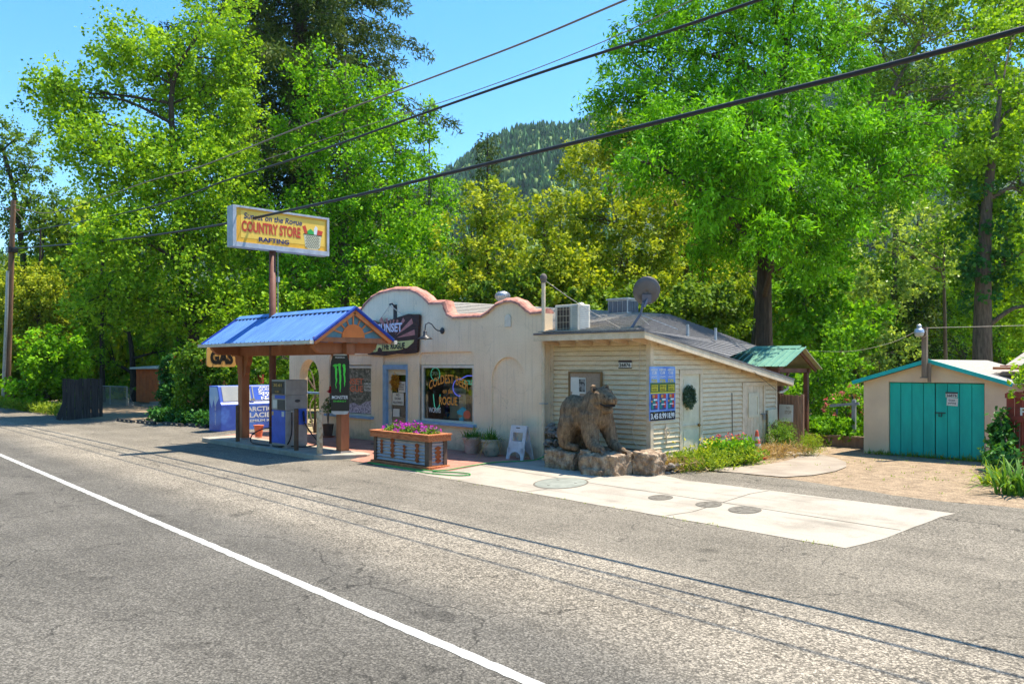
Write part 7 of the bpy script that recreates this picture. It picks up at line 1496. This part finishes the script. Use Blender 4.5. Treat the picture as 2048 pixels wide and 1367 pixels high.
o = bed(rng, [(3.9,5.35,.25,.3,1.)], 160, 9, .35, 'weed_yellow', 'fennel_clump', '', ll=.10, lw=.012); tag(recenter(o), 'feathery yellow-green clump at the inner curve of the path', 'plant')
# garden left of the garage, with red blooms
o = bed(rng, [(3.3,8.8,1.2,.8,1.),(2.6,9.4,1.2,.8,1),(4.2,9.3,.5,.6,.6)], 420, 12, .55, 'shrub_green', 'garden_planting', '', ll=.12, lw=.09); tag(recenter(o), 'leafy green planting in and behind the raised bed', 'plants')
TD['az'] = dict(trunk=[(3.2,9.9,0),(3.2,9.9,.8)], blobs=[(2.7,10.0,.9,.6,.45),(3.7,9.8,1.0,.5,.45),(3.1,10.2,1.3,.5,.35)])
o = tree('azalea_bush','az','shrub_green','bark_grey','bush with coral red blooms behind the white garden post','bush', dens=50, nper=14, seed=42, ll=.08, lw=.05, L0=.3, tr=.03, part_name='foliage')
P, A = blob_pts(rng, TD['az']['blobs'], 22, .05); V, F, T_ = sprays(rng, P, A, np.full(len(P),.05), 8, 1.0, .07, .06, 0); tag(np_mesh('red_blooms', V, F, 'pink_bloom', o, T_), kind='stuff')
# low grass tufts along the garage and pad edges
V = []; F = []; T_ = []
for i in range(70):
    x = rng.uniform(4.7,7.8); c = (x, 6.82+rng.normal()*.05, 0); a, f, tt = blades(rng, c, 7, .12+.12*rng.random(), .012, .6, 3, .04); F.append(f+sum(map(len, V))); V.append(a); T_.append(tt)
for i in range(30):
    x = rng.uniform(-.2, 8.6); c = (x, -3.06-(x+.45)*.064+rng.normal()*.015, -.12); a, f, tt = blades(rng, c, 4, .05, .008, .8, 3, .05); F.append(f+sum(map(len, V))); V.append(a); T_.append(tt)
for i in range(60):
    c = (rng.uniform(4.6,9), rng.uniform(1.2,6.5), 0); a, f, tt = blades(rng, c, 4, .07, .012, .8, 3, .04); F.append(f+sum(map(len, V))); V.append(a); T_.append(tt)
o = np_mesh('grass_tufts', np.concatenate(V), np.concatenate(F), 'weed_yellow', None, np.concatenate(T_)); recenter(o); tag(o, kind='stuff')
# right edge: strap-leaved clump, climber on the red fence, overhanging branch
V, F, T_ = blades(rng, (9.15,2.05,0), 110, .85, .045, .75, 6, .14); o = np_mesh('iris_clump', V, F, 'daylily', None, T_); tag(recenter(o), 'clump of long strap leaves at the right edge beside the gravel', 'plant')
V, F, T_ = blades(rng, (8.62,3.0,0), 60, .6, .04, .9, 6, .12); o = np_mesh('iris_clump', V, F, 'weed_yellow', None, T_); tag(recenter(o), 'yellowish fern-like clump behind the right strap-leaved plant', 'plant')
TD['vine'] = dict(trunk=[(8.45,5.0,0),(8.4,5.3,1.0)], blobs=[(8.0,5.6,.5,.28,.45),(8.2,4.9,.3,.4,.3),(7.95,5.7,.95,.18,.4),(8.3,4.2,.2,.35,.22)])
tree('ivy_climber','vine','ivy_green','bark_grey','dark green climber spilling over the base of the red fence','vine', dens=110, nper=12, seed=43, ll=.10, lw=.08, L0=.22, tr=.02, part_name='foliage')
TD['ovh'] = dict(trunk=[(9.9,5.0,0),(9.7,5.0,2.0)], blobs=[(8.75,4.6,1.95,.30,.22),(9.1,4.7,2.2,.4,.3),(8.85,4.6,1.55,.28,.18),(9.3,4.8,1.7,.4,.4)])
tree('young_tree','ovh','maple_lime','bark_grey','light green leafy branches reaching in from the right edge before the red fence','tree', dens=42, nper=14, seed=44, ll=.13, lw=.06, L0=.35, tr=.05)
# ivy ground cover under the hedge, verge grass at the left
n = 2600; P = np.column_stack([rng.uniform(-20.5,-14.6,n), rng.uniform(-1.2,1.2,n), rng.random(n)*.35]); V, F, T_ = sprays(rng, P, nrm(rng.normal(size=P.shape)+[0,0,1]), np.full(n,.2), 8, .5, .13, .11, .1); V[:,2] = np.maximum(V[:,2], -.02)
o = np_mesh('ivy_ground_cover', V, F, 'ivy_green', None, T_); tag(recenter(o), kind='stuff')
n = 2200; P = np.column_stack([rng.uniform(-60,-27,n), rng.uniform(-2.4,-1.3,n), rng.random(n)*.2-.1]); V, F, T_ = sprays(rng, P, nrm(rng.normal(size=P.shape)*.4+[0,0,1]), np.full(n,.25), 8, .5, .25, .05, -.1); o = np_mesh('verge_grass', V, F, 'weed_yellow', None, T_); tag(recenter(o), kind='stuff')

# ---------------- far hill with conifers
mat('hill_ground', (.05,.085,.03), (.03,.055,.02), .02, .95)
def hillz(la, de):
    ridge = np.interp(la, [-2.6,-1.8,-1,-.45,-.12,-.08,0.,.04,.09,.2,.35,.5,.7,1.2,2,2.6], [0,70,90,120,172,200,230,244,252,275,300,310,290,250,150,0])
    f = np.clip((de-330)/(900-330), 0, 1.35); f = np.where(f < 1, f*f*(3-2*f), 1-.6*(f-1)); return ridge*f*(1+.03*np.sin(la*40+de*.01))
ls = np.linspace(-2.6, 2.6, 90); ds = np.linspace(330, 1080, 34); V = []; 
for de in ds:
    for la in ls: V.append((C0.x+de*(cz_.x+la*cx_.x), C0.y+de*(cz_.y+la*cx_.y), float(hillz(la, de))-.5))
F = [(i*90+j, i*90+j+1, (i+1)*90+j+1, (i+1)*90+j) for i in range(33) for j in range(89)]
o = np_mesh('hill', np.array(V), np.array(F), 'hill_ground', None, smooth=True); tag(o, kind='structure')
leafmat('hill_fir', (.03,.11,.03), (.12,.26,.06), .1); leafmat('hill_broad', (.12,.22,.04), (.24,.32,.07), .2)
def hilltrees(n, seed, m, name, cone=True):
    rng = np.random.default_rng(seed); la = np.where(rng.random(n) < .42, rng.uniform(-.13,.12,n), np.where(rng.random(n) < .3, rng.uniform(.38,.56,n), rng.uniform(-2.2,2.2,n))); de = 480+430*rng.random(n)**.65
    z = hillz(la, de); x = C0.x+de*(cz_.x+la*cx_.x); y = C0.y+de*(cz_.y+la*cx_.y); h = (5+14*rng.random(n)**1.8)*(1 if cone else .62); r = h*(.17 if cone else .42)*(.8+.4*rng.random(n))
    ks = 7; lev = [(0.02,1.),(.42,.62),(.40,.78),(.72,.30),(.70,.48),(1.,.0)] if cone else [(0.,.5),(.3,1.),(.65,.9),(.9,.5),(1.,.05)]
    V = np.zeros((n, len(lev), ks, 3)); ang = np.arange(ks)*2*np.pi/ks
    for i, (f, rr_) in enumerate(lev):
        j = 1+.35*rng.normal(size=(n, ks))*(.8 if cone else .5); V[:, i, :, 0] = x[:, None]+r[:, None]*rr_*np.cos(ang)*j; V[:, i, :, 1] = y[:, None]+r[:, None]*rr_*np.sin(ang)*j; V[:, i, :, 2] = z[:, None]+h[:, None]*f+(rng.normal(size=(n, ks))*h[:, None]*.03 if f < 1 else 0)
    base = (np.arange(n)*len(lev)*ks)[:, None, None]; i = np.arange(len(lev)-1)[None, :, None]*ks; k = np.arange(ks)[None, None]; k2 = (k+1) % ks
    F = np.stack(np.broadcast_arrays(base+i+k, base+i+k2, base+i+ks+k2, base+i+ks+k), -1).reshape(-1, 4); T_ = np.repeat(np.clip(rng.normal(.45,.25,n), 0, 1), len(lev)*ks)
    o = np_mesh(name, V.reshape(-1, 3), F, m, None, T_); tag(recenter(o), kind='stuff')
hilltrees(19000, 1, 'hill_fir', 'hill_conifers'); hilltrees(4200, 2, 'hill_broad', 'hill_broadleaf_trees', False)

# ---------------- summer air between here and the hill
hb = MB(); hb.box((-2600,-60,-1.3), (2600,2700,470)); o = hb.build('haze', 'soil'); o.data.materials.clear()
hm = bpy.data.materials.new('haze'); hm.use_nodes = True; t_ = hm.node_tree; t_.nodes.clear(); vo = t_.nodes.new('ShaderNodeVolumePrincipled'); ou = t_.nodes.new('ShaderNodeOutputMaterial')
vo.inputs['Color'].default_value = (.62,.80,1,1); vo.inputs['Density'].default_value = .0001; vo.inputs['Anisotropy'].default_value = .3
t_.links.new(vo.outputs[0], ou.inputs['Volume']); o.data.materials.append(hm); tag(o, kind='stuff')
